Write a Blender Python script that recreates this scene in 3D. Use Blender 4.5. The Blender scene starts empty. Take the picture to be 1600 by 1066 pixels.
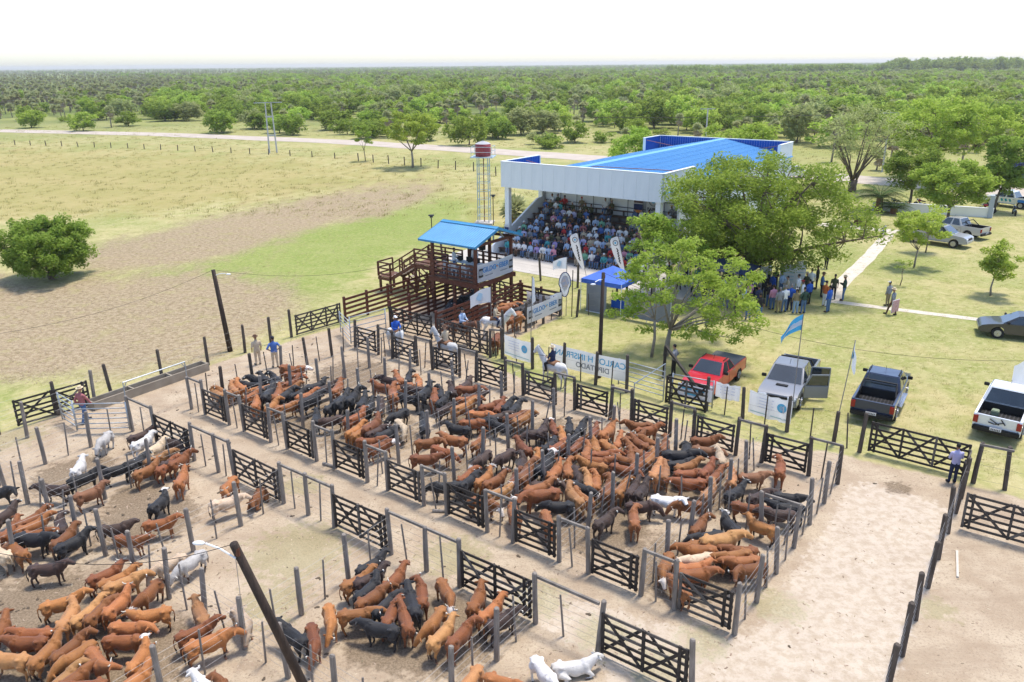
import bpy, bmesh, math, random
import numpy as np
from mathutils import Vector, Matrix
random.seed(7); rng = np.random.default_rng(7)
SC = bpy.context.scene
COL = SC.collection

# ------------------------------------------------------------------ camera
FPX, CAMH = 1230.0, 15.5
TH, RO = math.atan(433/1230.0), math.atan(.0085)
_r0 = Vector((1,0,0)); FW = Vector((0,math.cos(TH),-math.sin(TH))); _u0 = Vector((0,math.sin(TH),math.cos(TH)))
RT = math.cos(RO)*_r0 - math.sin(RO)*_u0
UP = math.sin(RO)*_r0 + math.cos(RO)*_u0
cd = bpy.data.cameras.new('camera'); cam = bpy.data.objects.new('camera', cd); COL.objects.link(cam)
cd.sensor_width = 36; cd.lens = FPX/1600*36; cd.clip_end = 20000; cd.clip_start = .5
cam.matrix_world = Matrix(((RT.x,UP.x,-FW.x,0),(RT.y,UP.y,-FW.y,0),(RT.z,UP.z,-FW.z,CAMH),(0,0,0,1)))
SC.camera = cam

# ------------------------------------------------------------------ sky, sun, exposure
SUN_EL, SUN_AZ = math.radians(73), math.radians(48)      # azimuth from +Y (away from camera) towards +X
w = bpy.data.worlds.new('World'); SC.world = w; w.use_nodes = True
nt = w.node_tree
sky = nt.nodes.new('ShaderNodeTexSky'); sky.sky_type = 'NISHITA'; sky.sun_disc = False
sky.sun_elevation = SUN_EL; sky.sun_rotation = SUN_AZ
sky.air_density = .8; sky.dust_density = 1.2; sky.ozone_density = 1.0; sky.altitude = 60
bg = nt.nodes['Background']; bg.inputs[1].default_value = .15
nt.links.new(sky.outputs[0], bg.inputs[0])
sd = bpy.data.lights.new('sun', 'SUN'); so = bpy.data.objects.new('sun', sd); COL.objects.link(so)
sd.energy = 2.0; sd.angle = math.radians(10.0); sd.color = (1.0,.93,.82)
_sv = Vector((math.sin(SUN_AZ)*math.cos(SUN_EL), math.cos(SUN_AZ)*math.cos(SUN_EL), math.sin(SUN_EL)))
so.rotation_euler = (-_sv).to_track_quat('-Z','Y').to_euler(); so.location = (0,0,60)
vs = SC.view_settings; vs.view_transform = 'Standard'; vs.look = 'None'; vs.gamma = 1; vs.use_curve_mapping = False
vs.exposure = 1.12
SC.cycles.max_bounces = 6; SC.cycles.diffuse_bounces = 3; SC.cycles.glossy_bounces = 2; SC.cycles.volume_bounces = 0

# ------------------------------------------------------------------ places: photo pixel -> point on the ground (or at height z); yard frame (s,t)
def G(x, y, z=0.0):
    d = FW + RT*((x-800)/FPX) + UP*((533-y)/FPX)
    k = (z-CAMH)/d.z
    return Vector((d.x*k, d.y*k, z))
AN = math.radians(-36.5)
E1 = Vector((math.cos(AN), math.sin(AN), 0)); E2 = Vector((-E1.y, E1.x, 0)); ORG = Vector((12.594, 26.994, 0))
def W(s, t, z=0.0): return ORG + E1*s + E2*t + Vector((0,0,z))
def ST(p): q = Vector((p[0],p[1],0))-ORG; return q.dot(E1), q.dot(E2)
def PX(p):
    v = Vector(p)-Vector((0,0,CAMH)); d = v.dot(FW)
    return 800+FPX*v.dot(RT)/d, 533-FPX*v.dot(UP)/d

# ------------------------------------------------------------------ materials
MATS = {}
def mat(name, c, c2=None, scale=4.0, rough=.8, metal=0.0, bump=0.0, bscale=None, spec=.3, detail=4, coord='Object', stretch=None, island=0, contrast=.25, coat=0):
    if name in MATS: return MATS[name]
    m = bpy.data.materials.new(name); m.use_nodes = True; n = m.node_tree; b = n.nodes['Principled BSDF']
    b.inputs['Base Color'].default_value = (*c,1); b.inputs['Roughness'].default_value = rough; b.inputs['Metallic'].default_value = metal
    b.inputs['Specular IOR Level'].default_value = spec; b.inputs['Coat Weight'].default_value = coat
    if c2 is not None or bump:
        tc = n.nodes.new('ShaderNodeTexCoord'); src = tc.outputs[coord]
        if stretch:
            mp = n.nodes.new('ShaderNodeMapping'); mp.inputs['Scale'].default_value = stretch; n.links.new(src, mp.inputs[0]); src = mp.outputs[0]
        nz = n.nodes.new('ShaderNodeTexNoise'); nz.inputs['Scale'].default_value = scale; nz.inputs['Detail'].default_value = detail
        n.links.new(src, nz.inputs['Vector'])
        if c2 is not None:
            rp = n.nodes.new('ShaderNodeValToRGB'); rp.color_ramp.elements[0].position = .5-contrast; rp.color_ramp.elements[1].position = .5+contrast
            rp.color_ramp.elements[0].color = (*c,1); rp.color_ramp.elements[1].color = (*c2,1)
            n.links.new(nz.outputs[0], rp.inputs[0]); out = rp.outputs[0]
            if island:
                g = n.nodes.new('ShaderNodeNewGeometry'); hs = n.nodes.new('ShaderNodeHueSaturation'); mr = n.nodes.new('ShaderNodeMapRange')
                mr.inputs[3].default_value = 1-island; mr.inputs[4].default_value = 1+island
                n.links.new(g.outputs['Random Per Island'], mr.inputs[0]); n.links.new(mr.outputs[0], hs.inputs['Value']); n.links.new(out, hs.inputs['Color']); out = hs.outputs[0]
            n.links.new(out, b.inputs['Base Color'])
        if bump:
            nb = nz
            if bscale: 
                nb = n.nodes.new('ShaderNodeTexNoise'); nb.inputs['Scale'].default_value = bscale; nb.inputs['Detail'].default_value = 4; n.links.new(src, nb.inputs['Vector'])
            bm_ = n.nodes.new('ShaderNodeBump'); bm_.inputs['Strength'].default_value = bump; bm_.inputs['Distance'].default_value = .05
            n.links.new(nb.outputs[0], bm_.inputs['Height']); n.links.new(bm_.outputs[0], b.inputs['Normal'])
    MATS[name] = m
    return m
def leafmat(name, c, c2, trans=.45, var=.3, obvar=.07):
    if name in MATS: return MATS[name]
    m = bpy.data.materials.new(name); m.use_nodes = True; n = m.node_tree; n.nodes.remove(n.nodes['Principled BSDF'])
    out = n.nodes['Material Output']; g = n.nodes.new('ShaderNodeNewGeometry'); oi = n.nodes.new('ShaderNodeObjectInfo')
    mx = n.nodes.new('ShaderNodeMix'); mx.data_type = 'RGBA'; mx.inputs[6].default_value = (*c,1); mx.inputs[7].default_value = (*c2,1)
    n.links.new(g.outputs['Random Per Island'], mx.inputs[0])
    hs = n.nodes.new('ShaderNodeHueSaturation'); mr = n.nodes.new('ShaderNodeMapRange'); mr.inputs[3].default_value = 1-obvar*1.6; mr.inputs[4].default_value = 1+obvar*1.6
    n.links.new(oi.outputs['Random'], mr.inputs[0]); n.links.new(mr.outputs[0], hs.inputs['Value'])
    m2 = n.nodes.new('ShaderNodeMapRange'); m2.inputs[3].default_value = .5-obvar*.12; m2.inputs[4].default_value = .5+obvar*.12
    ma = n.nodes.new('ShaderNodeMath'); ma.operation = 'FRACT'; mm = n.nodes.new('ShaderNodeMath'); mm.operation = 'MULTIPLY'; mm.inputs[1].default_value = 7.31
    n.links.new(oi.outputs['Random'], mm.inputs[0]); n.links.new(mm.outputs[0], ma.inputs[0]); n.links.new(ma.outputs[0], m2.inputs[0]); n.links.new(m2.outputs[0], hs.inputs['Hue'])
    n.links.new(mx.outputs[2], hs.inputs['Color'])
    d = n.nodes.new('ShaderNodeBsdfDiffuse'); t = n.nodes.new('ShaderNodeBsdfTranslucent'); ms = n.nodes.new('ShaderNodeMixShader'); ms.inputs[0].default_value = trans
    n.links.new(hs.outputs[0], d.inputs[0]); n.links.new(hs.outputs[0], t.inputs[0]); n.links.new(d.outputs[0], ms.inputs[1]); n.links.new(t.outputs[0], ms.inputs[2])
    n.links.new(ms.outputs[0], out.inputs[0]); MATS[name] = m
    return m
post_m = mat('weathered_post', (.045,.035,.028), (.15,.122,.10), 3, .9, bump=.5, bscale=14, stretch=(3,3,.6), contrast=.3)
postg_m = mat('grey_post', (.15,.127,.107), (.33,.29,.25), 3, .9, bump=.5, bscale=14, stretch=(3,3,.6))
gate_m = mat('tarred_board', (.018,.015,.013), (.060,.050,.043), 5, .75, bump=.3, bscale=20, contrast=.3)
rail_m = mat('grey_rail', (.12,.105,.09), (.27,.24,.21), 4, .85)
wire_m = mat('galvanised_wire', (.34,.33,.32), rough=.6, metal=.3)
wood_red = mat('varnished_wood', (.075,.022,.014), (.15,.05,.030), 6, .5, bump=.15, bscale=25, contrast=.3)
wood_brn = mat('brown_wood', (.10,.045,.028), (.17,.085,.05), 5, .6)
steel_m = mat('galvanised_pipe', (.34,.37,.39), (.45,.48,.50), 6, .45, metal=.5)
white_m = mat('white_paint', (.74,.76,.78), (.80,.82,.83), 1.2, .6)
panel_m = mat('facade_panel_paint', (.66,.70,.74), (.78,.81,.84), 1.1, .55, stretch=(2.5,2.5,.35), contrast=.35)
blue_roof = mat('blue_roof_paint', (.11,.32,.60), (.15,.39,.66), 1.5, .45, spec=.4)
blue_roof2 = mat('sky_blue_roof_paint', (.03,.20,.40), (.05,.26,.47), 1.2, .45, spec=.4)
blue_in = mat('deep_blue_sheet', (.012,.075,.33), (.02,.10,.40), 2, .5)
concrete = mat('pale_concrete', (.42,.39,.35), (.54,.50,.45), .8, .9, bump=.1, bscale=30)
concrete_d = mat('grey_concrete', (.20,.19,.18), (.30,.285,.27), 1.5, .9)
cloth_w = leafmat('white_banner_cloth', (.80,.80,.82), (.84,.84,.86), trans=.5, obvar=0)
print_b = mat('banner_blue_print', (.02,.20,.48), rough=.7)
print_k = mat('banner_black_print', (.03,.03,.035), rough=.7)
print_c = mat('banner_sky_print', (.12,.45,.68), rough=.7)
print_n = mat('banner_navy_print', (.015,.03,.12), rough=.7)
print_o = mat('banner_orange_print', (.65,.22,.04), rough=.7)
print_g = mat('banner_grey_print', (.25,.27,.30), rough=.7)
black_m = mat('black_plastic', (.012,.012,.013), rough=.6)
rubber_m = mat('tyre_rubber', (.018,.018,.019), rough=.85)
glass_m = mat('dark_glass', (.03,.04,.046), (.012,.016,.02), .9, rough=.05, spec=.9, coat=.5)
chrome_m = mat('bright_metal', (.6,.6,.62), rough=.25, metal=.9)
redlamp = mat('tail_lamp', (.30,.006,.010), rough=.2, spec=.6)
whitelamp = mat('head_lamp', (.75,.77,.8), rough=.15, spec=.6)
bark_m = mat('bark', (.10,.075,.055), (.20,.16,.12), 6, .95, bump=.5, bscale=12)
barkl_m = mat('pale_bark', (.22,.185,.15), (.34,.30,.25), 6, .95)

# ------------------------------------------------------------------ mesh helpers
def link(o, parent=None):
    COL.objects.link(o)
    if parent is not None: o.parent = parent
    return o
def tag(o, label=None, cat=None, group=None, kind=None):
    if label: o['label'] = label
    if cat: o['category'] = cat
    if group: o['group'] = group
    if kind: o['kind'] = kind
    return o
def empty(name, loc=(0,0,0), rz=0.0, label=None, cat=None, group=None):
    o = bpy.data.objects.new(name, None); o.location = loc; o.rotation_euler = (0,0,rz); o.empty_display_size = .2
    COL.objects.link(o); return tag(o, label, cat, group)
def inst(name, me, parent=None, loc=(0,0,0), rot=(0,0,0), sc=(1,1,1), mats=None):
    o = bpy.data.objects.new(name, me); o.location = loc; o.rotation_euler = rot; o.scale = sc
    link(o, parent)
    if mats:
        for i, m in enumerate(mats):
            o.material_slots[i].link = 'OBJECT'; o.material_slots[i].material = m
    return o
def copy_tree(o, parent=None):
    c = o.copy(); COL.objects.link(c)
    if parent is not None: c.parent = parent
    for ch in list(o.children): copy_tree(ch, c)
    return c
class MB:
    def __init__(s): s.v=[]; s.f=[]; s.m=[]
    def add(s, vs, fs, mi=0):
        b=len(s.v); s.v += [tuple(v) for v in vs]; s.f += [tuple(b+i for i in f) for f in fs]; s.m += [mi]*len(fs); return s
    def box(s, c, d, mi=0, R=None):
        c=Vector(c); hx,hy,hz = d[0]/2,d[1]/2,d[2]/2
        vs=[Vector((x,y,z)) for x in(-hx,hx) for y in(-hy,hy) for z in(-hz,hz)]
        if R is not None: vs=[R@v for v in vs]
        return s.add([c+v for v in vs], [(0,1,3,2),(4,6,7,5),(0,4,5,1),(2,3,7,6),(0,2,6,4),(1,5,7,3)], mi)
    def bar(s, p, q, wd, ht, mi=0, up=(0,0,1)):
        p=Vector(p); q=Vector(q); d=(q-p); L=d.length; d.normalize(); u=Vector(up)
        if abs(d.dot(u))>.98: u=Vector((0,1,0)) if abs(d.y)<.9 else Vector((1,0,0))
        y=u.cross(d).normalized(); z=d.cross(y)
        R=Matrix((d,y,z)).transposed()
        return s.box((p+q)/2, (L,wd,ht), mi, R)
    def tube(s, pts, rad, n=6, mi=0, cap=True, jit=0):
        pts=[Vector(p) for p in pts]; b=[]; N=len(pts)
        if not hasattr(rad,'__len__'): rad=[rad]*N
        ref=None; vs=[]
        for i,p in enumerate(pts):
            d=(pts[min(i+1,N-1)]-pts[max(i-1,0)]).normalized()
            if ref is None: ref = Vector((1,0,0)) if abs(d.x)<.8 else Vector((0,1,0))
            a=(ref-d*ref.dot(d)).normalized(); c=d.cross(a); ref=a
            for k in range(n):
                t=2*math.pi*k/n; r=rad[i]*(1+(random.uniform(-jit,jit) if jit else 0)); vs.append(p+(a*math.cos(t)+c*math.sin(t))*r)
        fs=[(i*n+k,i*n+(k+1)%n,(i+1)*n+(k+1)%n,(i+1)*n+k) for i in range(N-1) for k in range(n)]
        if cap: fs += [tuple(range(n-1,-1,-1)), tuple((N-1)*n+k for k in range(n))]
        return s.add(vs, fs, mi)
    def ring(s, secs, mi=0, n=10, cap=True):
        """loft of ellipses: (centre, side vector, up vector)"""
        vs=[]
        for c,a,b in secs:
            c=Vector(c);a=Vector(a);b=Vector(b)
            for k in range(n):
                t=2*math.pi*k/n; vs.append(c+a*math.cos(t)+b*math.sin(t))
        N=len(secs)
        fs=[(i*n+k,i*n+(k+1)%n,(i+1)*n+(k+1)%n,(i+1)*n+k) for i in range(N-1) for k in range(n)]
        if cap: fs += [tuple(range(n-1,-1,-1)), tuple((N-1)*n+k for k in range(n))]
        return s.add(vs, fs, mi)
    def ell(s, c, r, n=8, m=6, mi=0, R=None):
        c=Vector(c); vs=[]
        for i in range(m+1):
            ph=math.pi*i/m
            for k in range(n):
                v=Vector((r[0]*math.sin(ph)*math.cos(2*math.pi*k/n), r[1]*math.sin(ph)*math.sin(2*math.pi*k/n), r[2]*math.cos(ph)))
                vs.append(c+(R@v if R is not None else v))
        fs=[(i*n+k,(i+1)*n+k,(i+1)*n+(k+1)%n,i*n+(k+1)%n) for i in range(m) for k in range(n)]
        return s.add(vs, fs, mi)
    def prism(s, poly, y0, y1, mi=0, axis='y', y0b=None):
        """side profile [(x,z)] extruded along y"""
        n=len(poly); vs=[(x,y0,z) for x,z in poly]+[(x,y1,z) for x,z in poly]
        return s.add(vs, [tuple(range(n)), tuple(range(2*n-1,n-1,-1))]+[(k,n+k,n+(k+1)%n,(k+1)%n) for k in range(n)], mi)
    def mesh(s, name, mats, smooth=False, fix=True, bevel=0):
        me=bpy.data.meshes.new(name); me.from_pydata(s.v,[],s.f); 
        for m in (mats if isinstance(mats,(list,tuple)) else [mats]): me.materials.append(m)
        me.polygons.foreach_set('material_index', s.m)
        if fix or bevel:
            bm=bmesh.new(); bm.from_mesh(me)
            if bevel:
                bmesh.ops.remove_doubles(bm, verts=bm.verts, dist=.0005)
                es=[e for e in bm.edges if len(e.link_faces)==2 and e.calc_face_angle(0)>.5]
                bmesh.ops.bevel(bm, geom=es, offset=bevel, segments=2, affect='EDGES', clamp_overlap=True)
            if fix: bmesh.ops.recalc_face_normals(bm, faces=bm.faces)
            bm.to_mesh(me); bm.free()
        if smooth or bevel:
            me.polygons.foreach_set('use_smooth',[True]*len(me.polygons))
            if bevel: me.set_sharp_from_angle(angle=.6)
        return me
    def build(s, name, mats, parent=None, loc=(0,0,0), rot=(0,0,0), **k):
        return inst(name, s.mesh(name,mats,**k), parent, loc, rot)
ORD = ['zeroth','first','second','third','fourth','fifth','sixth','seventh','eighth','ninth','tenth','eleventh','twelfth','thirteenth','fourteenth','fifteenth','sixteenth','seventeenth','eighteenth','nineteenth','twentieth']
def ordw(n):
    if n<=20: return ORD[n]
    T={2:'twenty',3:'thirty',4:'forty',5:'fifty',6:'sixty',7:'seventy',8:'eighty',9:'ninety'}
    return T[n//10]+('-'+ORD[n%10] if n%10 else 'th') if n<100 else str(n)+'th'
def text_mesh(txt, size, mat_, depth=.002):
    cu=bpy.data.curves.new('lettering','FONT'); cu.body=txt; cu.size=size; cu.align_x='CENTER'; cu.align_y='CENTER'; cu.extrude=depth; cu.offset=size*.015
    o=bpy.data.objects.new('lettering',cu); COL.objects.link(o); dg=bpy.context.evaluated_depsgraph_get()
    me=bpy.data.meshes.new_from_object(o.evaluated_get(dg)); bpy.data.objects.remove(o); me.materials.clear(); me.materials.append(mat_); return me
# ------------------------------------------------------------------ ground
def axis(lo, d0, d1, hi, st, g=1.12):
    a=list(np.arange(d0,d1+st/2,st)); x=d0; s=st; L=[]
    while x>lo: s*=g; x-=s; L.append(x)
    x=d1; s=st; R=[]
    while x<hi: s*=g; x+=s; R.append(x)
    return np.array(L[::-1]+a+R)
gx=axis(-7000,-48,58,7000,.5,1.10); gy=axis(-60,13,78,9000,.5,1.06)
GX,GY=np.meshgrid(gx,gy); pts=np.stack([GX.ravel(),GY.ravel()],1)
def inpoly(poly):
    p=np.array(poly); x,y=pts[:,0],pts[:,1]; r=np.zeros(len(pts),bool); j=len(p)-1
    for i in range(len(p)):
        c=((p[i,1]>y)!=(p[j,1]>y)); 
        with np.errstate(divide='ignore',invalid='ignore'):
            r^= c & (x<(p[j,0]-p[i,0])*(y-p[i,1])/(p[j,1]-p[i,1]+1e-12)+p[i,0])
        j=i
    return r.reshape(GX.shape).astype(float)
def blur(a,k):
    for _ in range(k):
        b=np.pad(a,1,mode='edge'); a=(b[1:-1,:-2]+b[1:-1,2:]+b[:-2,1:-1]+b[2:,1:-1]+b[1:-1,1:-1]*2)/6
    return a
def pxp(*q): return [(G(x,y).x,G(x,y).y) for x,y in q]
def stp(*q): return [(W(s,t).x,W(s,t).y) for s,t in q]
dirt=blur(inpoly(stp((-31.6,-60),(-31.6,-8),(-30.6,3.4),(-30.4,13),(-20.6,13),(-20.3,3.6),(-19,2.2),(-12,1.4),(-4,1.6),(0,2.6),(5.5,2.9),(14,2.4),(30,1.5),(40,-60))),3)
brown=np.maximum(inpoly(pxp((-300,425),(0,430),(60,455),(150,450),(240,435),(330,430),(430,445),(440,490),(380,530),(300,560),(200,585),(60,590),(-60,560),(-300,560))),
      inpoly(pxp((150,385),(330,345),(540,302),(690,288),(715,296),(640,318),(560,335),(450,360),(390,390),(330,405),(160,425))))
brown=blur(brown,110)
green=blur(np.maximum(inpoly(pxp((100,446),(200,436),(330,412),(420,372),(560,342),(690,310),(745,304),(742,338),(660,376),(590,405),(520,440),(465,485),(440,455),(330,430),(200,448))),
      inpoly(pxp((-200,610),(0,600),(60,600),(90,620),(70,650),(0,650),(-200,650)))),90)
dry=blur(np.maximum(inpoly(pxp((-900,235),(0,238),(300,250),(520,262),(700,268),(735,275),(720,290),(560,300),(380,305),(200,330),(0,330),(-900,330))),
      inpoly(pxp((740,280),(790,290),(800,360),(770,380),(745,340)))),160)
pale=blur(inpoly(stp((.5,1.2),(4,.5),(4,-14),(3,-30),(-1,-30),(-2,-13.8),(-10,-13),(-2,-11.3),(.5,-10.8))),4)
dung=np.zeros_like(GX)
for s,t,r in [(-17,-22.5,3.4),(-19.5,-17.2,2.2),(-13.5,-21.8,2.8),(-25,-17,2),(-7,-15.6,2.2),(-24,-3,2.4),(-18,-7.5,2.6),(-12,-8,2.2),(-11,-3,2.4),(-4,-3,2.4),(-2.5,-8.5,2.2),(-6,-8,2.2),(-21,-24,2.4),(-21.5,-16.4,1.2),(-8,-16.5,1.6),(2,1,.6),(-22,-8,2),(-15,-3.5,2),(-8,-6,2.5)]:
    c=W(s,t); dung=np.maximum(dung,np.exp(-((GX-c.x)**2+(GY-c.y)**2)/(r*r)))
tuft=np.zeros_like(GX)
for s,t,r in [(-13.5,-15.2,2.4),(-1.2,-13,1.1),(-.6,-11.4,1.0),(.6,-8.6,1.1),(-9,-12.3,1.6),(-5.5,-12.6,1.3),(-17,-12.2,1.2),(-12,-17.5,1.4),(-20.5,4.5,1.5),(-31,-17,2),(4.5,-6,.8),(-3,-12.8,1.2)]:
    c=W(s,t); tuft=np.maximum(tuft,.8*np.exp(-((GX-c.x)**2+(GY-c.y)**2)/(r*r)))
far=np.clip((GY-170)/130,0,1)
lush=np.clip((GY-85)/60,0,1)*(GX>20)
ny,nx=GX.shape
def hills():
    z=np.zeros_like(GX)
    return z
gz=hills()
vs_=np.stack([GX.ravel(),GY.ravel(),gz.ravel()],1)
idx=np.arange(nx*ny).reshape(ny,nx)
fs_=np.stack([idx[:-1,:-1],idx[:-1,1:],idx[1:,1:],idx[1:,:-1]],-1).reshape(-1,4)
gme=bpy.data.meshes.new('ground'); gme.vertices.add(nx*ny); gme.vertices.foreach_set('co',vs_.ravel())
gme.loops.add(fs_.size); gme.loops.foreach_set('vertex_index',fs_.ravel()); gme.polygons.add(len(fs_))
gme.polygons.foreach_set('loop_start',np.arange(0,fs_.size,4)); gme.update(calc_edges=True); gme.validate()
for nm,arr in (('za',(dirt,brown,green,dry)),('zb',(pale,dung,tuft,far)),('zc',(lush,)+(lush,)*3)):
    a=gme.attributes.new(nm,'FLOAT_COLOR','POINT'); a.data.foreach_set('color',np.stack([x.ravel() for x in arr],1).ravel().astype(np.float32))
gm=bpy.data.materials.new('field_ground'); gm.use_nodes=True; n=gm.node_tree; L=n.links; B=n.nodes['Principled BSDF']
B.inputs['Roughness'].default_value=.95; B.inputs['Specular IOR Level'].default_value=.1
tc=n.nodes.new('ShaderNodeTexCoord')
def noise(sc,det=5,rough=.6,dim='3D',stretch=None):
    z=n.nodes.new('ShaderNodeTexNoise'); z.inputs['Scale'].default_value=sc; z.inputs['Detail'].default_value=det; z.inputs['Roughness'].default_value=rough
    if stretch:
        mp=n.nodes.new('ShaderNodeMapping'); mp.inputs['Scale'].default_value=stretch; mp.inputs['Rotation'].default_value=(0,0,-AN); L.new(tc.outputs['Object'],mp.inputs[0]); L.new(mp.outputs[0],z.inputs['Vector'])
    else: L.new(tc.outputs['Object'],z.inputs['Vector'])
    return z.outputs[0]
def math_(op,a,b=None,c=None,clamp=False):
    m=n.nodes.new('ShaderNodeMath'); m.operation=op; m.use_clamp=clamp
    for i,x in enumerate((a,b,c)):
        if x is None: continue
        if isinstance(x,(int,float)): m.inputs[i].default_value=x
        else: L.new(x,m.inputs[i])
    return m.outputs[0]
def mixc(f,a,b):
    m=n.nodes.new('ShaderNodeMix'); m.data_type='RGBA'
    if isinstance(f,(int,float)): m.inputs[0].default_value=f
    else: L.new(f,m.inputs[0])
    for i,x in ((6,a),(7,b)):
        if isinstance(x,tuple): m.inputs[i].default_value=(*x,1)
        else: L.new(x,m.inputs[i])
    return m.outputs[2]
def ramp(f,lo,hi):
    m=n.nodes.new('ShaderNodeMapRange'); m.interpolation_type='SMOOTHSTEP'; L.new(f,m.inputs[0]); m.inputs[1].default_value=lo; m.inputs[2].default_value=hi; return m.outputs[0]
def attr(nm):
    a=n.nodes.new('ShaderNodeAttribute'); a.attribute_name=nm; s_=n.nodes.new('ShaderNodeSeparateColor'); L.new(a.outputs['Color'],s_.inputs[0]); return s_.outputs[0],s_.outputs[1],s_.outputs[2],a.outputs['Alpha']
aD,aB,aG,aY=attr('za'); aP,aU,aT,aF=attr('zb'); aL=attr('zc')[0]
n1=noise(.12,4); n2=noise(.7,5); n3=noise(3.2,5,.65); n4=noise(14,4,.7); n5=noise(45,2); n6=noise(.28,5,.6,stretch=(1.0,.35,1)); n7=noise(.05,5,.65); n8=noise(.5,6,.7,stretch=(.35,1.6,1))
vo=n.nodes.new('ShaderNodeTexVoronoi'); vo.inputs['Scale'].default_value=5.5; L.new(tc.outputs['Object'],vo.inputs['Vector']); nv=vo.outputs['Distance']
def edged(a,k=.9,src=None): return ramp(math_('ADD',a,math_('MULTIPLY',math_('SUBTRACT',src or n2,.5),k)),.38,.62)
def wide(a): return ramp(math_('ADD',a,math_('MULTIPLY',math_('SUBTRACT',math_('ADD',math_('MULTIPLY',n6,.6),math_('MULTIPLY',n2,.5)),.55),1.5)),.12,.58)
# grass: straw, yellow green, green in tangled patches
grass=mixc(ramp(n2,.36,.68),(.42,.37,.18),(.30,.30,.105))
grass=mixc(math_('MULTIPLY',ramp(n1,.46,.66),.5),grass,(.21,.245,.06)); grass=mixc(math_('MULTIPLY',ramp(n6,.50,.72),.5),grass,(.43,.35,.17)); grass=mixc(math_('MULTIPLY',ramp(n7,.46,.62),.55),grass,(.20,.25,.06))
grass=mixc(math_('MULTIPLY',ramp(n3,.46,.70),.55),grass,(.52,.45,.25))
grass=mixc(math_('MULTIPLY',ramp(n4,.52,.70),.38),grass,(.10,.115,.035))
grass=mixc(math_('MULTIPLY',wide(aG),.7),grass,mixc(ramp(n3,.35,.7),(.165,.235,.045),(.25,.29,.075)))
grass=mixc(math_('MULTIPLY',wide(aY),.55),grass,mixc(ramp(n3,.35,.7),(.36,.27,.11),(.27,.24,.075)))
bro=mixc(ramp(n3,.34,.62),(.235,.17,.105),(.39,.305,.205)); bro=mixc(math_('MULTIPLY',ramp(n4,.50,.66),.75),bro,(.15,.11,.068))
bro=mixc(math_('MULTIPLY',ramp(n2,.52,.66),.45),bro,(.33,.29,.13))
grass=mixc(math_('MULTIPLY',wide(aB),.9),grass,bro)
grass=mixc(math_('MULTIPLY',aL,.6),grass,mixc(ramp(n2,.4,.65),(.20,.225,.06),(.33,.31,.11)))
grass=mixc(aF,grass,mixc(ramp(noise(.03,5),.42,.60),(.11,.15,.04),(.22,.25,.07)))
# trodden soil
soil=mixc(ramp(n2,.32,.68),(.355,.27,.185),(.475,.385,.275)); soil=mixc(math_('MULTIPLY',ramp(n3,.55,.75),.45),soil,(.27,.20,.135)); soil=mixc(math_('MULTIPLY',math_('MULTIPLY',math_('SUBTRACT',1.0,ramp(nv,.10,.32)),ramp(n2,.40,.60)),.35),soil,(.22,.165,.115))
soil=mixc(math_('MULTIPLY',ramp(n4,.50,.66),.6),soil,(.22,.165,.11)); soil=mixc(math_('MULTIPLY',ramp(n5,.52,.68),.35),soil,(.55,.46,.36)); soil=mixc(math_('MULTIPLY',ramp(n8,.48,.64),.5),soil,(.30,.225,.155)); soil=mixc(math_('MULTIPLY',ramp(n1,.52,.64),.35),soil,(.42,.33,.24))
soil=mixc(math_('MULTIPLY',edged(aP,.9,n3),.6),soil,mixc(ramp(n3,.36,.62),(.44,.36,.27),(.60,.52,.425)))
soil=mixc(math_('MULTIPLY',edged(aU,1.0,n3),.8),soil,mixc(ramp(n4,.4,.6),(.11,.08,.05),(.24,.18,.12)))
soil=mixc(math_('MULTIPLY',edged(aT,1.4,n3),.5),soil,mixc(ramp(n4,.4,.6),(.18,.18,.07),(.36,.31,.16)))
col=mixc(edged(aD,.8),grass,soil); L.new(col,B.inputs['Base Color'])
bp=n.nodes.new('ShaderNodeBump'); bp.inputs['Strength'].default_value=.4; bp.inputs['Distance'].default_value=.12
hsum=math_('ADD',math_('MULTIPLY',n3,.6),math_('ADD',math_('MULTIPLY',n4,.35),math_('MULTIPLY',n5,.12))); L.new(hsum,bp.inputs['Height']); L.new(bp.outputs[0],B.inputs['Normal'])
gme.materials.append(gm)
ground=inst('ground',gme); tag(ground,kind='structure')
def strip(name, poly, z, m, label=None):
    mb=MB(); mb.add([(p[0],p[1],z) for p in poly],[tuple(range(len(poly)))]); o=mb.build(name,m); 
    return tag(o,kind='structure')
def ribbon(name, cl, wd, z, m):
    mb=MB(); L_=[]; 
    for i,p in enumerate(cl):
        a=Vector(cl[max(i-1,0)]); b=Vector(cl[min(i+1,len(cl)-1)]); d=(b-a).normalized(); nn=Vector((-d.y,d.x)); p=Vector(p); j=wd*(1+.08*math.sin(i*2.3))/2
        L_ += [(p.x-nn.x*j,p.y-nn.y*j,z),(p.x+nn.x*j,p.y+nn.y*j,z)]
    mb.add(L_,[(2*i,2*i+2,2*i+3,2*i+1) for i in range(len(cl)-1)]); return tag(mb.build(name,m),kind='structure')
road_m=mat('dirt_road',(.40,.335,.275),(.52,.455,.385),.35,.95,stretch=(1,1,1))
rc=[(-700,-120),(-420,-10),(-300,36),(-232,62),(-180,79),(-127,89),(-90,90.5),(-60,91),(-20,88),(40,84),(140,80),(400,76)]
def dens(c,k=6):
    o=[]
    for a,b in zip(c[:-1],c[1:]):
        for i in range(k): o.append((a[0]+(b[0]-a[0])*i/k,a[1]+(b[1]-a[1])*i/k))
    return o+[c[-1]]
ribbon('road',[tuple(W(s,t).xy) for s,t in dens(rc)],8.2,.03,road_m)
path_m=mat('pale_path',(.50,.44,.36),(.62,.56,.47),1.5,.95,bump=.2,bscale=12)
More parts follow.
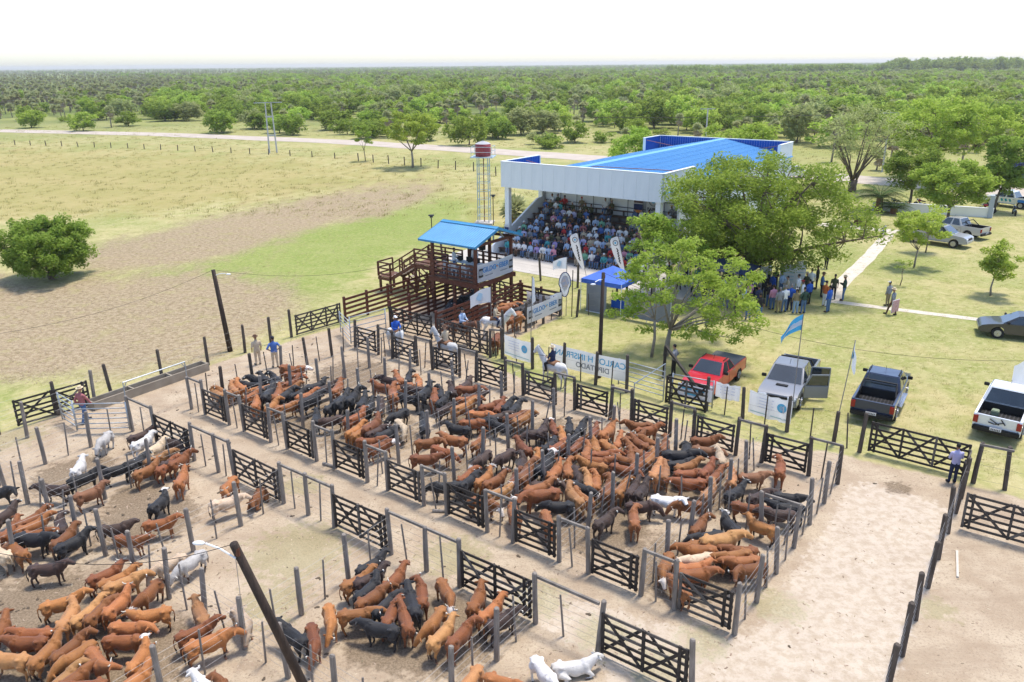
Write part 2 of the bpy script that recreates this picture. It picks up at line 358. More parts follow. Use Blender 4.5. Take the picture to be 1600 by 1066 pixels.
ribbon('path',[tuple(W(s,t).xy) for s,t in dens([(-7.6,25.3),(-4,25.7),(1.2,26.4),(9,27.3)],8)],.75,.012,path_m)
ribbon('path',[tuple(W(s,t).xy) for s,t in dens([(-7.2,25.3),(-7.9,30),(-8.3,40),(-9.0,50),(-9.4,53)],6)],1.1,.008,path_m)
ribbon('path',[tuple(W(s,t).xy) for s,t in dens([(-16,52.5),(-12,52.8),(-7.5,53.2)],6)],1.5,.016,path_m)
strip('pavement',stp((-38,19.8),(-13.5,19.8),(-13.5,26.2),(-38,26.2)),.02,concrete)
pond_m=mat('pale_pond',(.50,.49,.45),(.58,.57,.53),.2,.5)
strip('pond',pxp((352,176),(372,171.5),(425,171),(452,173),(430,176),(385,178)),.03,pond_m)
# ------------------------------------------------------------------ fences, gates, poles
def post_mesh(nm, h, r, m, n=8):
    mb=MB(); mb.tube([(0,0,-.05),(random.uniform(-.01,.01),0,h*.45),(random.uniform(-.015,.015),random.uniform(-.01,.01),h-.03),(0,0,h)],[r*1.05,r,r*.95,r*.72],n,jit=.07)
    return mb.mesh(nm,m,smooth=False)
POST_G=[post_mesh('post',1.75+random.uniform(-.08,.08),.080,postg_m) for _ in range(4)]
POST_D=[post_mesh('post',1.75+random.uniform(-.1,.1),.085,post_m) for _ in range(4)]
PICK_G=[post_mesh('picket',1.5+random.uniform(-.1,.12),.032,postg_m,5) for _ in range(3)]
PICK_D=[post_mesh('picket',1.5+random.uniform(-.1,.12),.032,post_m,5) for _ in range(3)]
def lean(a=.035): return (random.gauss(0,a),random.gauss(0,a),random.uniform(0,6.28))
def fence(pts, label, posts=POST_G, picks=PICK_G, npick=1, nw=6, rails=(), skip_end=(), h=1.0, name='wire_fence', group='wire fences around the pens', wtop=1.45, rail_mat=rail_m, low=False):
    pts=[Vector((p[0],p[1],0)) for p in pts]; o=empty(name,pts[0],0,label,'fence',group)
    for i,p in enumerate(pts):
        if i in skip_end: continue
        inst('post',random.choice(posts),o,p-pts[0],lean(),(1,1,h*random.uniform(.97,1.04)))
    wb=MB()
    for i,(a,b) in enumerate(zip(pts[:-1],pts[1:])):
        for k in range(npick):
            f=(k+1)/(npick+1)+random.uniform(-.05,.05); inst('picket',random.choice(picks),o,a.lerp(b,f)-pts[0],lean(.06))
        for k in range(nw):
            z=.22+(wtop-.22)*k/(nw-1)
            m_=(a+b)/2+Vector((0,0,-.012)); wb.tube([a-pts[0]+Vector((0,0,z)),m_-pts[0]+Vector((0,0,z)),b-pts[0]+Vector((0,0,z))],.0042,3,cap=False)
        if i in rails:
            d=(b-a).normalized()*.04
            MB().bar(a-pts[0]-d+Vector((0,0,1.66)),b-pts[0]+d+Vector((0,0,1.66)),.075,.09).build('rail',rail_mat,o)
            if low: MB().bar(a-pts[0]+Vector((0,0,.62)),b-pts[0]+Vector((0,0,.62)),.06,.13).build('rail',gate_m,o)
    tag(wb.build('wire',wire_m,o,fix=False),kind='stuff')
    return o
gate_m2=mat('worn_board',(.035,.029,.025),(.105,.088,.075),4,.85,bump=.3,bscale=20,contrast=.3); gate_m3=mat('greyed_board',(.07,.06,.052),(.17,.15,.13),4,.9,contrast=.3)
# gate kit: boards, stiles, braces are parts
GKIT={}
def gate_parts(L, n, flip, h=1.27, dbl=True):
    key=(round(L,2),n,flip,h)
    if key in GKIT: return GKIT[key]
    P=[]
    b=MB().box((L/2,0,0),(L,.032,.085)).mesh('board',gate_m); 
    for k in range(6): P.append(('board',b,(0,0,.16+k*(h-.12)/5.0)))
    st=MB().box((0,0,0),(.085,.06,h)).mesh('stile',gate_m); xs=[.045]+[L*k/n for k in range(1,n)]+[L-.045]
    if dbl: xs.append(L-.24 if flip else .24)
    for x in xs: P.append(('stile',st,(x,-.05,.12+h/2)))
    for k in range(n):
        a,c=L*k/n+.06,L*(k+1)/n-.06
        up=(k%2==0)
        for q,dy in ((0,.045),(1,-.045)):
            z0,z1=(.2,h+.06) if (q==0)==up else (h+.06,.2)
            P.append(('brace',MB().bar((a,dy,z0),(c,dy,z1),.03,.085).mesh('brace',gate_m),(0,0,0)))
    GKIT[key]=P; return P
def gate(a, b, label, n=1, flip=False, group=None, h=1.27, name='wooden_gate', z=0.0):
    a=Vector((a[0],a[1],0)); b=Vector((b[0],b[1],0)); d=b-a; L=d.length
    o=empty(name,a+Vector((0,0,z)),math.atan2(d.y,d.x),label,'gate',group); o.rotation_euler.y=random.gauss(0,.008)
    mv=random.choice((gate_m,gate_m,gate_m2))
    for nm,me,loc in gate_parts(L,n,flip,h):
        j=Vector((0,0,random.gauss(0,.006))) if nm=='board' else Vector((0,0,0))
        inst(nm,me,o,Vector(loc)+j,(0,random.gauss(0,.006) if nm=='board' else 0,0),mats=(mv if random.random()<.85 else gate_m3,))
    return o
def S(s,t): return W(s,t)
# main block: near side (alley) and far side, nine pens each
pa=[S(-27,-10.55)]; 
for k in range(9):
    s0=-27+3*k; pa += [S(s0+1.12,-10.55),S(s0+3.0,-10.55)]
def railfence(pts, label, spans, npick=1, posts=POST_G, picks=PICK_G, low=False, nw=6):
    """line of posts where only some spans (index of the left post) are wired; gates fill the others"""
    pts=[Vector((p[0],p[1],0)) for p in pts]; o=empty('post_and_wire_fence',pts[0],0,label,'fence','wire fences around the pens'); wb=MB()
    for p in pts: inst('post',random.choice(posts),o,p-pts[0],lean(.025),(1,1,random.uniform(.97,1.04)))
    for i in spans:
        a,b=pts[i],pts[i+1]
        for k in range(npick): inst('picket',random.choice(picks),o,a.lerp(b,(k+1)/(npick+1)+random.uniform(-.06,.06))-pts[0],lean(.05))
        for k in range(nw):
            z=.22+1.25*k/(nw-1); wb.tube([a-pts[0]+Vector((0,0,z)),b-pts[0]+Vector((0,0,z))],.0042,3,cap=False)
        MB().bar(a-pts[0]+Vector((0,0,1.64)),b-pts[0]+Vector((0,0,1.64)),.07,.085).build('rail',rail_m,o)
        if low: MB().bar(a-pts[0]+Vector((0,0,.66)),b-pts[0]+Vector((0,0,.66)),.05,.13).build('rail',gate_m,o)
    tag(wb.build('wire',wire_m,o,fix=False),kind='stuff'); return o
railfence(pa,'grey post fence with small gates along the upper side of the dirt alley',range(0,18,2))
for k in range(9):
    s0=-27+3*k; gate(S(s0+1.24,-10.55),S(s0+2.88,-10.55),f'small dark gate on the alley, {ordw(k+1)} of nine counting from left',1,True,'small gates along the alley')
pc=[S(-27,0)]
for k in range(9):
    s0=-27+3*k; pc += [S(s0+1.9,0),S(s0+3.0,0)]
railfence(pc,'dark post fence with small gates along the far side of the packed pens',range(1,18,2),posts=POST_D,picks=PICK_D)
for k in range(9):
    s0=-27+3*k; gate(S(s0+.12,0),S(s0+1.78,0),f'small dark gate on the far pen side, {ordw(k+1)} of nine from left',1,False,'small gates along the far pen side')
MB()
fence([S(-27,-5.27)]+[S(-27+3*k,-5.27) for k in range(1,9)]+[S(-1.1,-5.27),S(0,-5.27)],'long wire fence running down the middle of the packed pens',npick=2,rails=(9,))
for k in range(1,9):
    s=-27+3*k
    for (t0,t1,nm) in ((-10.55,-5.27,'near'),(-5.27,0,'far')):
        ss=s if nm=='near' else s-.0
        pts=[S(ss+(.0),t0+(t1-t0)*j/3) for j in range(4)]
        fence(pts,f'wire fence between the {ordw(k)} and {ordw(k+1)} pens of the {nm} row',npick=1,skip_end=(0,3))
fence([S(-27,-10.55+10.55*j/6) for j in range(7)],'wire fence closing the left end of the packed pens',skip_end=(0,3,6),posts=POST_D,picks=PICK_D)
fence([S(0,-10.55+10.55*j/6) for j in range(7)],'wire fence closing the right end of the packed pens beside the pale yard',skip_end=(0,3,6))
# lower side of the alley with five double gates
sb=[-27,-25,-22.2,-20.5,-19.4,-16.4,-15,-13.6,-10.8,-9.2,-7.8,-4.9,-2.8,0]
railfence([S(s,-13.5) for s in sb],'grey post fence with double gates along the lower side of the alley',(0,2,3,5,6,8,9,11),low=False)
for i,k in enumerate((1,4,7,10,12)):
    gate(S(sb[k]+.13,-13.5),S(sb[k+1]-.13,-13.5),f'wide dark double-braced gate below the alley, {ordw(i+1)} of five from left',2,True,'wide gates below the alley',1.32)
fl=[-28.05+1.9*k for k in range(17)]
fence([S(-27,-19.17)]+[S(s,-19.17) for s in fl[1:]],'wire fence with thick grey posts parallel to the alley, lower left',npick=1)
for i,(s,lab) in enumerate(((-27,'wire fence at the left end of the lower pens by the metal gate'),(-22.2,'wire fence between the first and second lower pens'),(-16.4,'wire fence between the second and third lower pens'),(-10.8,'wire fence between the third and fourth lower pens'),(-4.9,'wire fence on the right of the calves in the fourth lower pen'))):
    fence([S(s,-13.5-5.67*j/3) for j in range(4)],lab,skip_end=(0,3),npick=1)
fence([S(-20.4,-19.17),S(-20.45,-21.2),S(-20.5,-23.4),S(-20.5,-25.6),S(-20.5,-28)],'wire fence behind the big rust herd at far lower left',skip_end=(0,))
fence([S(-10.95,-19.17),S(-11,-21.6),S(-11,-24),S(-11,-26)],'wire fence in front of the big rust herd at the bottom edge',skip_end=(0,))
# outer lines
llt=[-22,-19.6,-17.2,-14.6,-12,-9.3,-6.6,-4.2,-2.4,-.9]
fence([S(-31.6,t) for t in llt],'row of dark posts beside the trough along the left field',POST_D,PICK_D,npick=0,nw=4)
gate(S(-31.4,-.7),S(-31.2,2.7),'long dark gate leading from the left field to the tower',3,True)
gate(S(-31.6,-16.4),S(-31.3,-13.2),'weathered brown gate standing at the left edge of the picture',2,True)
fence([S(-31.3,-13.0),S(-30.2,-16.6),S(-29.4,-19.3),S(-28.5,-22)],'short run of grey posts by the left edge gate',npick=1,nw=4)
fence([S(4.05,1.55),S(4.05,.3)]+[S(4.05,-1.3-1.85*j) for j in range(9)],'wire fence of thick dark posts along the right of the pale yard',POST_D,PICK_D,npick=0)
gate(S(.3,3.4),S(3.95,3.4),'long dark triple-braced gate in front of the parked pickups',3,False,h=1.35)
gate(S(4.0,3.05),S(3.98,1.75),'narrow pale-edged gate standing open beside the man in lilac shirt',1,True)
gate(S(4.35,-.75),S(8.6,-.75),'long dark gate on the right beyond the pale yard',3,False,h=1.35)
fence([S(4.25,3.1),S(5.3,3.2),S(8.2,3.3),S(11,3.4)],'dark posts and one log rail at the right of the yard gate',POST_D,PICK_D,npick=0,nw=3,rails=(0,))
dl=[(-18.88,3.5),(-16.68,3.2),(-14.7,3.2),(-12.76,3.2),(-11.0,3.25)]
fence([S(*p) for p in dl],'dark post fence carrying the banners beside the horse track',POST_D,PICK_D,npick=1,nw=4,h=1.1)
fence([S(*p) for p in [(-6.9,3.5),(-5.16,3.55),(-3.08,3.42),(-1.07,3.4),(.02,3.25)]],'dark post fence in front of the grey and blue pickups',POST_D,PICK_D,npick=1,nw=3)
gate(S(-27.6,3.5),S(-24.1,3.5),'long dark gate across the cattle race below the tower',3,False,h=1.45)
gate(S(-23.6,3.4),S(-19.75,3.3),'long dark gate in front of the riders pen',3,False,h=1.45)
fence([S(-19.6,3.25),S(-18.95,3.5)],'two grey posts with a short rail beside the riders pen gate',POST_D,PICK_D,npick=1,nw=4,rails=(0,))
fence([S(-20.6,t) for t in (3.6,5.8,8.1,10,11.9)],'dark fence on the right of the riders pen behind the slogan banner',POST_D,PICK_D,npick=1,nw=5,h=1.1)
# plank fences of the races by the tower (varnished boards)
def plank_fence(a, b, label, npost, h=1.55, nb=5, m=wood_red):
    a=Vector((a[0],a[1],0)); b=Vector((b[0],b[1],0)); d=b-a; o=empty('plank_fence',a,math.atan2(d.y,d.x),label,'fence','varnished plank fences of the races'); L=d.length
    pm=MB().box((0,0,(h+.15)/2),(.13,.13,h+.15)).mesh('post',m)
    for k in range(npost): inst('post',pm,o,(L*k/(npost-1),0,0))
    seg=L/(npost-1); bd=MB().box((seg/2,-.085,0),(seg-.01,.035,.15)).mesh('board',m)
    for k in range(npost-1):
        for j in range(nb): inst('board',bd,o,(seg*k,0,.28+j*(h-.3)/(nb-1)))
    return o
plank_fence(S(-31.1,3.0),S(-31.0,12.6),'reddish plank fence on the field side of the tower stairs',6)
plank_fence(S(-27.75,3.7),S(-27.75,12.4),'reddish plank fence passing under the front of the tower',6,1.7,6)
plank_fence(S(-23.95,3.7),S(-23.95,12.2),'reddish plank fence between black cattle and riders pen',6,1.7,6)
plank_fence(S(-23.9,12.3),S(-20.7,12.2),'reddish plank fence at the back of the riders pen',3,1.5,5)
gate(S(-30.9,12.6),S(-27.9,12.5),'dark gate closing the race behind the tower stairs',2,False,h=1.4)
gate(S(-27.6,12.5),S(-24.1,12.4),'dark gate at the far end of the race under the tower',2,False,h=1.4)
gate(S(-22.6,12.05),S(-20.8,12.0),'dark crossed gate at the far right corner of the riders pen',1,False,h=1.45)
# galvanised pipe gates
def pipe_gate(a, b, label, nb=6, z0=.25, z1=1.45, portal=0.0):
    a=Vector((a[0],a[1],0)); b=Vector((b[0],b[1],0)); d=b-a; o=empty('pipe_gate',a,math.atan2(d.y,d.x),label,'gate','galvanised pipe gates'); L=d.length
    st=MB().tube([(0,0,z0-.1),(0,0,z1+.05)],.035,8).mesh('stile',steel_m,smooth=True); br=MB().tube([(0,0,0),(L,0,0)],.024,6).mesh('bar',steel_m,smooth=True)
    for x in (0,L): inst('stile',st,o,(x,0,0))
    for k in range(nb): inst('bar',br,o,(0,0,z0+(z1-z0)*k/(nb-1)))
    if portal:
        MB().tube([(0,0,0),(0,0,portal-.15),(.15,0,portal),(L-.15,0,portal),(L,0,portal-.15),(L,0,0)],.035,8).build('frame',steel_m,o,smooth=True)
    return o
pipe_gate(G(122,678),G(204,676),'galvanised pipe gate held by the man at left')
pipe_gate(G(99,660),G(122,674),'short galvanised pipe gate standing open beside the man at left')
pf=empty('pipe_portal',G(204,664),0,'tall galvanised pipe portal over the alley mouth by the trough','gate frame')
pa_=Vector((0,0,0)); pb_=G(298,628)-G(204,664)
MB().tube([pa_,pa_+Vector((0,0,2.1)),pb_+Vector((0,0,2.1)),pb_],.035,8).build('frame',steel_m,pf)
MB().tube([pa_+Vector((0,0,1.8)),pb_*.06+Vector((0,0,2.1))],.02,6).build('brace',steel_m,pf); MB().tube([pb_+Vector((0,0,1.8)),pb_*.94+Vector((0,0,2.1))],.02,6).build('brace',steel_m,pf)
pipe_gate(G(549,541),G(604,526),'galvanised pipe gate below the cattle race by rider in blue',6,.25,1.75)
pipe_gate(G(533,523),G(549,540),'narrow galvanised pipe gate beside the long dark field gate')
pipe_gate(G(966,605),G(1036,626),'galvanised pipe gate right of the mirrored name banner',6,.25,1.5)
pipe_gate(G(1049,628),G(1112,641),'galvanised pipe gate in front of the red pickup',6,.2,1.45)
o=empty('pipe_brace',G(990,628),0,'sloping galvanised pipe brace behind the pipe gate by the tree','pipe')
q=G(1036,627)-G(990,628); MB().tube([(0,0,0),(0,0,.95),q+Vector((0,0,1.95)),q],.035,8).build('bar',steel_m,o)
bg_=gate(G(1039,632),G(1103,648),'black board gate with blue and white sheet beside red pickup',2,False,h=1.4)
MB().box((1.4,.08,.95),(1.7,.012,.6)).build('sheet',cloth_w,bg_)
for k,(x,z,l) in enumerate(((1.0,1.08,.5),(1.65,1.08,.45),(1.2,.82,.6))): MB().box((x,.072,z),(l,.006,.12)).build('print',print_c,bg_)
o=empty('wooden_bar',G(1037,590),0,'dark wooden bar leaning over the fence by the red pickup','bar'); q=G(1097,617,1.0)-G(1037,590)
MB().bar((0,0,1.75),q,.1,.14).build('beam',gate_m,o); MB().box((0,0,.85),(.14,.14,1.7)).build('post',gate_m,o)
# trough
ta,tb=G(143,640),G(322,577); d=tb-ta; o=empty('feed_trough',ta,math.atan2(d.y,d.x),'long pale concrete trough beside the alley on the left','trough'); L=d.length
trm=mat('trough_concrete',(.24,.20,.15),(.36,.31,.24),2,.95)
for y in (-.3,.3): MB().box((L/2,y,.22),(L,.07,.44)).build('side',trm,o)
for x in (0.035,L*.33,L*.66,L-.035): MB().box((x,0,.21),(.07,.53,.42)).build('end',trm,o)
MB().box((L/2,0,.04),(L-.1,.53,.08)).build('floor',trm,o)
# utility poles and cables
def pole(base, top, r, label, lamp=None, lampdir=1):
    o=empty('utility_pole',base,0,label,'pole'); t=top-base
    MB().tube([(0,0,-.1),t*.5,t],[r*1.15,r,r*.85],10,jit=.03).build('shaft',mat('tarred_pole',(.02,.015,.012),(.075,.05,.038),3,.8,bump=.4,bscale=10,stretch=(3,3,.4)),o,smooth=True)
    if lamp is not None:
        a=MB(); a.tube([t+Vector((0,0,-.35)),t+lamp*.5+Vector((0,0,-.2)),t+lamp+Vector((0,0,-.15))],.02,6); a.build('arm',white_m,o)
        MB().ell(t+lamp*1.25+Vector((0,0,-.18)),(.14,.065,.045)).build('lamp_head',white_m,o,smooth=True)
    MB().tube([t+Vector((.06,0,-.1)),t+Vector((.06,0,-.28))],.05,8).build('insulator',mat('brown_ceramic',(.10,.035,.02),rough=.3),o)
    return t+base
def above(x,y,base):   # point above a ground spot seen at photo height y
    z=0; 
    for i in range(400):
        z=i*.03
        if PX((base.x,base.y,z))[1]<=y: break
    return Vector((base.x,base.y,z))
b0=G(360,549); t0=above(0,422,b0)+Vector((-.35,0,0)); top1=pole(b0,t0,.13,'tall dark wooden pole with lamp in the left field beside the posts',Vector((.75,-.25,0)))
b2=G(936,590); top2=pole(b2,above(0,427,b2)+Vector((.05,0,0)),.10,'tall dark pole with lamp beside the blue canopy and mirrored banner',Vector((-.45,-.5,-.2)))
# foreground pole: foot just below the frame, leaning left
b3=G(500,1120); top3=pole(b3,Vector((G(365,850,6.2).x+.0,G(365,850,6.2).y,6.2)),.105,'thick leaning pole with lamp arm in the foreground',Vector((-.62,.1,.1)))
def cable(a,b,sag,label,r=.008):
    a=Vector(a); b=Vector(b); o=empty('cable',a,0,label,'cable','sagging cables'); P=[]
    for k in range(25):
        f=k/24; P.append((b-a)*f+Vector((0,0,-4*sag*f*(1-f))))
    MB().tube(P,r,4,cap=False).build('wire',black_m,o,fix=False)
cable(top3,G(-60,850,6.3),.5,'dark cable running left from the foreground pole')
cable(top1,G(-200,540,4.5),.9,'dark cable from the field pole towards the left edge')
cable(top1,top2+Vector((-8,9,-.5)),1.0,'dark cable from the field pole to the tower')
cable(top2,G(1700,560,2.5),1.6,'dark cable crossing the lawn from the pole to the right edge')
o=empty('stay_wire',G(385,1010),0,'thin stay wire below the foreground pole','wire'); MB().tube([(0,0,0),top3-G(385,1010)-Vector((0,0,.3))],.008,4).build('wire',steel_m,o)
# dropped rail and posts on the ground
o=empty('fallen_board',G(1495,862),0,'pale board lying on the right yard','board'); q=G(1496,903)-G(1495,862); MB().bar((0,0,.03),q+Vector((0,0,.03)),.07,.05).build('board',mat('pale_board',(.5,.44,.36),(.62,.56,.48),5),o)
o=empty('fallen_log',G(676,800),0,'short grey log lying in the alley','log'); q=G(698,801)-G(676,800); MB().tube([(0,0,.06),q+Vector((0,0,.06))],.06,8).build('log',postg_m,o)
o=empty('fallen_log',G(505,726),0,'grey plank on the alley edge by a gate post','log'); q=G(522,731)-G(505,726); MB().tube([(0,0,.06),q+Vector((0,0,.06))],.07,8).build('log',postg_m,o)
# ------------------------------------------------------------------ cattle and horses
def remesh(mb, voxel, target, name, smooth_it=2):
    me=mb.mesh('tmp',post_m); o=bpy.data.objects.new('tmp',me); COL.objects.link(o)
    m=o.modifiers.new('r','REMESH'); m.mode='VOXEL'; m.voxel_size=voxel
    s=o.modifiers.new('s','SMOOTH'); s.factor=.5; s.iterations=smooth_it
    dg=bpy.context.evaluated_depsgraph_get(); nf=len(o.evaluated_get(dg).data.polygons)*2
    d=o.modifiers.new('d','DECIMATE'); d.ratio=min(1,target/nf)
    dg=bpy.context.evaluated_depsgraph_get(); out=bpy.data.meshes.new_from_object(o.evaluated_get(dg)); out.name=name
    bpy.data.objects.remove(o); out.materials.clear(); out.polygons.foreach_set('use_smooth',[True]*len(out.polygons)); return out
def animal(pose, turn=0.0, horse=False, lying=False):
    """one continuous body looking along +X; returns builder, muzzle/poll points"""
    mb=MB(); k=1.0
    Y=Vector((0,1,0)); Z=Vector((0,0,1))
    if not horse:
        prof=[(-.70,.87,.06,.08),(-.66,.84,.14,.15),(-.56,.815,.205,.205),(-.42,.80,.225,.225),(-.24,.775,.20,.22),(-.05,.745,.235,.255),(.16,.735,.24,.265),(.34,.74,.205,.275),(.48,.77,.165,.245),(.58,.79,.11,.17)]
    else:
        prof=[(-.82,1.12,.08,.12),(-.74,1.10,.20,.22),(-.58,1.10,.26,.25),(-.35,1.07,.24,.25),(-.05,1.02,.25,.28),(.22,1.03,.24,.29),(.45,1.08,.20,.29),(.60,1.10,.14,.22)]
    drop=-.40 if lying else 0
    prof=[(x,z+drop,a,b) for x,z,a,b in prof]
    mb.ring([(Vector((x,0,z)),Y*a,Z*b) for x,z,a,b in prof],n=14)
    # hooks, shoulder, hump
    if not horse:
        for s in (-1,1):
            mb.ell((-.43,.175*s,.95+drop),(.085,.065,.06)); mb.ell((-.67,.105*s,.88+drop),(.06,.05,.06)); mb.ell((.38,.15*s,.80+drop),(.12,.075,.2)); mb.ell((.33,.09*s,.99+drop),(.08,.045,.045)); mb.ell((.05,.13*s,.70+drop),(.26,.125,.22)); mb.ell((-.5,.15*s,.70+drop),(.17,.11,.19))
        mb.ell((.36,0,.99+drop),(.15,.07,.08)); mb.ell((-.1,0,.975+drop),(.58,.035,.045)); mb.ell((-.05,0,.50+drop),(.30,.13,.07))
    base=Vector((.46,0,.87+drop)) if not horse else Vector((.50,0,1.18))
    if horse: poll,muz={'up':((.98,1.80),(1.28,1.45)),'level':((1.15,1.55),(1.38,1.2))}[pose]
    else: poll,muz={'up':((.72,1.08),(1.03,.91)),'level':((.79,.94),(1.10,.75)),'down':((.84,.66),(1.05,.35))}[pose]
    poll=Vector((poll[0],0,poll[1]+drop*.7)); muz=Vector((muz[0],0,muz[1]+drop*.7))
    if turn:
        R=Matrix.Rotation(turn,3,'Z'); hv=muz-poll; poll=base+R@(poll-base); muz=poll+Matrix.Rotation(turn*1.8,3,'Z')@hv
    nd=(poll-base); sd_=Vector((-(poll-base).y,(poll-base).x,0)); sd_=sd_.normalized() if sd_.length>.01 else Y
    if sd_.y<0: sd_=-sd_
    def sec(p,d,a,b):
        d=d.normalized(); s=Z.cross(d); s=s.normalized() if s.length>.05 else Y; return (p,s*a,d.cross(s)*b)
    nw=((.17,.27),(.15,.22),(.125,.17),(.11,.135)) if not horse else ((.15,.27),(.115,.22),(.09,.17),(.08,.13))
    b2=base+Vector((-.06,0,-.03)); b3=base.lerp(poll,.35)+Vector((0,0,-.02)); b4=base.lerp(poll,.72)
    mb.ring([sec(b2,Vector((1,0,.3)),*nw[0]),sec(b3,nd,*nw[1]),sec(b4,nd,*nw[2]),sec(poll,nd,*nw[3])],n=12)
    hd=muz-poll; hw=((.08,.09),(.122,.13),(.115,.125),(.084,.098),(.078,.08),(.052,.052)) if not horse else ((.07,.09),(.10,.14),(.095,.14),(.07,.10),(.065,.08),(.045,.05))
    back=poll-hd*.22
    for_=[0,.18,.38,.68,.92,1.02]
    mb.ring([sec(back+(muz-back)*f,hd,*w_) for f,w_ in zip(for_,hw)],n=12)
    hs=Z.cross(hd.normalized()).normalized()
    for s in (-1,1):
        ear=poll+hs*s*(.15 if not horse else .05)+Vector((0,0,.0 if not horse else .12))
        if horse: mb.ell(ear,(.03,.03,.09))
        else: 
            dr=(hs*s+Vector((0,0,-.15))).normalized(); xx=dr; yy=Vector((0,0,1)).cross(xx).normalized(); zz=xx.cross(yy)
            mb.ell(ear,(.125,.03,.058),R=Matrix((xx,yy,zz)).transposed())
    if not horse: mb.ring([(base+Vector((.05,0,-.2)),Y*.05,Vector((.3,0,1)).normalized()*.12),(base.lerp(poll,.5)+Vector((.06,0,-.15)),Y*.035,Vector((.3,0,1)).normalized()*.08)],n=8)
    st=[random.uniform(-.09,.09) for _ in range(4)]
    h=1.0 if not horse else 1.42
    if not lying:
        for i,s in enumerate((-1,1)):
            x0=.37 if not horse else .44; g=st[i]; y=.125*s*(1.1 if horse else 1)
            z=(.70,.52,.36,.10,.02,-.0) ; z=[q*h for q in z]
            mb.tube([(x0,y,z[0]),(x0+.01,y,z[1]),(x0+g*.6+.01,y,z[2]),(x0+g,y,z[3]),(x0+g+.03,y,z[4]),(x0+g+.03,y,z[5])],[q*(1.1 if horse else 1) for q in (.11,.075,.048,.036,.047,.05)],8)
            x1=-.50 if not horse else -.60; g=st[2+i]; y=.135*s
            mb.tube([(x1+.02,y,.72*h),(x1+.06,y,.55*h),(x1-.08+g*.4,y,.38*h),(x1-.05+g,y,.12*h),(x1+g-.01,y,.02),(x1+g-.01,y,0)],[q*(1.1 if horse else 1) for q in (.16,.10,.05,.037,.047,.05)],8)
    else:
        for s in (-1,1):
            mb.tube([(.40,.15*s,.30),(.62,.20*s,.10),(.45,.24*s,.05),(.34,.25*s,.04)],[.11,.06,.045,.045],8)
            mb.tube([(-.50,.18*s,.30),(-.20,.30*s,.14),(-.45,.33*s,.06),(-.15,.36*s,.05)],[.17,.10,.055,.045],8)
    tx=-.70 if not horse else -.84; tz=(.92 if not horse else 1.2)+drop; w_=random.uniform(-.08,.08)
    if not lying: mb.tube([(tx+.04,0,tz),(tx-.06,w_*.3,tz-.12),(tx-.07,w_,tz-.38),(tx-.03,w_,tz-.52),(tx-.03,w_,tz-.66)],[.035,.026,.021,.034,.02] if not horse else [.05,.06,.07,.06,.02],6)
    else: mb.tube([(tx+.04,0,tz),(tx-.08,.1,tz-.2),(tx+.05,.3,.05)],[.035,.03,.03],6)
    return mb, poll, muz, hs
def classify(me, poll, muz, horse=False):
    for _ in range(4): me.materials.append(post_m)
    hd=muz-poll; L=hd.length; u=hd/L
    for p in me.polygons:
        c=p.center; d=(c-poll); a=d.dot(u)/L; off=(d-u*d.dot(u)).length
        mi=0
        if a>-.28 and off<.19 and c.x>.55: mi=1                       # face
        if a>.86 and off<.12: mi=2                                   # nose
        elif mi==0 and c.z<.075 and len(me.polygons)>0 and not horse: mi=2
        elif mi==0 and c.z<.30: mi=3                                 # lower legs
        elif mi==0 and c.x<-.70 and c.z<.52: mi=3                    # tail tuft
        p.material_index=mi
    return me
COWS={}
for nm,po,tu in (('up0','up',0),('upL','up',.55),('upR','up',-.55),('lv0','level',0),('lvL','level',.6),('lvR','level',-.6),('dn0','down',0),('dnL','down',.4),('dnR','down',-.4),('up1','up',.2),('lv1','level',-.2)):
    mb,a,b,hs=animal(po,tu); me=remesh(mb,.021,3400,'cow',1); COWS[nm]=(classify(me,a,b),a,b,hs)
mb,a,b,hs=animal('level',.3,lying=True); COWS['lie']=(classify(remesh(mb,.026,2600,'cow'),a,b),a,b,hs)
mb,a,b,hs=animal('up',0,True); HORSE=classify(remesh(mb,.03,3200,'horse'),a,b,True)
mb,a,b,hs=animal('level',-.3,True); HORSE2=classify(remesh(mb,.03,3200,'horse'),a,b,True)
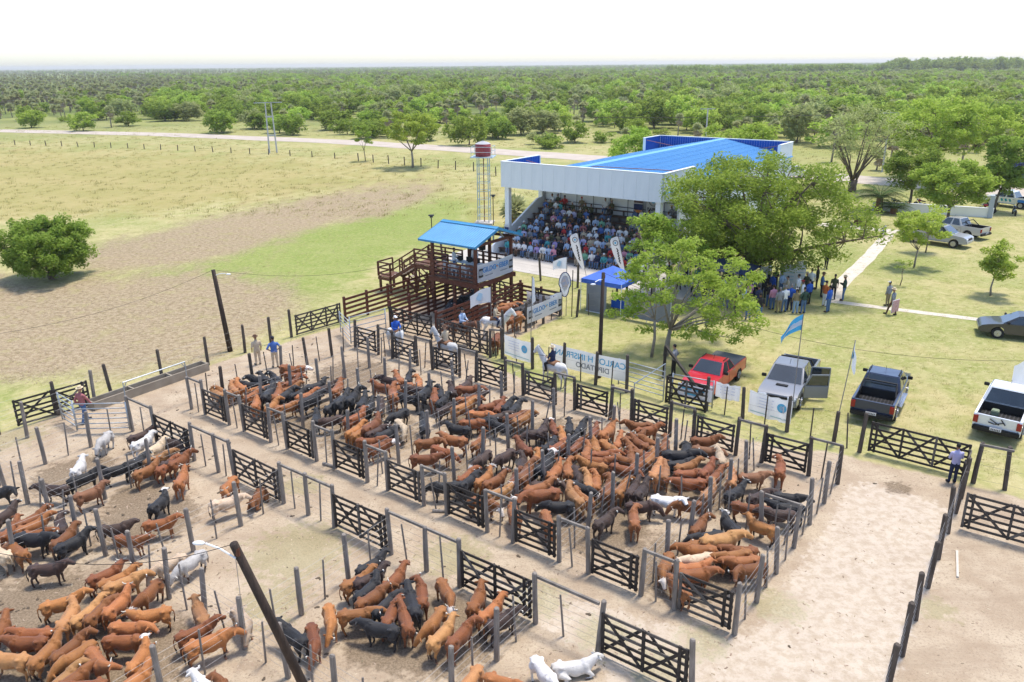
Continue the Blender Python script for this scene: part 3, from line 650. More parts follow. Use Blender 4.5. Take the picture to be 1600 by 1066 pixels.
def coat(nm,c,c2):
    m=mat('coat_'+nm,c,c2,3.0,.58,bump=.35,bscale=30,spec=.3,contrast=.36); n=m.node_tree; L=n.links; b=n.nodes['Principled BSDF']
    nz=[q for q in n.nodes if q.type=='TEX_NOISE']; oi=n.nodes.new('ShaderNodeObjectInfo'); tc=[q for q in n.nodes if q.type=='TEX_COORD'][0]
    ad=n.nodes.new('ShaderNodeVectorMath'); ad.operation='ADD'; mu=n.nodes.new('ShaderNodeMath'); mu.operation='MULTIPLY'; mu.inputs[1].default_value=40; L.new(oi.outputs['Random'],mu.inputs[0]); L.new(mu.outputs[0],ad.inputs[1]); L.new(tc.outputs['Object'],ad.inputs[0])
    for q in nz: L.new(ad.outputs[0],q.inputs['Vector'])
    rp=[q for q in n.nodes if q.type=='VALTORGB'][0]; hs=n.nodes.new('ShaderNodeHueSaturation'); mr=n.nodes.new('ShaderNodeMapRange'); mr.inputs[3].default_value=.68; mr.inputs[4].default_value=1.12; L.new(oi.outputs['Random'],mr.inputs[0]); L.new(mr.outputs[0],hs.inputs['Value'])
    fr=n.nodes.new('ShaderNodeMath'); fr.operation='FRACT'; L.new(mu.outputs[0],fr.inputs[0]); m2=n.nodes.new('ShaderNodeMapRange'); m2.inputs[3].default_value=.496; m2.inputs[4].default_value=.508; L.new(fr.outputs[0],m2.inputs[0]); L.new(m2.outputs[0],hs.inputs['Hue']); L.new(rp.outputs[0],hs.inputs['Color'])
    # dusty, mud-caked lower flanks and hair whorls
    n2=n.nodes.new('ShaderNodeTexNoise'); n2.inputs['Scale'].default_value=11; n2.inputs['Detail'].default_value=5; L.new(ad.outputs[0],n2.inputs['Vector']); r2=n.nodes.new('ShaderNodeMapRange'); r2.inputs[1].default_value=.52; r2.inputs[2].default_value=.75; r2.inputs[4].default_value=.35; L.new(n2.outputs[0],r2.inputs[0])
    mx=n.nodes.new('ShaderNodeMix'); mx.data_type='RGBA'; L.new(r2.outputs[0],mx.inputs[0]); L.new(hs.outputs[0],mx.inputs[6]); mx.inputs[7].default_value=(*[min(1,x*.45+.02) for x in c],1); L.new(mx.outputs[2],b.inputs['Base Color']); b.inputs['Sheen Weight'].default_value=.15
    return m
KO={'o':coat('orange',(.30,.10,.025),(.44,.17,.05)),'r':coat('rust',(.175,.05,.013),(.30,.098,.025)),'t':coat('tan',(.36,.15,.05),(.48,.23,.085)),'c':coat('cream',(.50,.36,.23),(.64,.49,.34)),
 'k':coat('dark',(.030,.017,.013),(.075,.038,.026)),'b':coat('black',(.009,.009,.010),(.024,.022,.023)),'w':coat('white',(.66,.62,.57),(.80,.77,.73)),'g':coat('grey',(.34,.31,.28),(.66,.63,.59)),'B':coat('brown',(.17,.065,.028),(.27,.115,.05))}
NOSE={'w':mat('dark_nose',(.06,.045,.04),rough=.4)}
pinknose=mat('pale_nose',(.34,.19,.13),rough=.4); wface=mat('white_blaze',(.70,.64,.57),(.78,.72,.66),6,.7); hornm=mat('horn',(.55,.50,.40),(.66,.62,.52),5,.5)
CN={'o':'orange rust','r':'dark rust','t':'tan','c':'cream','k':'dark brown','b':'black','w':'white','g':'mottled grey','B':'brown'}
hm=MB(); hm.tube([(0,0,0),(0,.09,.03),(.02,.14,.09)],[.026,.02,.006],6); HORN=hm.mesh('horn',hornm,smooth=True); TAG=MB().box((0,0,0),(.03,.06,.07)).mesh('ear_tag',mat('ear_tag_plastic',(.75,.72,.62),rough=.5))
def pen_of(s,t):
    if t>2: return 'the race under the tower' if s<-23.9 else 'the riders pen'
    if t>0: return 'the track beyond the pens'
    if t>-5.27: return f'{ordw(max(1,min(9,int((s+27)//3)+1)))} far-row pen'
    if t>-10.6: return f'{ordw(max(1,min(9,int((s+27)//3)+1)))} alley-row pen'
    if t>-19.17:
        for i,b in enumerate((-22.2,-16.4,-10.8,-4.9,99)):
            if s<b: return f'the {ordw(i+1)} lower pen'
    return 'the far left outer pen' if s<-20.5 else 'the lower left herd pen' if s<-11 else 'the bottom edge pen'
CAT=[]
def cattle(ox,oy,sc,txt):
    for ln in txt.strip().split(';'):
        q=ln.split()
        if len(q)<5: continue
        x0,y0,x1,y1=[float(v) for v in q[:4]]; CAT.append((ox+x0/sc,oy+y0/sc,ox+x1/sc,oy+y1/sc,q[4],q[5] if len(q)>5 else 'l'))
cattle(0,640,5,"""850 185 775 255 g d; 1060 205 1140 175 k u; 1040 280 1180 205 w u; 580 480 640 400 w u; 550 560 750 490 b u; 820 480 1010 430 b l; 1020 440 1130 350 b l; 1150 330 1270 260 c u; 1290 240 1380 255 k d;
1160 400 1310 340 t l; 1270 430 1420 360 kF l; 1070 500 1220 430 oH u; 1240 465 1350 385 r u; 1330 430 1470 340 rH u; 1390 580 1440 490 oH u; 1185 770 1300 670 bF u; 510 610 310 600 k l; 600 680 790 610 B u; 1130 890 1360 850 r u; 830 930 960 910 k l; 930 1000 1090 1010 rH l;
-80 640 20 625 b l; -20 840 80 775 k u; 20 990 140 870 r u; 170 890 320 810 r u; 170 935 340 860 o u; 485 950 460 850 k u; 170 980 400 950 r l; 130 1010 390 1010 b l; 440 1045 560 950 r u; 480 1065 640 985 b u""")
cattle(0,853,5,"""190 70 70 -10 r d; 40 70 -60 20 c l; 250 165 480 145 k u; 710 260 930 160 r l; 800 285 1020 195 o u; 860 320 1070 240 t l; 1230 280 1090 420 rF d; 340 470 620 390 o u; 490 590 570 470 t u; 590 570 760 440 t u; 710 560 830 450 r l; 840 520 990 380 oH u; 1290 500 1050 545 o l; 880 625 1140 625 o l; 850 725 1090 720 r d; 1030 950 1150 780 oF u;
270 900 440 740 o u; 440 860 640 710 r u; 720 760 450 930 o d; 710 820 800 950 oL l; 170 870 -50 855 t l; 340 740 60 745 r l; 350 665 140 670 r l; -60 720 30 600 r u; 420 1080 530 990 t u; 500 1070 600 1005 r l; 760 1075 540 1095 r l; 960 1100 1110 1000 o u""")
cattle(0,706,2.963,"""830 850 980 790 r u; 870 910 1060 840 o l; 945 780 908 700 t u; 930 465 830 530 g d""")
cattle(0,0,1,"""370 951 385 972 c d; 340 1085 308 1062 w u; 360 1090 345 1064 r u; 278 872 248 884 c d; 332 788 374 777 c l; 363 749 350 763 oL l; 408 768 396 784 r y; 638 984 628 949 r u; 648 958 638 922 b u""")
cattle(320,853,5,"""1230 175 1370 95 b u; 1100 305 1280 215 o u; 1210 285 1370 205 k u; 1200 395 1350 270 b u; 1240 435 1370 350 r l; 1430 305 1530 200 r u; 1350 505 1480 390 b l; 1430 565 1485 455 r l; 1090 530 1290 510 o l; 1440 640 1290 610 b l; 965 480 990 620 o d; 830 630 860 780 r d; 740 725 630 645 b u""")
cattle(640,853,5,"""95 425 90 300 r u; 250 280 320 395 oF d; 500 465 550 365 r u; 580 545 690 445 o u; 650 605 790 520 k l; 250 495 130 650 o d; 190 740 310 620 t u; 350 735 440 640 r u; 1000 900 1110 1030 w d; 1190 945 1370 925 w y; 500 990 430 1080 t d; 660 1035 830 1085 o l""")
cattle(280,480,5,"""800 490 970 515 rF l; 835 515 950 535 r l; 695 565 650 540 b u; 775 565 730 530 b u; 700 575 550 560 b l; 440 650 400 605 t u; 490 625 455 600 o u; 620 600 510 595 b l; 720 605 600 640 o l; 800 605 930 565 r u; 800 650 930 605 o u; 610 655 770 605 b l; 660 725 740 640 b u; 750 720 790 645 r u; 770 715 880 650 b u; 890 690 980 645 b l; 930 700 1050 660 o u; 1000 625 1140 580 b u; 1080 645 1220 595 k u; 1210 670 1260 600 r u; 920 790 1140 680 b l; 770 780 900 745 o l; 700 785 745 745 o u; 540 700 610 660 r l; 590 785 610 715 o u; 320 680 260 640 t l; 380 665 320 645 o u;
1150 800 1250 730 b u; 1220 795 1330 705 b u; 1320 765 1390 680 b u; 1410 790 1460 710 b u; 1470 795 1505 735 b u; 1560 800 1580 745 k u; 1240 860 1120 885 k d; 1300 900 1450 830 r u; 1065 890 1075 825 b u""")
cattle(320,640,5,"""1110 185 1230 115 o u; 1165 205 1270 135 o u; 1250 185 1370 95 r u; 1280 195 1400 140 k l; 1360 205 1470 155 b l; 1200 245 1380 240 r l; 1310 295 1430 255 rF l; 1510 95 1560 150 c d""")
cattle(560,480,5,"""370 805 245 860 b d; 240 630 115 600 r u; 290 575 170 548 k l; 330 575 295 530 o u; 390 575 396 525 b u; 470 615 472 565 o u; 275 720 265 640 r u; 400 605 300 635 o l; 500 645 380 625 k l; 430 705 340 690 b l; 470 725 570 640 b u; 590 740 596 670 r u; 642 690 640 640 b u; 742 665 720 610 k u; 815 615 865 580 k u; 770 640 950 640 r l; 620 745 690 690 b u; 850 692 960 682 k l; 790 722 910 712 r l; 740 812 890 755 o u; 640 805 705 770 k l; 960 785 1090 745 r l; 1080 800 1130 735 r u; 1140 795 1192 735 b u; 1200 805 1252 748 b u; 870 825 1030 832 o l; 1030 862 1150 835 k l; 1150 872 1310 825 r l; 1220 895 1340 835 o u; 840 895 930 890 r d; 900 885 1010 872 b l; 1180 935 1040 895 b l; 860 950 700 925 b l; 520 975 510 880 b u""")
cattle(640,640,5,"""50 255 240 232 r l; 430 245 250 215 o l; 190 295 320 342 r d; 20 375 220 372 r l; 500 285 580 205 r u; 610 335 530 400 kF d; 800 325 680 392 kF d; 930 325 850 258 r u; 1030 165 920 182 k d; 1010 180 1062 115 k u; 1150 175 1110 105 rF u; 1245 175 1250 105 b u; 1330 155 1362 85 b u; 1420 205 1462 135 r u; 1200 245 1190 190 o u; 1230 255 1320 190 b l; 1270 315 1330 250 r l; 1060 295 1130 250 b l; 1130 295 1190 260 r l; 1500 215 1590 130 o u; 950 425 1012 345 o u; 870 445 885 385 k u; 1000 505 1110 390 bF u; 1100 525 1172 430 o u; 1240 515 1235 415 o u; 1530 455 1330 410 o u; 870 585 950 450 r u; 800 585 842 485 r u; 530 565 640 480 o u; 590 585 740 510 r u; 410 535 480 480 r l; 430 575 490 530 b l; 350 585 200 592 b d; 650 645 760 612 tF l; 500 705 650 722 rF d; 830 835 800 755 oF u; 1170 665 880 692 r l; 910 635 1110 580 o u; 1000 575 1120 565 k l; 1260 745 1060 742 b d; 1060 805 1090 900 o d; 1340 745 1230 630 t u; 1420 725 1290 642 o l; 1270 565 1430 632 bF d; 1290 455 1330 535 k d; 1400 595 1390 515 t u; 1460 605 1460 515 o u; 1530 685 1580 570 r u; 1370 355 1400 285 o u; 1460 315 1440 238 o u; 1430 345 1600 330 r l; 1380 385 1560 402 r l; 1520 252 1590 302 o l; 1480 885 1570 820 k u""")
cattle(960,640,5,"""270 115 120 112 r u; 190 155 330 132 r u; 90 225 230 190 r u; 20 285 50 205 o u; 190 335 110 272 r u; 240 275 150 222 r u; 300 255 250 232 r l; 390 315 402 240 r u; 130 322 240 352 r l; 20 362 130 402 r l; 0 435 150 472 r l; 140 405 130 330 r u; 250 415 312 335 o u; 170 435 215 398 r l; 300 525 352 430 t u; 390 515 396 445 t u; 380 372 640 370 b l; 420 422 600 402 b l; 490 455 650 410 o u; 510 492 650 482 r l; 680 515 770 430 r u; 740 555 830 478 r u; 700 562 480 562 r l; 565 345 565 255 b d; 630 235 780 232 r u; 620 295 820 322 B l; 840 395 822 335 c u; 1000 515 1170 500 B l; 1290 505 1302 410 r u; 890 665 1010 590 b u; 910 585 922 480 t u; 1250 652 1470 682 b l; 1060 692 1210 632 k l; 1470 772 1220 742 b l; 1370 812 1200 802 k l; 970 742 1130 772 r l; 340 685 490 702 w u; 640 732 520 722 r d; 700 675 780 590 t u; 110 745 310 732 k d; 160 895 146 795 o u; 120 655 180 570 k u; 180 665 242 588 k u; 30 645 92 560 o u; 620 945 702 850 r u; 950 935 860 842 bFR l; 1240 925 1060 860 o u; 830 962 620 1002 b l; 600 1045 800 1012 o l; 690 1055 970 1002 t l""")
cattle(960,853,5,"""430 65 370 185 oF d; 780 35 520 22 r l; 740 65 560 102 c l; 1040 45 830 82 o l; 1110 95 900 112 o l; 1170 155 950 192 r l; 520 215 760 192 r l; 520 165 720 142 o l; 540 335 470 262 oF d; 1110 25 860 12 r l""")
cattle(640,380,5,"""280 555 350 505 b l; 330 485 420 452 b l; 420 445 500 412 b u; 440 485 520 442 k l; 440 505 495 475 r l; 300 530 330 470 b u; 710 505 850 492 o l; 700 535 790 512 r l; 800 545 900 512 b l; 860 495 940 482 b u; 930 570 985 535 k u; 850 560 850 615 o u; 880 530 960 500 b l; 790 610 830 580 r l; 670 780 690 735 r d""")
pens={}
objs=[]
for (x0,y0,x1,y1,c,po) in CAT:
    zc=.70 if po!='y' else .34; a=G(x0,y0,zc); b=G(x1,y1,zc); d=b-a; L=d.length; ctr=(a+b)/2; col=c[0]
    ang=math.atan2(d.y,d.x); scl=max(.82,min(1.02,(L+.12)/1.36)); s_,t_=ST(ctr)
    if t_>2: scl=max(1.0,scl)
    if 'L' in c: v={'l':'lvL','u':'upL','d':'dnL'}[po]
    elif 'R' in c: v={'l':'lvR','u':'upR','d':'dnR'}[po]
    else: v={'u':random.choice(['up0','up1','upL','upR','up0']),'l':random.choice(['lv0','lv1','lvL','lvR']),'d':random.choice(['dn0','dnL','dnR']),'y':'lie'}[po]
    me,pl,mz,hs=COWS[v]; body=KO[col]; face=wface if 'F' in c else body
    nose=NOSE['w'] if col in 'bkwgB' or random.random()<.45 else pinknose
    leg=body if random.random()<.7 or col in 'bw' else KO['k']
    o=inst('cow',me,None,(ctr.x,ctr.y,0),(0,0,ang),(scl*random.uniform(.97,1.04),scl*random.uniform(.94,1.08),scl*random.uniform(.90,.99)),(body,face,nose,leg))
    if 'H' in c or random.random()<.12:
        for s in (-1,1):
            h_=inst('horn',HORN,o,pl+hs*s*.06+Vector((0,0,.09)),(0,0,math.atan2(hs.y,hs.x)-math.pi/2+(0 if s>0 else math.pi)))
    if random.random()<.35:
        s=random.choice((-1,1)); inst('ear_tag',TAG,o,pl+hs*s*.23+Vector((.02,0,.02)))
    pen=pen_of(s_,t_); desc=CN[col]+(' white-faced' if 'F' in c else '')
    pens.setdefault((desc,pen),[]).append((PX(ctr)[0],o,po))
for (desc,pen),lst in pens.items():
    lst.sort(key=lambda q:q[0])
    for i,(x,o,po) in enumerate(lst):
        ps={'u':'head raised','l':'head level','d':'head lowered','y':'lying down'}[po]
        wh='' if len(lst)==1 else f'{ordw(i+1)} such from left '
        tag(o,f'{desc} calf, {ps}, {wh}in {pen}','cow','cattle standing in the pens')
# ------------------------------------------------------------------ auctioneer's timber tower
tw=empty('timber_tower',S(-27.75,7.8),AN,'reddish timber tower with sky blue gable roof above the races','tower')
def tpart(nm,f,m=wood_red,par=tw,**k): mb=MB(); f(mb); return mb.build(nm,m,par,**k)
TX,TY,DZ=3.55,3.7,2.55
for x,y,z1 in ((0,0,5.0),(TX,0,5.0),(TX,TY,5.0),(0,TY,5.0),(TX,TY/2,2.5),(TX/2,0,2.5),(TX/2,TY,5.0)):
    tpart('post',lambda mb:mb.box((x,y,z1/2),(.17,.17,z1)))
for y in (0,TY): tpart('beam',lambda mb:mb.box((TX/2-.0,y-.13 if y==0 else y+.13,DZ-.17),(TX+.5,.08,.30)))
for x in (0,TX): tpart('beam',lambda mb:mb.box((x-.13 if x==0 else x+.13,TY/2,DZ-.17),(.08,TY+.2,.28)))
dk=MB().box((0,0,0),(.19,TY+.25,.045)).mesh('deck_plank',wood_brn)
for k in range(19): inst('deck_plank',dk,tw,(.0+k*.197,TY/2,DZ+.02))
def railing(a,b,z,par,n=2,h=1.05,m=wood_red,nb=4,bh=.10):
    a=Vector(a); b=Vector(b); za=a.z; 
    for k in range(n): p=a.lerp(b,k/(n-1)); MB().box((p.x,p.y,p.z+h/2),(.09,.09,h)).build('baluster',m,par)
    for j in range(nb): z_=.2+(h-.22)*j/(nb-1); MB().bar(a+Vector((0,0,z_)),b+Vector((0,0,z_)),.045,bh).build('hand_rail',m,par)
railing((.1,-.05,DZ),(TX-.1,-.05,DZ),DZ,tw,4); railing((TX+.05,.1,DZ),(TX+.05,TY-.1,DZ),DZ,tw,3); railing((.1,TY+.05,DZ),(TX-.1,TY+.05,DZ),DZ,tw,4); railing((-.05,.1,DZ),(-.05,1.5,DZ),DZ,tw,2)
for y in (0,TY): tpart('beam',lambda mb:mb.box((TX/2,y,4.93),(TX+.5,.12,.17)))
for x in (0,TX): tpart('beam',lambda mb:mb.box((x,TY/2,4.90),(.12,TY,.17)))
# roof: sheets on each slope, barge boards, truss
x0,x1,ye,yf,yr,ze,zr=-.65,4.0,-.6,4.4,1.85,5.0,5.82
sh=(x1-x0)/6
for k in range(6):
    for (ya,za,yb,zb) in ((ye,ze,yr,zr),(yf,ze,yr,zr)):
        mb=MB(); d=.022
        for j in range(4):
            xa=x0+sh*k+sh*j/4+.002; xb=xa+sh/4
            mb.add([(xa,ya,za),(xa+.05,ya,za+d),(xa+.09,ya,za+d),(xa+.14,ya,za),(xb,ya,za),(xa,yb,zb),(xa+.05,yb,zb+d),(xa+.09,yb,zb+d),(xa+.14,yb,zb),(xb,yb,zb)],[(0,1,6,5),(1,2,7,6),(2,3,8,7),(3,4,9,8)])
        mb.build('roof_sheet',blue_roof2,tw,fix=False)
tpart('ridge_cap',lambda mb:(mb.bar((x0,yr-.12,zr+.01),(x1,yr-.12,zr+.01),.3,.02,up=(0,-.33,1)),mb.bar((x0,yr+.12,zr+.01),(x1,yr+.12,zr+.01),.3,.02,up=(0,.33,1))),blue_roof2)
for x in (x0,x1):
    tpart('barge_board',lambda mb:mb.bar((x,ye,ze-.06),(x,yr,zr-.06),.03,.16),blue_roof2); tpart('barge_board',lambda mb:mb.bar((x,yf,ze-.06),(x,yr,zr-.06),.03,.16),blue_roof2)
tpart('eave_board',lambda mb:mb.box(((x0+x1)/2,ye-.01,ze-.04),(x1-x0-.07,.03,.12)),blue_roof2)
for x in (.0,TX):
    for (ya,za,yb,zb) in ((ye,ze-.1,yr,zr-.12),(yf,ze-.1,yr,zr-.12),(ye+.3,ze-.1,yf-.3,ze-.1),(yr,ze-.1,yr,zr-.12),(yr-1.1,ze-.1,yr-.55,zr-.3),(yr+1.1,ze-.1,yr+.55,zr-.3)):
        tpart('truss_bar',lambda mb:mb.bar((x,ya,za),(x,yb,zb),.06,.10),steel_m)
# side walkway, stairs, landing
wx0,wy0,wy1=-3.3,1.7,3.2
for k in range(16): MB().box((wx0+.1+k*.197,(wy0+wy1)/2,DZ+.02),(.19,wy1-wy0,.045)).build('deck_plank',wood_brn,tw)
for y in (wy0,wy1): tpart('beam',lambda mb:mb.box((wx0/2-.1,y,DZ-.16),(-wx0-.15,.09,.26)))
for x,y in ((wx0+.1,wy0),(wx0+.1,wy1),(wx0/2,wy0),(wx0/2,wy1)): tpart('post',lambda mb:mb.box((x,y,(DZ-.05)/2),(.14,.14,DZ-.05)))
railing((wx0+.05,wy0,DZ),(-.2,wy0,DZ),DZ,tw,3); railing((wx0+.05,wy1,DZ),(-.2,wy1,DZ),DZ,tw,3)
LX0,LX1,LZ=-6.9,-5.7,1.15
for k in range(6): MB().box((LX0+.1+k*.2,(wy0+wy1)/2,LZ),(.19,wy1-wy0,.05)).build('deck_plank',wood_brn,tw)
for x in (LX0+.1,LX1-.1):
    for y in (wy0+.08,wy1-.08): tpart('post',lambda mb:mb.box((x,y,(LZ-.03)/2),(.14,.14,LZ-.03)))
for y in (wy0,wy1): tpart('beam',lambda mb:mb.box(((LX0+LX1)/2,y-.02,LZ-.14),(LX1-LX0,.06,.2)))
railing((LX0,wy0,LZ),(LX1,wy0,LZ),LZ,tw,2,nb=3); railing((LX0,wy0+.05,LZ),(LX0,wy1,LZ),LZ,tw,2,nb=3)
def flight(xa,za,xb,zb,y0,y1,n):
    for y in (y0,y1): tpart('stringer',lambda mb:mb.bar((xa,y,za-.1),(xb,y,zb-.1),.06,.24))
    for k in range(n):
        f=(k+.5)/n; MB().box((xa+(xb-xa)*f,(y0+y1)/2,za+(zb-za)*(k+.8)/n-.05),(abs(xb-xa)/n*.85,y1-y0-.07,.045)).build('tread',mat('pale_tread',(.46,.38,.32),(.55,.47,.40),5),tw)
    for y in (y0,y1):
        for z in (.5,.95): tpart('hand_rail',lambda mb:mb.bar((xa,y,za+z),(xb,y,zb+z),.045,.09))
        for f in (0,.5,1): tpart('baluster',lambda mb:mb.box((xa+(xb-xa)*f,y,za+(zb-za)*f+.45),(.08,.08,.95)))
flight(LX1,LZ,wx0,DZ,wy0+.05,wy1-.05,8)
flight(LX0+.6,LZ,LX0+2.4,.0,wy1+.1,wy1+1.2,6)
# desk, chairs, loudspeaker on the deck
ds=empty('table',W(-26.3,9.4,DZ+.045),AN,'long white table with black monitors on the tower deck','table')
MB().box((0,0,.72),(2.3,.7,.04)).build('table_top',white_m,ds)
for x in (-1.05,1.05):
    for y in (-.28,.28): MB().box((x,y,.35),(.05,.05,.7)).build('leg',steel_m,ds)
for i,(dx,nm) in enumerate(((-.55,'left'),(.25,'middle'),(.85,'right'))):
    mo=empty('monitor',W(-26.3+dx,9.45,DZ+.785),AN+.1*i,f'black monitor standing at the {nm} of the tower table','monitor','monitors on the tower table')
    MB().box((0,0,.2),(.48,.04,.3)).build('screen',black_m,mo); MB().box((0,.02,.03),(.2,.16,.06)).build('stand',black_m,mo)
def chair(loc,rz,label):
    c=empty('plastic_chair',loc,rz,label,'chair','white chairs on the tower deck')
    MB().box((0,0,.44),(.42,.42,.04)).build('seat',white_m,c); MB().box((-.2,0,.66),(.035,.42,.42)).build('backrest',white_m,c)
    for x in (-.18,.18):
        for y in (-.18,.18): MB().box((x,y,.21),(.04,.04,.42)).build('leg',white_m,c)
    for y in (-.21,.21): MB().box((0,y,.62),(.38,.04,.035)).build('armrest',white_m,c)
for i,(s,t,n_) in enumerate(((-27.2,8.6,'nearest the stairs'),(-26.4,8.5,'second from the stairs'),(-25.6,8.5,'third from the stairs'),(-24.8,8.8,'beside the slogan banner'))): chair(W(s,t,DZ+.045),AN+1.4,f'white plastic chair on the tower deck, {n_}')
sp=empty('loudspeaker',W(-26.2,11.0,DZ+.045),AN,'black loudspeaker on a stand at the back of the tower deck','speaker')
MB().box((0,0,1.55),(.34,.3,.6)).build('cabinet',black_m,sp); MB().tube([(0,0,0),(0,0,1.3)],.03,8).build('stand',black_m,sp)
# ------------------------------------------------------------------ pavilion with stand
PS,PT=-35.6,25.6
pv=empty('pavilion',S(PS,PT),AN,'white pavilion with bright blue sheet roof and open stand','building')
PW_,PD,ZT,ZB,ZE,ZR=15.2,30.1,7.62,5.48,6.1,7.6
def pp(nm,c,d,m=panel_m,par=pv,**k): return MB().box(c,d).build(nm,m,par,**k)
npn=14; wpn=PW_/npn; pan=MB().box((0,0,0),(wpn-.012,.16,ZT-ZB)).mesh('panel',panel_m)
for k in range(npn): inst('panel',pan,pv,(wpn*(k+.5),0,(ZT+ZB)/2))
pp('backing',(PW_/2,.14,(ZT+ZB)/2-.02),(PW_-.05,.12,ZT-ZB-.06))
spn=MB().box((0,0,0),(.16,1.10,ZT-ZB)).mesh('panel',panel_m)
def ribbed(mb,a,b,z0,z1,nrm,step=.27,dep=.04):
    a=Vector(a); b=Vector(b); L=(b-a).length; d=(b-a)/L; n_=int(L/step); nv=Vector(nrm)
    for k in range(n_):
        p=a+d*(k*L/n_); q=a+d*((k+.6)*L/n_); r=a+d*((k+1)*L/n_)
        for (u,v,o) in ((p,q,0),(q,r,dep)):
            mb.add([(u+nv*o)+Vector((0,0,z0)),(v+nv*o)+Vector((0,0,z0)),(v+nv*o)+Vector((0,0,z1)),(u+nv*o)+Vector((0,0,z1))],[(0,1,2,3)])
        mb.add([q+Vector((0,0,z0)),q+nv*dep+Vector((0,0,z0)),q+nv*dep+Vector((0,0,z1)),q+Vector((0,0,z1))],[(0,1,2,3)])
for x,sg in ((0,1),(PW_,-1)):
    for (y0,y1) in ((.1,5.6),(26.3,PD)):
        n_=int((y1-y0)/1.1); 
        for k in range(n_): inst('panel',spn,pv,(x,y0+(y1-y0)*(k+.5)/n_,(ZT+ZB)/2),(0,0,0),(1,(y1-y0)/n_/1.112,1))
        mb=MB(); ribbed(mb,(x+sg*.1,y0,0),(x+sg*.1,y1,0),ZB+.3,ZT-.03,(sg,0,0)); mb.build('parapet_lining',blue_in,pv,fix=False)
        pp('coping',(x,(y0+y1)/2,ZT+.02),(.26,y1-y0,.03),white_m)
for y,sg in ((.2,1),(PD,-1)):
    mb=MB(); ribbed(mb,(.2,y+sg*.02,0),(PW_-.2,y+sg*.02,0),ZB+.3,ZT-.03,(0,sg,0)); mb.build('parapet_lining',blue_in,pv,fix=False)
pp('back_wall',(PW_/2,PD+.09,ZT/2),(PW_,.15,ZT))
pp('coping',(PW_/2,.05,ZT+.03),(PW_+.1,.3,.03),white_m); pp('coping',(PW_/2,PD+.09,ZT+.03),(PW_+.1,.26,.03),white_m)
for x in (.08,PW_-.08):
    for y in (5.62,26.28): pp('parapet_end',(x,y,(ZT+ZB)/2),(.3,.05,ZT-ZB),white_m)
# roof sheets
yw=(PD-.35)/28
def slope(x0,x1):
    mb=MB(); n_=3
    for j in range(n_):
        a=j*yw/n_; b=a+yw/n_; m_=a+(b-a)*.62
        for (u,v,o1,o2) in ((a,m_,0,0),(m_,m_+.04,0,.07),(m_+.04,b-.04,.07,.07),(b-.04,b,.07,0)):
            R_=9
            for r in range(R_):
                fa,fb=r/R_,(r+1)/R_; xa=x0+(x1-x0)*fa; xb=x0+(x1-x0)*fb; za=ZE+(ZR-ZE)*fa+.02*(r%2)*0; zb=ZE+(ZR-ZE)*fb
                mb.add([(xa,u,za+o1+.035),(xa,v,za+o2+.035),(xb,v,zb+o2),(xb,u,zb+o1)],[(0,1,2,3)])
    return mb.mesh('roof_sheet',blue_roof,fix=False)
mL,mR=slope(-.25,PW_/2),slope(PW_+.25,PW_/2)
for k in range(28):
    inst('roof_sheet',mL,pv,(0,.28+k*yw,0)); inst('roof_sheet',mR,pv,(0,.28+k*yw,0))
mb=MB(); mb.bar((PW_/2-.2,.3,ZR+.03),(PW_/2-.2,PD-.1,ZR+.03),.42,.02,up=(-.18,0,1)); mb.bar((PW_/2+.2,.3,ZR+.03),(PW_/2+.2,PD-.1,ZR+.03),.42,.02,up=(.18,0,1)); mb.build('ridge_cap',mat('light_blue_cap',(.14,.38,.68),rough=.4),pv)
for x in (-.27,PW_+.27): pp('gutter',(x,15.95,ZE-.03),(.14,20.6,.14),white_m)
brace_m=mat('rusty_brace',(.28,.10,.07),rough=.6)
for p,q in (((.2,3.4,7.4),(2.2,5.2,6.6)),((.25,1.2,7.5),(4.0,1.0,7.35)),((.3,26.4,7.4),(2.6,28.5,6.7)),((PW_-.3,26.6,7.5),(PW_-3,28.8,6.9)),((8.2,1.3,7.62),(PW_-.2,2.8,7.55))): MB().tube([p,q],.03,5).build('brace',brace_m,pv)
# walls and columns
pp('side_wall',(PW_-.02,18.05,3.02),(.16,23.9,6.04)); pp('side_wall',(.02,18.05,3.02),(.16,23.9,6.04))
pp('inner_wall',(PW_/2,5.98,3.05),(PW_-.12,.16,5.98),white_m); pp('side_wall',(PW_-.1,4.6,2.7),(.2,2.55,5.4))
pp('ceiling',(PW_/2,3.0,5.62),(PW_-.2,5.6,.05),white_m)
for x,y in ((.45,.35),(.35,5.65),(PW_-.35,.35)): pp('column',(x,y,ZB/2),(.42,.42,ZB),white_m)
pp('light_box',(6.9,5.86,4.6),(1.0,.08,.22),mat('grey_lamp',(.12,.13,.14)))
# the stand: each step a part
NR=9
def rowt(k): return -1.75+.86*k
def rowz(k): return .37*k
gs=empty('grandstand',S(PS,PT),AN,'dark stepped stand under the pavilion roof','grandstand')
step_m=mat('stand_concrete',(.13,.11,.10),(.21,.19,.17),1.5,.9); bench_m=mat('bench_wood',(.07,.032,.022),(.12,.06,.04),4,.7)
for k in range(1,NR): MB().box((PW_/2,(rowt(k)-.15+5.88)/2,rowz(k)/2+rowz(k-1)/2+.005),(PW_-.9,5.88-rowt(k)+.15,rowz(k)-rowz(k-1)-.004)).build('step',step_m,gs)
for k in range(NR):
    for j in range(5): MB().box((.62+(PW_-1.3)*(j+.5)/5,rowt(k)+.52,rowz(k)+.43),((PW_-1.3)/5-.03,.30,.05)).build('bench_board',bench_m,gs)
    for j in range(6): MB().box((.7+(PW_-1.45)*j/5,rowt(k)+.54,rowz(k)+.2),(.08,.2,.40)).build('bench_leg',step_m,gs)
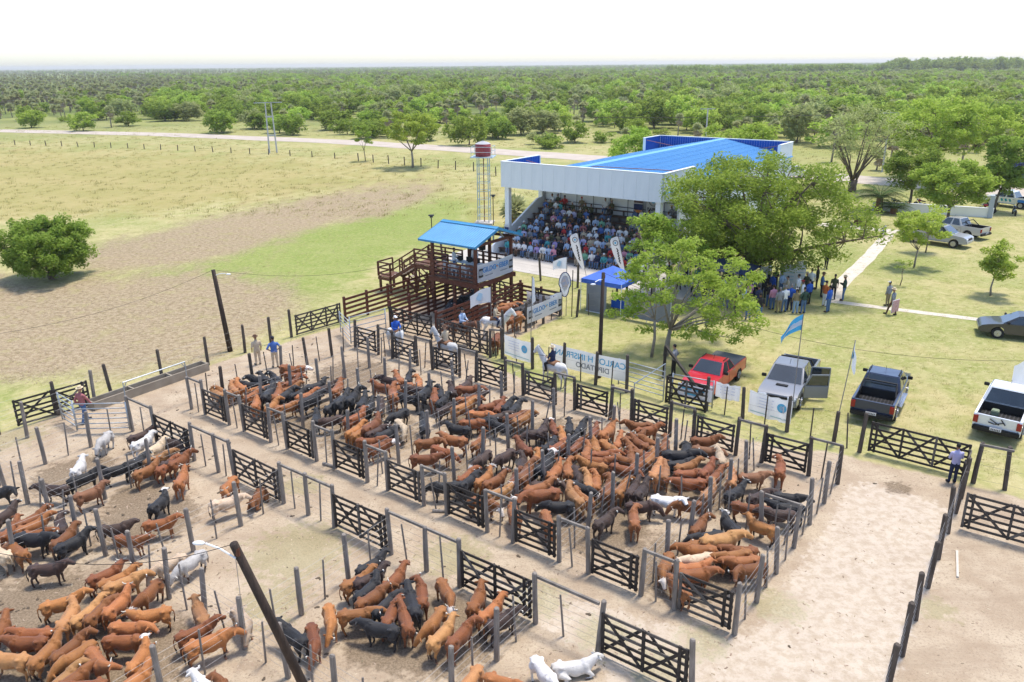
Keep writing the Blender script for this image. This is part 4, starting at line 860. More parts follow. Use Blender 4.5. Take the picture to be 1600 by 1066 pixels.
for x in (.5,PW_-.45):
    mb=MB(); prof=[(rowt(0)-.3,0),(5.85,0),(5.85,rowz(8)+1.0),(rowt(8)-.4,rowz(8)+.95),(rowt(0)-.3,.75)]
    n_=len(prof); mb.add([(x-.09,a,b) for a,b in prof]+[(x+.09,a,b) for a,b in prof],[tuple(range(n_)),tuple(range(2*n_-1,n_-1,-1))]+[(k,(k+1)%n_,n_+(k+1)%n_,n_+k) for k in range(n_)]); mb.build('side_wall',white_m,gs)
dkrail=mat('dark_rail',(.04,.045,.06),rough=.5)
for k in range(9): MB().tube([(.7+k*1.72,5.72,rowz(8)),(.7+k*1.72,5.72,rowz(8)+1.55)],.03,6).build('rail_post',dkrail,gs)
for z in (.75,1.5): MB().tube([(.7,5.72,rowz(8)+z),(PW_-.7,5.72,rowz(8)+z)],.03,6).build('rail',dkrail,gs)
# posters
def poster(x,z,w_,h,label,build,y=5.64):
    o=empty('poster',pv.matrix_world@Vector((0,0,0)) if False else W(PS+x,PT+y,z),AN,label,'poster'); MB().box((0,0,0),(w_,.02,h)).build('sheet',cloth_w,o); build(o); return o
def b1(o):
    MB().box((0,-.014,-.35),(.86,.006,1.1)).build('print',print_n,o); MB().box((0,-.014,.62),(.86,.006,.66)).build('print',mat('photo_print',(.22,.12,.10),(.08,.06,.07),6),o); MB().box((.0,-.02,-.45),(.5,.006,.3)).build('print',print_o,o)
def ringmesh(r0,r1,m,n=24):
    mb=MB(); vs=[]; 
    for k in range(n): a=2*math.pi*k/n; vs += [(r0*math.cos(a),0,r0*math.sin(a)),(r1*math.cos(a),0,r1*math.sin(a))]
    mb.add(vs,[(2*k,2*k+1,(2*k+3)%(2*n),(2*k+2)%(2*n)) for k in range(n)]); return mb.mesh('emblem',m,fix=False)
def b2(o):
    inst('emblem',ringmesh(.34,.44,print_g),o,(0,-.016,.6)); inst('emblem',ringmesh(0,.2,print_c,12),o,(0,-.018,.62)); inst('lettering',text_mesh('PAIPPA',.36,print_k),o,(0,-.016,-.1),(math.pi/2,0,0))
poster(10.35,3.95,.9,2.1,'tall navy blue poster with a portrait photo on the stand wall',b1); poster(11.75,3.9,1.35,2.3,'white poster with round grey emblem on the stand wall',b2)
o=poster(.45,1.6,.5,1.2,'small navy poster on the front left pavilion column',lambda o:MB().box((0,-.014,-.1),(.44,.006,.95)).build('print',print_n,o),y=.1)
# ------------------------------------------------------------------ people
def body(pose):
    """joints for one pose, facing +X; returns segments (p,q,r0,r1,tag)"""
    V=Vector; seg=[]
    def limb(p,q,r0,r1,t): seg.append((V(p),V(q),r0,r1,t))
    if pose in('sit','sit2','ride'):
        hz=.52; ln=.06 if pose=='sit' else .16 if pose=='sit2' else .02; sz=1.0; hp=V((0,0,hz)); ch=V((ln,0,sz-.1)); sh=V((ln,0,sz))
        sp=.11 if pose!='ride' else .30
        for s in (-1,1):
            if pose=='ride': k=V((.28,s*sp,hz-.12)); f=V((.16,s*(sp+.02),.02))
            else: k=V((.42,s*sp,hz-.02)); f=V((.40+.03*s,s*sp,.07))
            limb((0,s*.09,hz),k,.085,.062,'leg'); limb(k,f,.058,.042,'leg'); limb(f,f+V((.16,0,-.03)),.042,.035,'foot')
            e=V((ln+.08,s*.25,sz-.27)); h=V((ln+.32,s*.09,sz-.40)) if pose!='ride' else V((ln+.36,s*.08,sz-.32))
            limb((ln,s*.19,sz-.02),e,.052,.04,'arm'); limb(e,h,.038,.028,'fore'); limb(h,h+V((.08,-s*.02,-.01)),.034,.02,'hand')
        hd=V((ln+.03,0,sz+.27))
    else:
        hz=.90; sz=1.39; ln=.0; hp=V((0,0,hz)); ch=V((ln+.01,0,sz-.1)); sh=V((ln,0,sz))
        for s in (-1,1):
            st={'stand':0,'fold':0,'phone':.02,'walk':.26*s,'hip':.03*s}[pose]
            k=V((.02+st*.6+(.05 if pose=='walk' and s<0 else 0),s*.10,.48)); f=V((st,s*.115,.07))
            limb((0,s*.09,hz-.02),k,.088,.062,'leg'); limb(k,f,.058,.042,'leg'); limb(f,f+V((.17,s*.02,-.03)),.045,.036,'foot')
            if pose=='walk': e=V((-st*.5,s*.25,sz-.28)); h=V((-st*.5+.12,s*.26,sz-.5))
            elif pose=='fold': e=V((.04,s*.25,sz-.27)); h=V((.22,s*.02,sz-.24))
            elif pose=='phone': e=V((.06,s*.24,sz-.27)); h=V((.30,s*.06,sz-.18))
            elif pose=='hip': e=V((-.06,s*.36,sz-.26)); h=V((.04,s*.19,hz+.08))
            else: e=V((-.01,s*.24,sz-.28)); h=V((.06,s*.24,sz-.53))
            limb((0,s*.19,sz-.02),e,.054,.042,'arm'); limb(e,h,.040,.029,'fore'); limb(h,h+(h-e).normalized()*.09,.036,.018,'hand')
        hd=V((.035,0,sz+.27))
    mb=MB(); Y=V((0,1,0)); up=(sh-hp).normalized(); fx=Y.cross(up)
    mb.ring([(hp-up*.1,Y*.15,fx*.10),(hp,Y*.17,fx*.115),(hp.lerp(sh,.35),Y*.145,fx*.10),(hp.lerp(sh,.72),Y*.18,fx*.12),(hp.lerp(sh,.95),Y*.185,fx*.10),(sh+up*.06,Y*.08,fx*.065)],n=12)
    seg.append((hp-up*.12,hp+up*.02,.15,.17,'leg')); seg.append((hp+up*.06,sh,.17,.19,'torso'))
    mb.tube([sh,hd-V((.02,0,.06))],[.06,.055],8); seg.append((sh+up*.05,hd,.06,.1,'head'))
    mb.ell(hd,(.098,.078,.118),10,8); mb.ell(hd+V((.095,0,-.015)),(.022,.014,.024),6,4); mb.ell(hd+V((.04,0,-.07)),(.055,.05,.05),6,4)
    for s in (-1,1): mb.ell(hd+V((0,s*.08,-.01)),(.02,.012,.03),5,4)
    for p,q,r0,r1,t in seg:
        if t in('torso','head') or (t=='leg' and r1>.16): continue
        mb.tube([p,q],[r0,r1],8); mb.ell(q,(r1,r1,r1),6,4); mb.ell(p,(r0,r0,r0),6,4)
        if t=='hand': mb.tube([p.lerp(q,.3),p.lerp(q,.5)+V((.03,0,.03))],[.014,.012],5)
    return mb,seg,hd
def shell(me, keep, off, name):
    bm=bmesh.new(); bm.from_mesh(me); bm.faces.ensure_lookup_table(); bm.normal_update()
    bmesh.ops.delete(bm,geom=[f for f in bm.faces if not keep[f.index]],context='FACES'); 
    for v in bm.verts: v.co+=v.normal*off
    out=bpy.data.meshes.new(name); bm.to_mesh(out); bm.free(); out.materials.clear(); out.materials.append(post_m)
    out.polygons.foreach_set('use_smooth',[True]*len(out.polygons)); return out
BODY={}
for pose in ('sit','sit2','ride','stand','fold','phone','walk','hip'):
    mb,seg,hd=body(pose); me=remesh(mb,.018,1500,'person',1); me.materials.append(post_m)
    kt=[]
    for p in me.polygons:
        c=p.center; best=9; bt='torso'
        for a,b,r0,r1,t in seg:
            ab=b-a; f=max(0,min(1,(c-a).dot(ab)/ab.length_squared)); d=(c-(a+ab*f)).length/(r0+(r1-r0)*f)
            if d<best: best=d; bt=t
        kt.append(bt)
    hair=MB(); hair.ell(hd+Vector((-.018,0,.03)),(.098,.086,.105),10,6); hm_=hair.mesh('hair',post_m,smooth=True)
    BODY[pose]=dict(body=me,shirt=shell(me,[t in('torso','arm') for t in kt],.013,'shirt'),long=shell(me,[t in('torso','arm','fore') for t in kt],.013,'shirt'),trousers=shell(me,[t=='leg' for t in kt],.011,'trousers'),shoes=shell(me,[t=='foot' for t in kt],.012,'shoe'),hair=hm_,hd=hd)
hb=MB(); hb.ring([((0,0,0),(.17,0,0),(0,.15,0)),((0,0,.012),(.17,0,0),(0,.15,0))],n=16); hb.ring([((0,0,.01),(.105,0,0),(0,.09,0)),((0,0,.075),(.095,0,0),(0,.08,0)),((0,0,.10),(.06,0,0),(0,.05,0))],n=14); HAT=hb.mesh('hat',post_m,smooth=False)
cb=MB(); cb.ell((0,0,.0),(.108,.092,.085),10,6); cb.box((.12,0,.0),(.12,.13,.015)); CAP=cb.mesh('cap',post_m,smooth=True)
SKIN=[mat('skin_a',(.36,.19,.12),rough=.6),mat('skin_b',(.27,.135,.08),rough=.6),mat('skin_c',(.44,.26,.18),rough=.6)]
HAIR=[mat('hair_black',(.012,.010,.009),rough=.6),mat('hair_grey',(.22,.21,.20),rough=.7),mat('hair_brown',(.04,.022,.014),rough=.6)]
CLOTH={}
def cl(n_,c): CLOTH[n_]=mat('cloth_'+n_.replace(' ','_'),c,tuple(min(1,x*1.18+.01) for x in c),9,.85); return CLOTH[n_]
for n_,c in {'white':(.70,.70,.70),'pale blue':(.36,.46,.62),'lilac':(.40,.38,.56),'blue':(.06,.13,.36),'royal blue':(.02,.09,.40),'navy':(.014,.022,.06),'black':(.014,.014,.016),'grey':(.20,.21,.23),'pink':(.55,.25,.33),'red':(.42,.03,.03),'orange':(.50,.13,.03),'beige':(.46,.37,.26),'khaki':(.20,.16,.09),'olive':(.06,.065,.03),'green':(.16,.36,.24),'teal':(.05,.28,.30),'brown':(.11,.06,.035),'denim':(.07,.13,.25),'pale denim':(.20,.30,.44),'dark green':(.02,.05,.035),'plaid red':(.34,.12,.12),'lavender':(.34,.26,.50)}.items(): cl(n_,c)
STRAW=mat('straw_hat',(.52,.42,.27),(.62,.52,.36),8); 
def person(loc, rz, pose, shirt, pants, head, label, group=None, long=None, sc=None, skin=None, par=None):
    B_=BODY[pose]; sc=sc or random.uniform(.95,1.03)
    o=inst('person',B_['body'],None,loc,(0,0,rz),(sc,sc*random.uniform(.95,1.08),sc),(skin or random.choice(SKIN),))
    inst('shirt',B_['long'] if (long if long is not None else random.random()<.6) else B_['shirt'],o,mats=(CLOTH[shirt],)); inst('trousers',B_['trousers'],o,mats=(CLOTH[pants],)); inst('shoes',B_['shoes'],o,mats=(CLOTH['black'] if random.random()<.7 else CLOTH['brown'],))
    if head in('hat','white hat','dark hat'): inst('hat',HAT,o,B_['hd']+Vector((0,0,.055)),(0,-.05,0),mats=({'hat':STRAW,'white hat':CLOTH['white'],'dark hat':CLOTH['brown']}[head],))
    elif head.endswith('cap'): inst('cap',CAP,o,B_['hd']+Vector((0,0,.05)),mats=(CLOTH[head[:-4]],))
    if head not in ('hat','white hat','dark hat'): inst('hair',B_['hair'],o,mats=({'hair':HAIR[0],'grey hair':HAIR[1],'brown hair':HAIR[2]}.get(head,HAIR[0]),))
    tag(o,label,'person',group); return o
# spectators on the stand
SHW=['white','white','white','pale blue','pale blue','lilac','pale blue','grey','navy','black','pink','beige','blue','khaki','green','plaid red','lavender','olive','white','denim','brown','black','teal','red']
PTW=['denim','denim','pale denim','navy','black','khaki','beige','denim','grey','brown']
fillr=[.93,.95,.96,.95,.92,.85,.72,.62,.5]
STANDP=[]
for k in range(NR):
    x=.95+random.uniform(0,.2); i=0
    while x<PW_-.7:
        x+=random.uniform(.52,.68)
        p_=fillr[k]
        if k>=6 and 6.7<x<11.2: p_*=.35
        if k==8 and x>9.5 and x<12.6: p_=0
        if k in(4,5,6) and x<2.1: p_*=.4
        if random.random()<p_: STANDP.append((k,x))
rowcount={}
for k,x in STANDP:
    i=rowcount[k]=rowcount.get(k,0)+1
    top=random.choice(SHW if k<5 else SHW+['black','navy','olive','khaki','brown','black','grey']); bot=random.choice(PTW); hd_=random.choices(['hair','brown hair','grey hair','hat','white hat','navy cap','red cap','white cap','black cap'],[.42,.12,.12,.09,.05,.07,.03,.05,.05])[0]
    hw_={'hair':'dark hair','brown hair':'brown hair','grey hair':'grey hair','hat':'straw hat','white hat':'white hat'}.get(hd_,hd_)
    person(W(PS+x,PT+rowt(k)+.42,rowz(k)+.005),AN-math.pi/2+random.gauss(0,.22),random.choice(['sit','sit','sit2']),top,bot,hd_,f'seated person, {top} top, {hw_}, {ordw(i)} from left, {ordw(k+1)} stand row','spectators seated on the stand')
# riders, herdsmen, visitors (shirt, trousers, head)
def at(px,py,z=0): return G(px,py,z)
def toward(a,b): return math.atan2(b[1]-a[1],b[0]-a[0])
person(at(404,570),2.2,'stand','beige','beige','dark hat','person in beige shirt and dark hat holding a pole by the pens')
st_=empty('herding_stick',at(402,566),0,'pale thin stick held by the herdsman in beige','stick'); q=at(421,538,.6)-at(402,566); MB().tube([(0,0,.2),q],.015,6).build('stick',mat('cane',(.55,.45,.28)),st_)
person(at(431,574),2.0,'hip','blue','beige','navy cap','person in blue shirt and navy cap beside the pens')
person(at(134,660),1.2,'walk','plaid red','denim','hat','person in red checked shirt and hat behind the pipe gate')
person(at(1487,755),1.45,'phone','lilac','navy','hair','person in lilac shirt leaning on the narrow yard gate',long=True,skin=SKIN[1])
person(at(1052,587),2.6,'hip','grey','black','hair','person in grey checked shirt standing by the tree and pipe gate')
grp='visitors chatting at the edge of the tree shade'
for i,(px,py,po,sh_,tr,hd_,face,lab) in enumerate(sorted([
 (1183,487,'stand','navy','navy','hair',2.0,''),(1200,480,'phone','black','denim','hair',1.0,''),(1216,489,'stand','grey','khaki','grey hair',1.6,'grey suit'),(1224,488,'fold','white','denim','grey hair',1.7,''),(1233,485,'stand','royal blue','navy','grey hair',1.4,''),
 (1242,490,'stand','khaki','pale denim','white cap',1.5,''),(1254,490,'hip','dark green','denim','hair',1.9,''),(1252,478,'stand','white','black','red cap',2.5,''),(1262,476,'stand','royal blue','black','hair',2.0,''),(1228,470,'phone','beige','khaki','hair',2.9,''),(1245,468,'stand','white','black','hair',2.4,''),(1258,462,'fold','olive','navy','hat',3.6,''),
 (1282,464,'fold','denim','black','dark hat',-.4,''),(1301,467,'stand','olive','black','black cap',-1.9,''),(1317,470,'phone','dark green','denim','hat',2.7,''),(1287,479,'stand','orange','white','hair',0.4,''),(1293,488,'stand','royal blue','denim','hair',2.2,''),
 (1170,478,'stand','pink','black','hair',2.0,''),(1152,470,'stand','pale blue','navy','white cap',1.4,''),(1140,462,'stand','navy','black','hair',.8,''),(1163,460,'phone','blue','black','hair',1.0,''),(1178,462,'stand','pale blue','navy','grey hair',2.6,''),(1192,466,'stand','black','black','hair',1.2,''),(1205,463,'stand','royal blue','navy','hair',.4,''),(1128,470,'stand','white','denim','navy cap',1.9,''),(1118,455,'stand','grey','black','hair',1.0,''),(1210,455,'fold','navy','black','hair',-1,''),(1275,452,'stand','black','black','hair',2.8,''),
 (1145,450,'stand','navy','black','hair',.6,''),(1156,446,'fold','black','navy','hair',1.8,''),(1172,452,'stand','grey','denim','hair',-2.2,''),(1186,452,'stand','blue','black','brown hair',3.0,''),(1199,446,'stand','white','navy','black cap',-1.2,''),(1219,462,'hip','pale blue','denim','hair',2.3,''),(1236,457,'stand','black','black','hair',-.6,''),(1108,446,'stand','white','denim','hat',-1.0,''),(1122,438,'stand','beige','black','hair',-2.2,''),(1098,438,'stand','blue','navy','hair',-1.6,''),(1060,452,'stand','white','black','white hat',-1.8,''),(1044,444,'stand','navy','denim','hair',-2.0,''),(1082,464,'stand','pale blue','black','hair',1.4,''),(1112,485,'stand','black','black','hair',1.9,''),(1133,482,'stand','navy','denim','hair',1.2,''),(1265,458,'stand','white','navy','hair',1.2,''),(1206,484,'stand','pink','denim','brown hair',1.8,''),(1160,486,'stand','pale blue','black','hair',2.3,''),
 (1100,470,'stand','black','black','hair',1.3,''),(1150,495,'stand','black','black','hair',2.0,''),(1168,500,'stand','navy','denim','hair',1.2,''),(1185,501,'stand','black','denim','hair',1.6,''),(1088,452,'stand','teal','black','hair',-1.2,''),(1072,448,'stand','navy','denim','white cap',-1.4,''),(1135,440,'stand','black','navy','hair',-1.0,''),(1165,440,'stand','white','black','hair',-2.0,''),(1290,420,'walk','black','black','hair',1.0,'')],key=lambda q:q[0])):
    hw_={'hair':'dark hair','grey hair':'grey hair','hat':'straw hat','white hat':'white hat','dark hat':'dark hat'}.get(hd_,hd_)
    person(at(px,py),face,po,sh_,tr,hd_,f'standing person, {sh_} top, {tr} trousers, {hw_}, {ordw(i+1)} from left by big tree',grp)
# ------------------------------------------------------------------ riders on horses
saddle_m=mat('saddle_leather',(.16,.07,.03),(.24,.11,.05),6,.6)
horsew=coat('pale_horse',(.62,.60,.57),(.76,.74,.71)); horseg=mat('grey_mane',(.22,.21,.20),(.35,.34,.33),6); horseb=coat('bay_horse',(.14,.045,.02),(.22,.08,.035))
def rider(x0,y0,x1,y1,mesh,hm,mane,hl,sh_,tr,hd_,pl):
    a=G(x0,y0,1.05); b=G(x1,y1,1.05); c=(a+b)/2; ang=math.atan2(b.y-a.y,b.x-a.x)
    h=inst('horse',mesh,None,(c.x,c.y,0),(0,0,ang),(1,1,1),(hm,hm,NOSE['w'],mane)); tag(h,hl,'horse','saddled horses')
    sb=MB(); sb.ring([((-.28,0,1.24),(0,.27,0),(0,0,.12)),((-.05,0,1.26),(0,.29,0),(0,0,.09)),((.22,0,1.28),(0,.26,0),(0,0,.13))],n=12); sb.build('saddle',saddle_m,h,smooth=True)
    MB().tube([(1.28,.08,1.42),(.8,.16,1.5),(.3,.06,1.52),(.8,-.16,1.5),(1.28,-.08,1.42)],.012,5).build('rein',black_m,h)
    if hm is horsew: MB().ring([((.55,0,1.50),(.05,0,0),(0,.03,.0)),((.75,0,1.72),(.09,0,0),(0,.03,0)),((.95,0,1.93),(.05,0,0),(0,.03,0))],n=8).build('mane',mane,h)
    person(W(*ST(c),.82),ang,'ride',sh_,tr,hd_,pl,'riders'); return h
rider(883,578,845,566,HORSE,horsew,horseg,'white horse with dark tail facing left beside the mirrored banner','navy','black','hat','person in navy shirt riding the white horse by the banner')
rider(712,545,682,535,HORSE,horsew,horsew,'white horse behind the small far gates facing left','beige','brown','dark hat','person in beige jacket and dark hat riding behind the gates')
rider(611,520,626,528,HORSE2,horsew,horseg,'grey-white horse facing the pens below the pipe gate','royal blue','grey','white cap','person in blue shirt and white cap riding by the pipe gate')
rider(756,502,792,504,HORSE,horsew,horsew,'white horse facing right in the riders pen','beige','navy','hair','person in pale shirt riding the white horse in the pen')
rider(706,508,738,515,HORSE2,horseb,KO['k'],'bay horse facing right beside the plank fence','pale blue','black','black cap','person in pale blue shirt riding the bay horse')
person(W(-26.9,8.9,DZ+.05),AN+.4,'phone','white','denim','hair','person in white shirt bending over the tower table'); person(W(-26.0,9.95,DZ+.05),AN-1.5,'stand','white','navy','hair','person in white shirt standing behind the tower monitors')
# ------------------------------------------------------------------ vehicles
def paint(nm,c,rough=.28): return mat('paint_'+nm,c,tuple(min(1,x*1.08+.003) for x in c),.8,rough,metal=.15,spec=.5,coat=.6)
def arc(cx,cz,r,n=8): return [(cx+r*math.cos(math.pi*k/n),cz+r*math.sin(math.pi*k/n)) for k in range(n+1)]
def wheel(par,x,y,r,sub=True):
    mb=MB(); mb.ring([((0,-.11,0),(r*.90,0,0),(0,0,r*.90)),((0,-.10,0),(r,0,0),(0,0,r)),((0,.10,0),(r,0,0),(0,0,r)),((0,.11,0),(r*.90,0,0),(0,0,r*.90))],n=20); w_=mb.build('wheel',rubber_m,par,(x,y,r),smooth=False)
    sgn=1 if y>0 else -1
    rb=MB(); rb.ring([((0,sgn*.095,0),(r*.62,0,0),(0,0,r*.62)),((0,sgn*.118,0),(r*.60,0,0),(0,0,r*.60))],n=16); 
    rm=rb.build('rim',mat('alloy',(.42,.43,.45),rough=.35,metal=.7),w_)
    for k in range(6):
        t=k*math.pi/3; MB().bar((0,sgn*.122,0),(r*.55*math.cos(t),sgn*.122,r*.55*math.sin(t)),.02,.05,up=(0,1,0)).build('spoke',chrome_m,w_)
def vehicle(kind, wa, wb, side, pm, label, name, bed='open', opendoors=False, rack=False, group='parked vehicles', hoodscoop=False, lower=None, wl=None, lift=1.0):
    """wa -> wb: ground points of the visible rear and front wheel; side: +1 if these are the left wheels"""
    if kind=='sedan': rx,fx,hw,R=-1.3,1.32,.86,.32
    elif kind=='small': rx,fx,hw,R=-1.35,1.38,.82,.30
    else: rx,fx,hw,R=-1.45,1.62,.90,.38
    d=(wb-wa); ang=math.atan2(d.y,d.x); u=Vector((math.cos(ang),math.sin(ang),0)); lt=Vector((-u.y,u.x,0))
    mid=(wa+wb)/2-u*((rx+fx)/2)-lt*side*(hw-.1)
    o=empty(name,(mid.x,mid.y,0),ang,label,'car' if kind=='sedan' else 'pickup',group)
    lo=.34 if kind!='pickup' else .42; A=R+.075
    if kind=='sedan': prof=[(2.22,lo),(2.30,.50),(2.28,.64),(2.16,.74),(1.85,.82),(1.45,.88),(1.05,.93),(-1.55,.97),(-1.95,.98),(-2.18,.92),(-2.28,.72),(-2.22,lo)]; cab=[(1.15,.92),(.30,1.42),(-.85,1.44),(-1.75,.95)]; L0,L1=-2.25,2.28
    elif kind=='small': prof=[(2.08,lo),(2.14,.6),(2.05,.80),(1.75,.90),(1.0,.99),(-.55,1.0)]; cab=[(1.1,.98),(.45,1.50),(-.30,1.50),(-.75,.99)]; L0,L1=-2.25,2.14
    else: prof=[(2.58,lo),(2.66,.72),(2.60,.92),(2.35,1.03),(1.35,1.12),(-.80,1.13)]; cab=[(1.42,1.11),(.62,1.72),(-.50,1.74),(-.86,1.12)]; L0,L1=-2.62,2.66
    belt=prof[-1][1] if kind!='sedan' else .95; bx=prof[-1][0]
    bot=arc(fx,R,A); rear=arc(rx,R,A)
    if kind=='sedan': poly=prof+[(rx-A-.0,lo)]+rear[::-1][0:]+[(rx+A,lo),(fx-A,lo)]+bot[::-1]+[(fx+A,lo)]
    else: poly=prof+[(bx,lo),(fx-A,lo)]+bot[::-1]+[(fx+A,lo)]
    MB().prism(poly,-hw,hw).build('body',pm,o,bevel=.035)
    if kind!='sedan':
        bf=.72 if kind=='pickup' else .62; bt=belt+.02
        wallp=[(bx-.015,bt),(L0+.05,bt),(L0,bt-.08),(L0+.02,lo+.05)]+[(rx-A,lo+.05)]+rear[::-1]+[(rx+A,lo+.05),(bx-.015,lo+.05)]
        for y0,y1 in ((hw-.10,hw),(-hw,-hw+.10)): MB().prism(wallp,y0,y1).build('bed_side',pm,o,bevel=.015)
        MB().box(((L0+bx)/2,0,bf-.03),(bx-L0-.12,2*hw-.21,.06)).build('bed_floor',black_m,o)
        MB().box((L0+.07,0,(bf+bt)/2-.08),(.08,2*hw-.21,bt-bf+.14)).build('tailgate',pm,o,bevel=.01)
        MB().box((bx-.03,0,(bf+bt)/2),(.05,2*hw-.22,bt-bf)).build('bed_front',black_m,o)
        for y in (hw-.11,-hw+.11): MB().box(((L0+bx)/2,y,(bf+bt)/2),(bx-L0-.2,.012,bt-bf-.02)).build('bed_liner',black_m,o)
        if bed=='cover': MB().box(((L0+bx)/2,0,bt+.012),(bx-L0-.08,2*hw-.06,.035)).build('bed_cover',mat('grey_tarp',(.10,.105,.115),(.14,.145,.155),2,.7),o)
        else:
            rib=MB().box((0,0,0),(bx-L0-.25,.05,.015)).mesh('floor_rib',mat('ribbed_liner',(.05,.05,.055),rough=.5))
            for k in range(9): inst('floor_rib',rib,o,((L0+bx)/2,-hw+.28+k*(2*hw-.56)/8,bf+.008))
    # cabin
    ct=hw-.20; cbm=hw-.03
    (xa,za),(xb,zb),(xc,zc),(xd,zd)=cab
    vs_=[(xa,cbm,za),(xb,ct,zb),(xc,ct,zc),(xd,cbm,zd),(xa,-cbm,za),(xb,-ct,zb),(xc,-ct,zc),(xd,-cbm,zd)]
    mb=MB(); mb.add(vs_,[(0,1,2,3),(7,6,5,4),(0,4,5,1),(1,5,6,2),(2,6,7,3)]); mb.build('cabin',pm,o,bevel=.04)
    def lerp3(p,q,f): return tuple(a+(b-a)*f for a,b in zip(p,q))
    def pane(c4,ins,nm,off):
        c=[Vector(v) for v in c4]; n_=(c[1]-c[0]).cross(c[3]-c[0]).normalized(); ce=sum(c,Vector())/4
        q=[v+(ce-v)*ins for v in c]; 
        if n_.dot(ce-Vector((ce.x*.6,0,1.0)))<0: n_=-n_
        mb=MB(); mb.add([v+n_*off for v in q]+[v+n_*(off-.02) for v in q],[(0,1,2,3),(4,5,1,0),(5,6,2,1),(6,7,3,2),(7,4,0,3)]); mb.build(nm,glass_m,o)
    pane([vs_[0],vs_[4],vs_[5],vs_[1]],.10,'windscreen',.012); pane([vs_[2],vs_[6],vs_[7],vs_[3]],.12,'rear_window',.012)
    for s,q in ((1,(0,1,2,3)),(-1,(4,5,6,7))):
        A0,B0,C0,D0=[Vector(vs_[i]) for i in q]; mlo=A0.lerp(D0,.55); mhi=B0.lerp(C0,.5)
        pane([A0.lerp(mlo,.18),mlo.lerp(A0,.03),mhi.lerp(B0,.04),B0.lerp(mhi,.04)],.09,'side_window',.012); pane([mlo.lerp(D0,.05),D0.lerp(mlo,.14),C0.lerp(mhi,.14),mhi.lerp(C0,.05)],.09,'side_window',.012)
    xm=cab[0][0]*.45+cab[3][0]*.55
    for s in (1,-1):
        for k,(p,q) in enumerate(((xm+.03,cab[0][0]-.10),(cab[3][0]+.08,xm-.03))):
            z0,z1=lo+.06,belt-.03
            if opendoors and s==side: 
                hx=q; dr=empty('door',(0,0,0)); bpy.data.objects.remove(dr)
                od=MB(); od.box((-(q-p)/2,0,(z0+z1)/2),(q-p,.07,z1-z0)); dd=od.build('door',pm,o,(hx,s*(hw+.03),0),(0,0,-s*math.radians(62 if k==0 else 70)),bevel=.02)
                fr=MB(); h=zb-belt-.06; w0=q-p
                for (u0,v0,u1,v1) in ((-.02,z1,-.30 if k==0 else -.05,z1+h),(-.30 if k==0 else -.05,z1+h,-w0+.02,z1+h),(-w0+.02,z1+h,-w0+.02,z1)): fr.bar((u0,-s*.02,v0),(u1,-s*.02,v1),.05,.06)
                fr.build('window_frame',pm,dd); MB().add([(-.05,-s*.02,z1),(-w0+.04,-s*.02,z1),(-w0+.04,-s*.02,z1+h-.03),((-.30 if k==0 else -.07),-s*.02,z1+h-.03)],[(0,1,2,3)]).build('pane',glass_m,dd,fix=False)
            else:
                dd=MB().box(((p+q)/2,s*(hw+.003),(z0+z1)/2),(q-p,.012,z1-z0)).build('door',pm,o,bevel=.004); MB().box((p+.12,s*(hw+.02),z1-.12),(.16,.025,.035)).build('handle',chrome_m,dd)
        MB().box((cab[0][0]-.28,s*(hw+.10),belt+.10),(.11,.22,.15)).build('mirror',black_m if pm is not MATS.get('paint_red') else black_m,o,bevel=.02)
        if wl!=0:
            MB().box((L1-.10,s*(hw-.24),prof[2][1]-.10),(.20,.42,.17)).build('headlight',whitelamp,o,bevel=.03)
            MB().box((L0+.03,s*(hw-.09),belt-.22),(.10,.19,.34) if kind!='sedan' else (.1,.36,.16)).build('tail_light',redlamp,o,bevel=.015)
        for wx in (rx,fx): wheel(o,wx,s*(hw-.09),R)
    bmp=lower or black_m
    MB().box((L1-.02,0,lo+.16),(.16,2*hw-.06,.26)).build('bumper',bmp if kind=='pickup' and lower else pm if kind!='pickup' else pm,o,bevel=.04); MB().box((L1-.02,0,prof[1][1]+.06),(.06,2*hw-.85,.18)).build('grille',black_m,o)
    MB().box((L0-.04,0,lo+.12),(.20,2*hw-.04,.22)).build('bumper',lower or black_m,o,bevel=.04)
    pl=MB().box((L0-.15 if kind!='pickup' else L0-.148,0,lo+.22),(.012,.44,.14)).build('number_plate',cloth_w,o)
    for k in range(6): MB().box((L0-.157,-.15+.06*k,lo+.21),(.006,.03,.07)).build('print',print_k,pl)
    if rack:
        for s in (1,-1): MB().tube([(xb-.1,s*(ct-.06),zb+.05),(xc+.1,s*(ct-.06),zc+.05)],.022,6).build('roof_rail',black_m,o)
    if kind=='pickup' and bed=='bar':
        for s in (1,-1): MB().tube([(bx-.75,s*(hw-.13),belt),(bx-.22,s*(hw-.2),belt+.45)],.04,8).build('sport_bar',black_m if lower is None else chrome_m,o)
        MB().tube([(bx-.22,hw-.2,belt+.45),(bx-.22,-hw+.2,belt+.45)],.04,8).build('sport_bar',black_m,o)
    if hoodscoop: MB().box((1.75,0,1.10),(.22,.55,.05)).build('hood_scoop',black_m,o,bevel=.015)
    if kind=='pickup':
        for s in (1,-1): MB().bar((rx+.6,s*(hw+.06),.45),(fx-.6,s*(hw+.06),.45),.12,.05).build('side_step',chrome_m if lower is None else black_m,o)
    MB().tube([(xb-.2,0,zb),(xb-.35,0,zb+.22)],.008,4).build('aerial',black_m,o)
    return o
red_p=paint('red',(.50,.010,.030)); silv=paint('silver',(.34,.35,.38)); gun=paint('gunmetal',(.20,.21,.23)); navy_p=paint('navy',(.028,.038,.075)); whitep=paint('white',(.74,.75,.76)); greyc=paint('charcoal',(.045,.042,.045)); greyn=paint('greyroof',(.16,.16,.18))
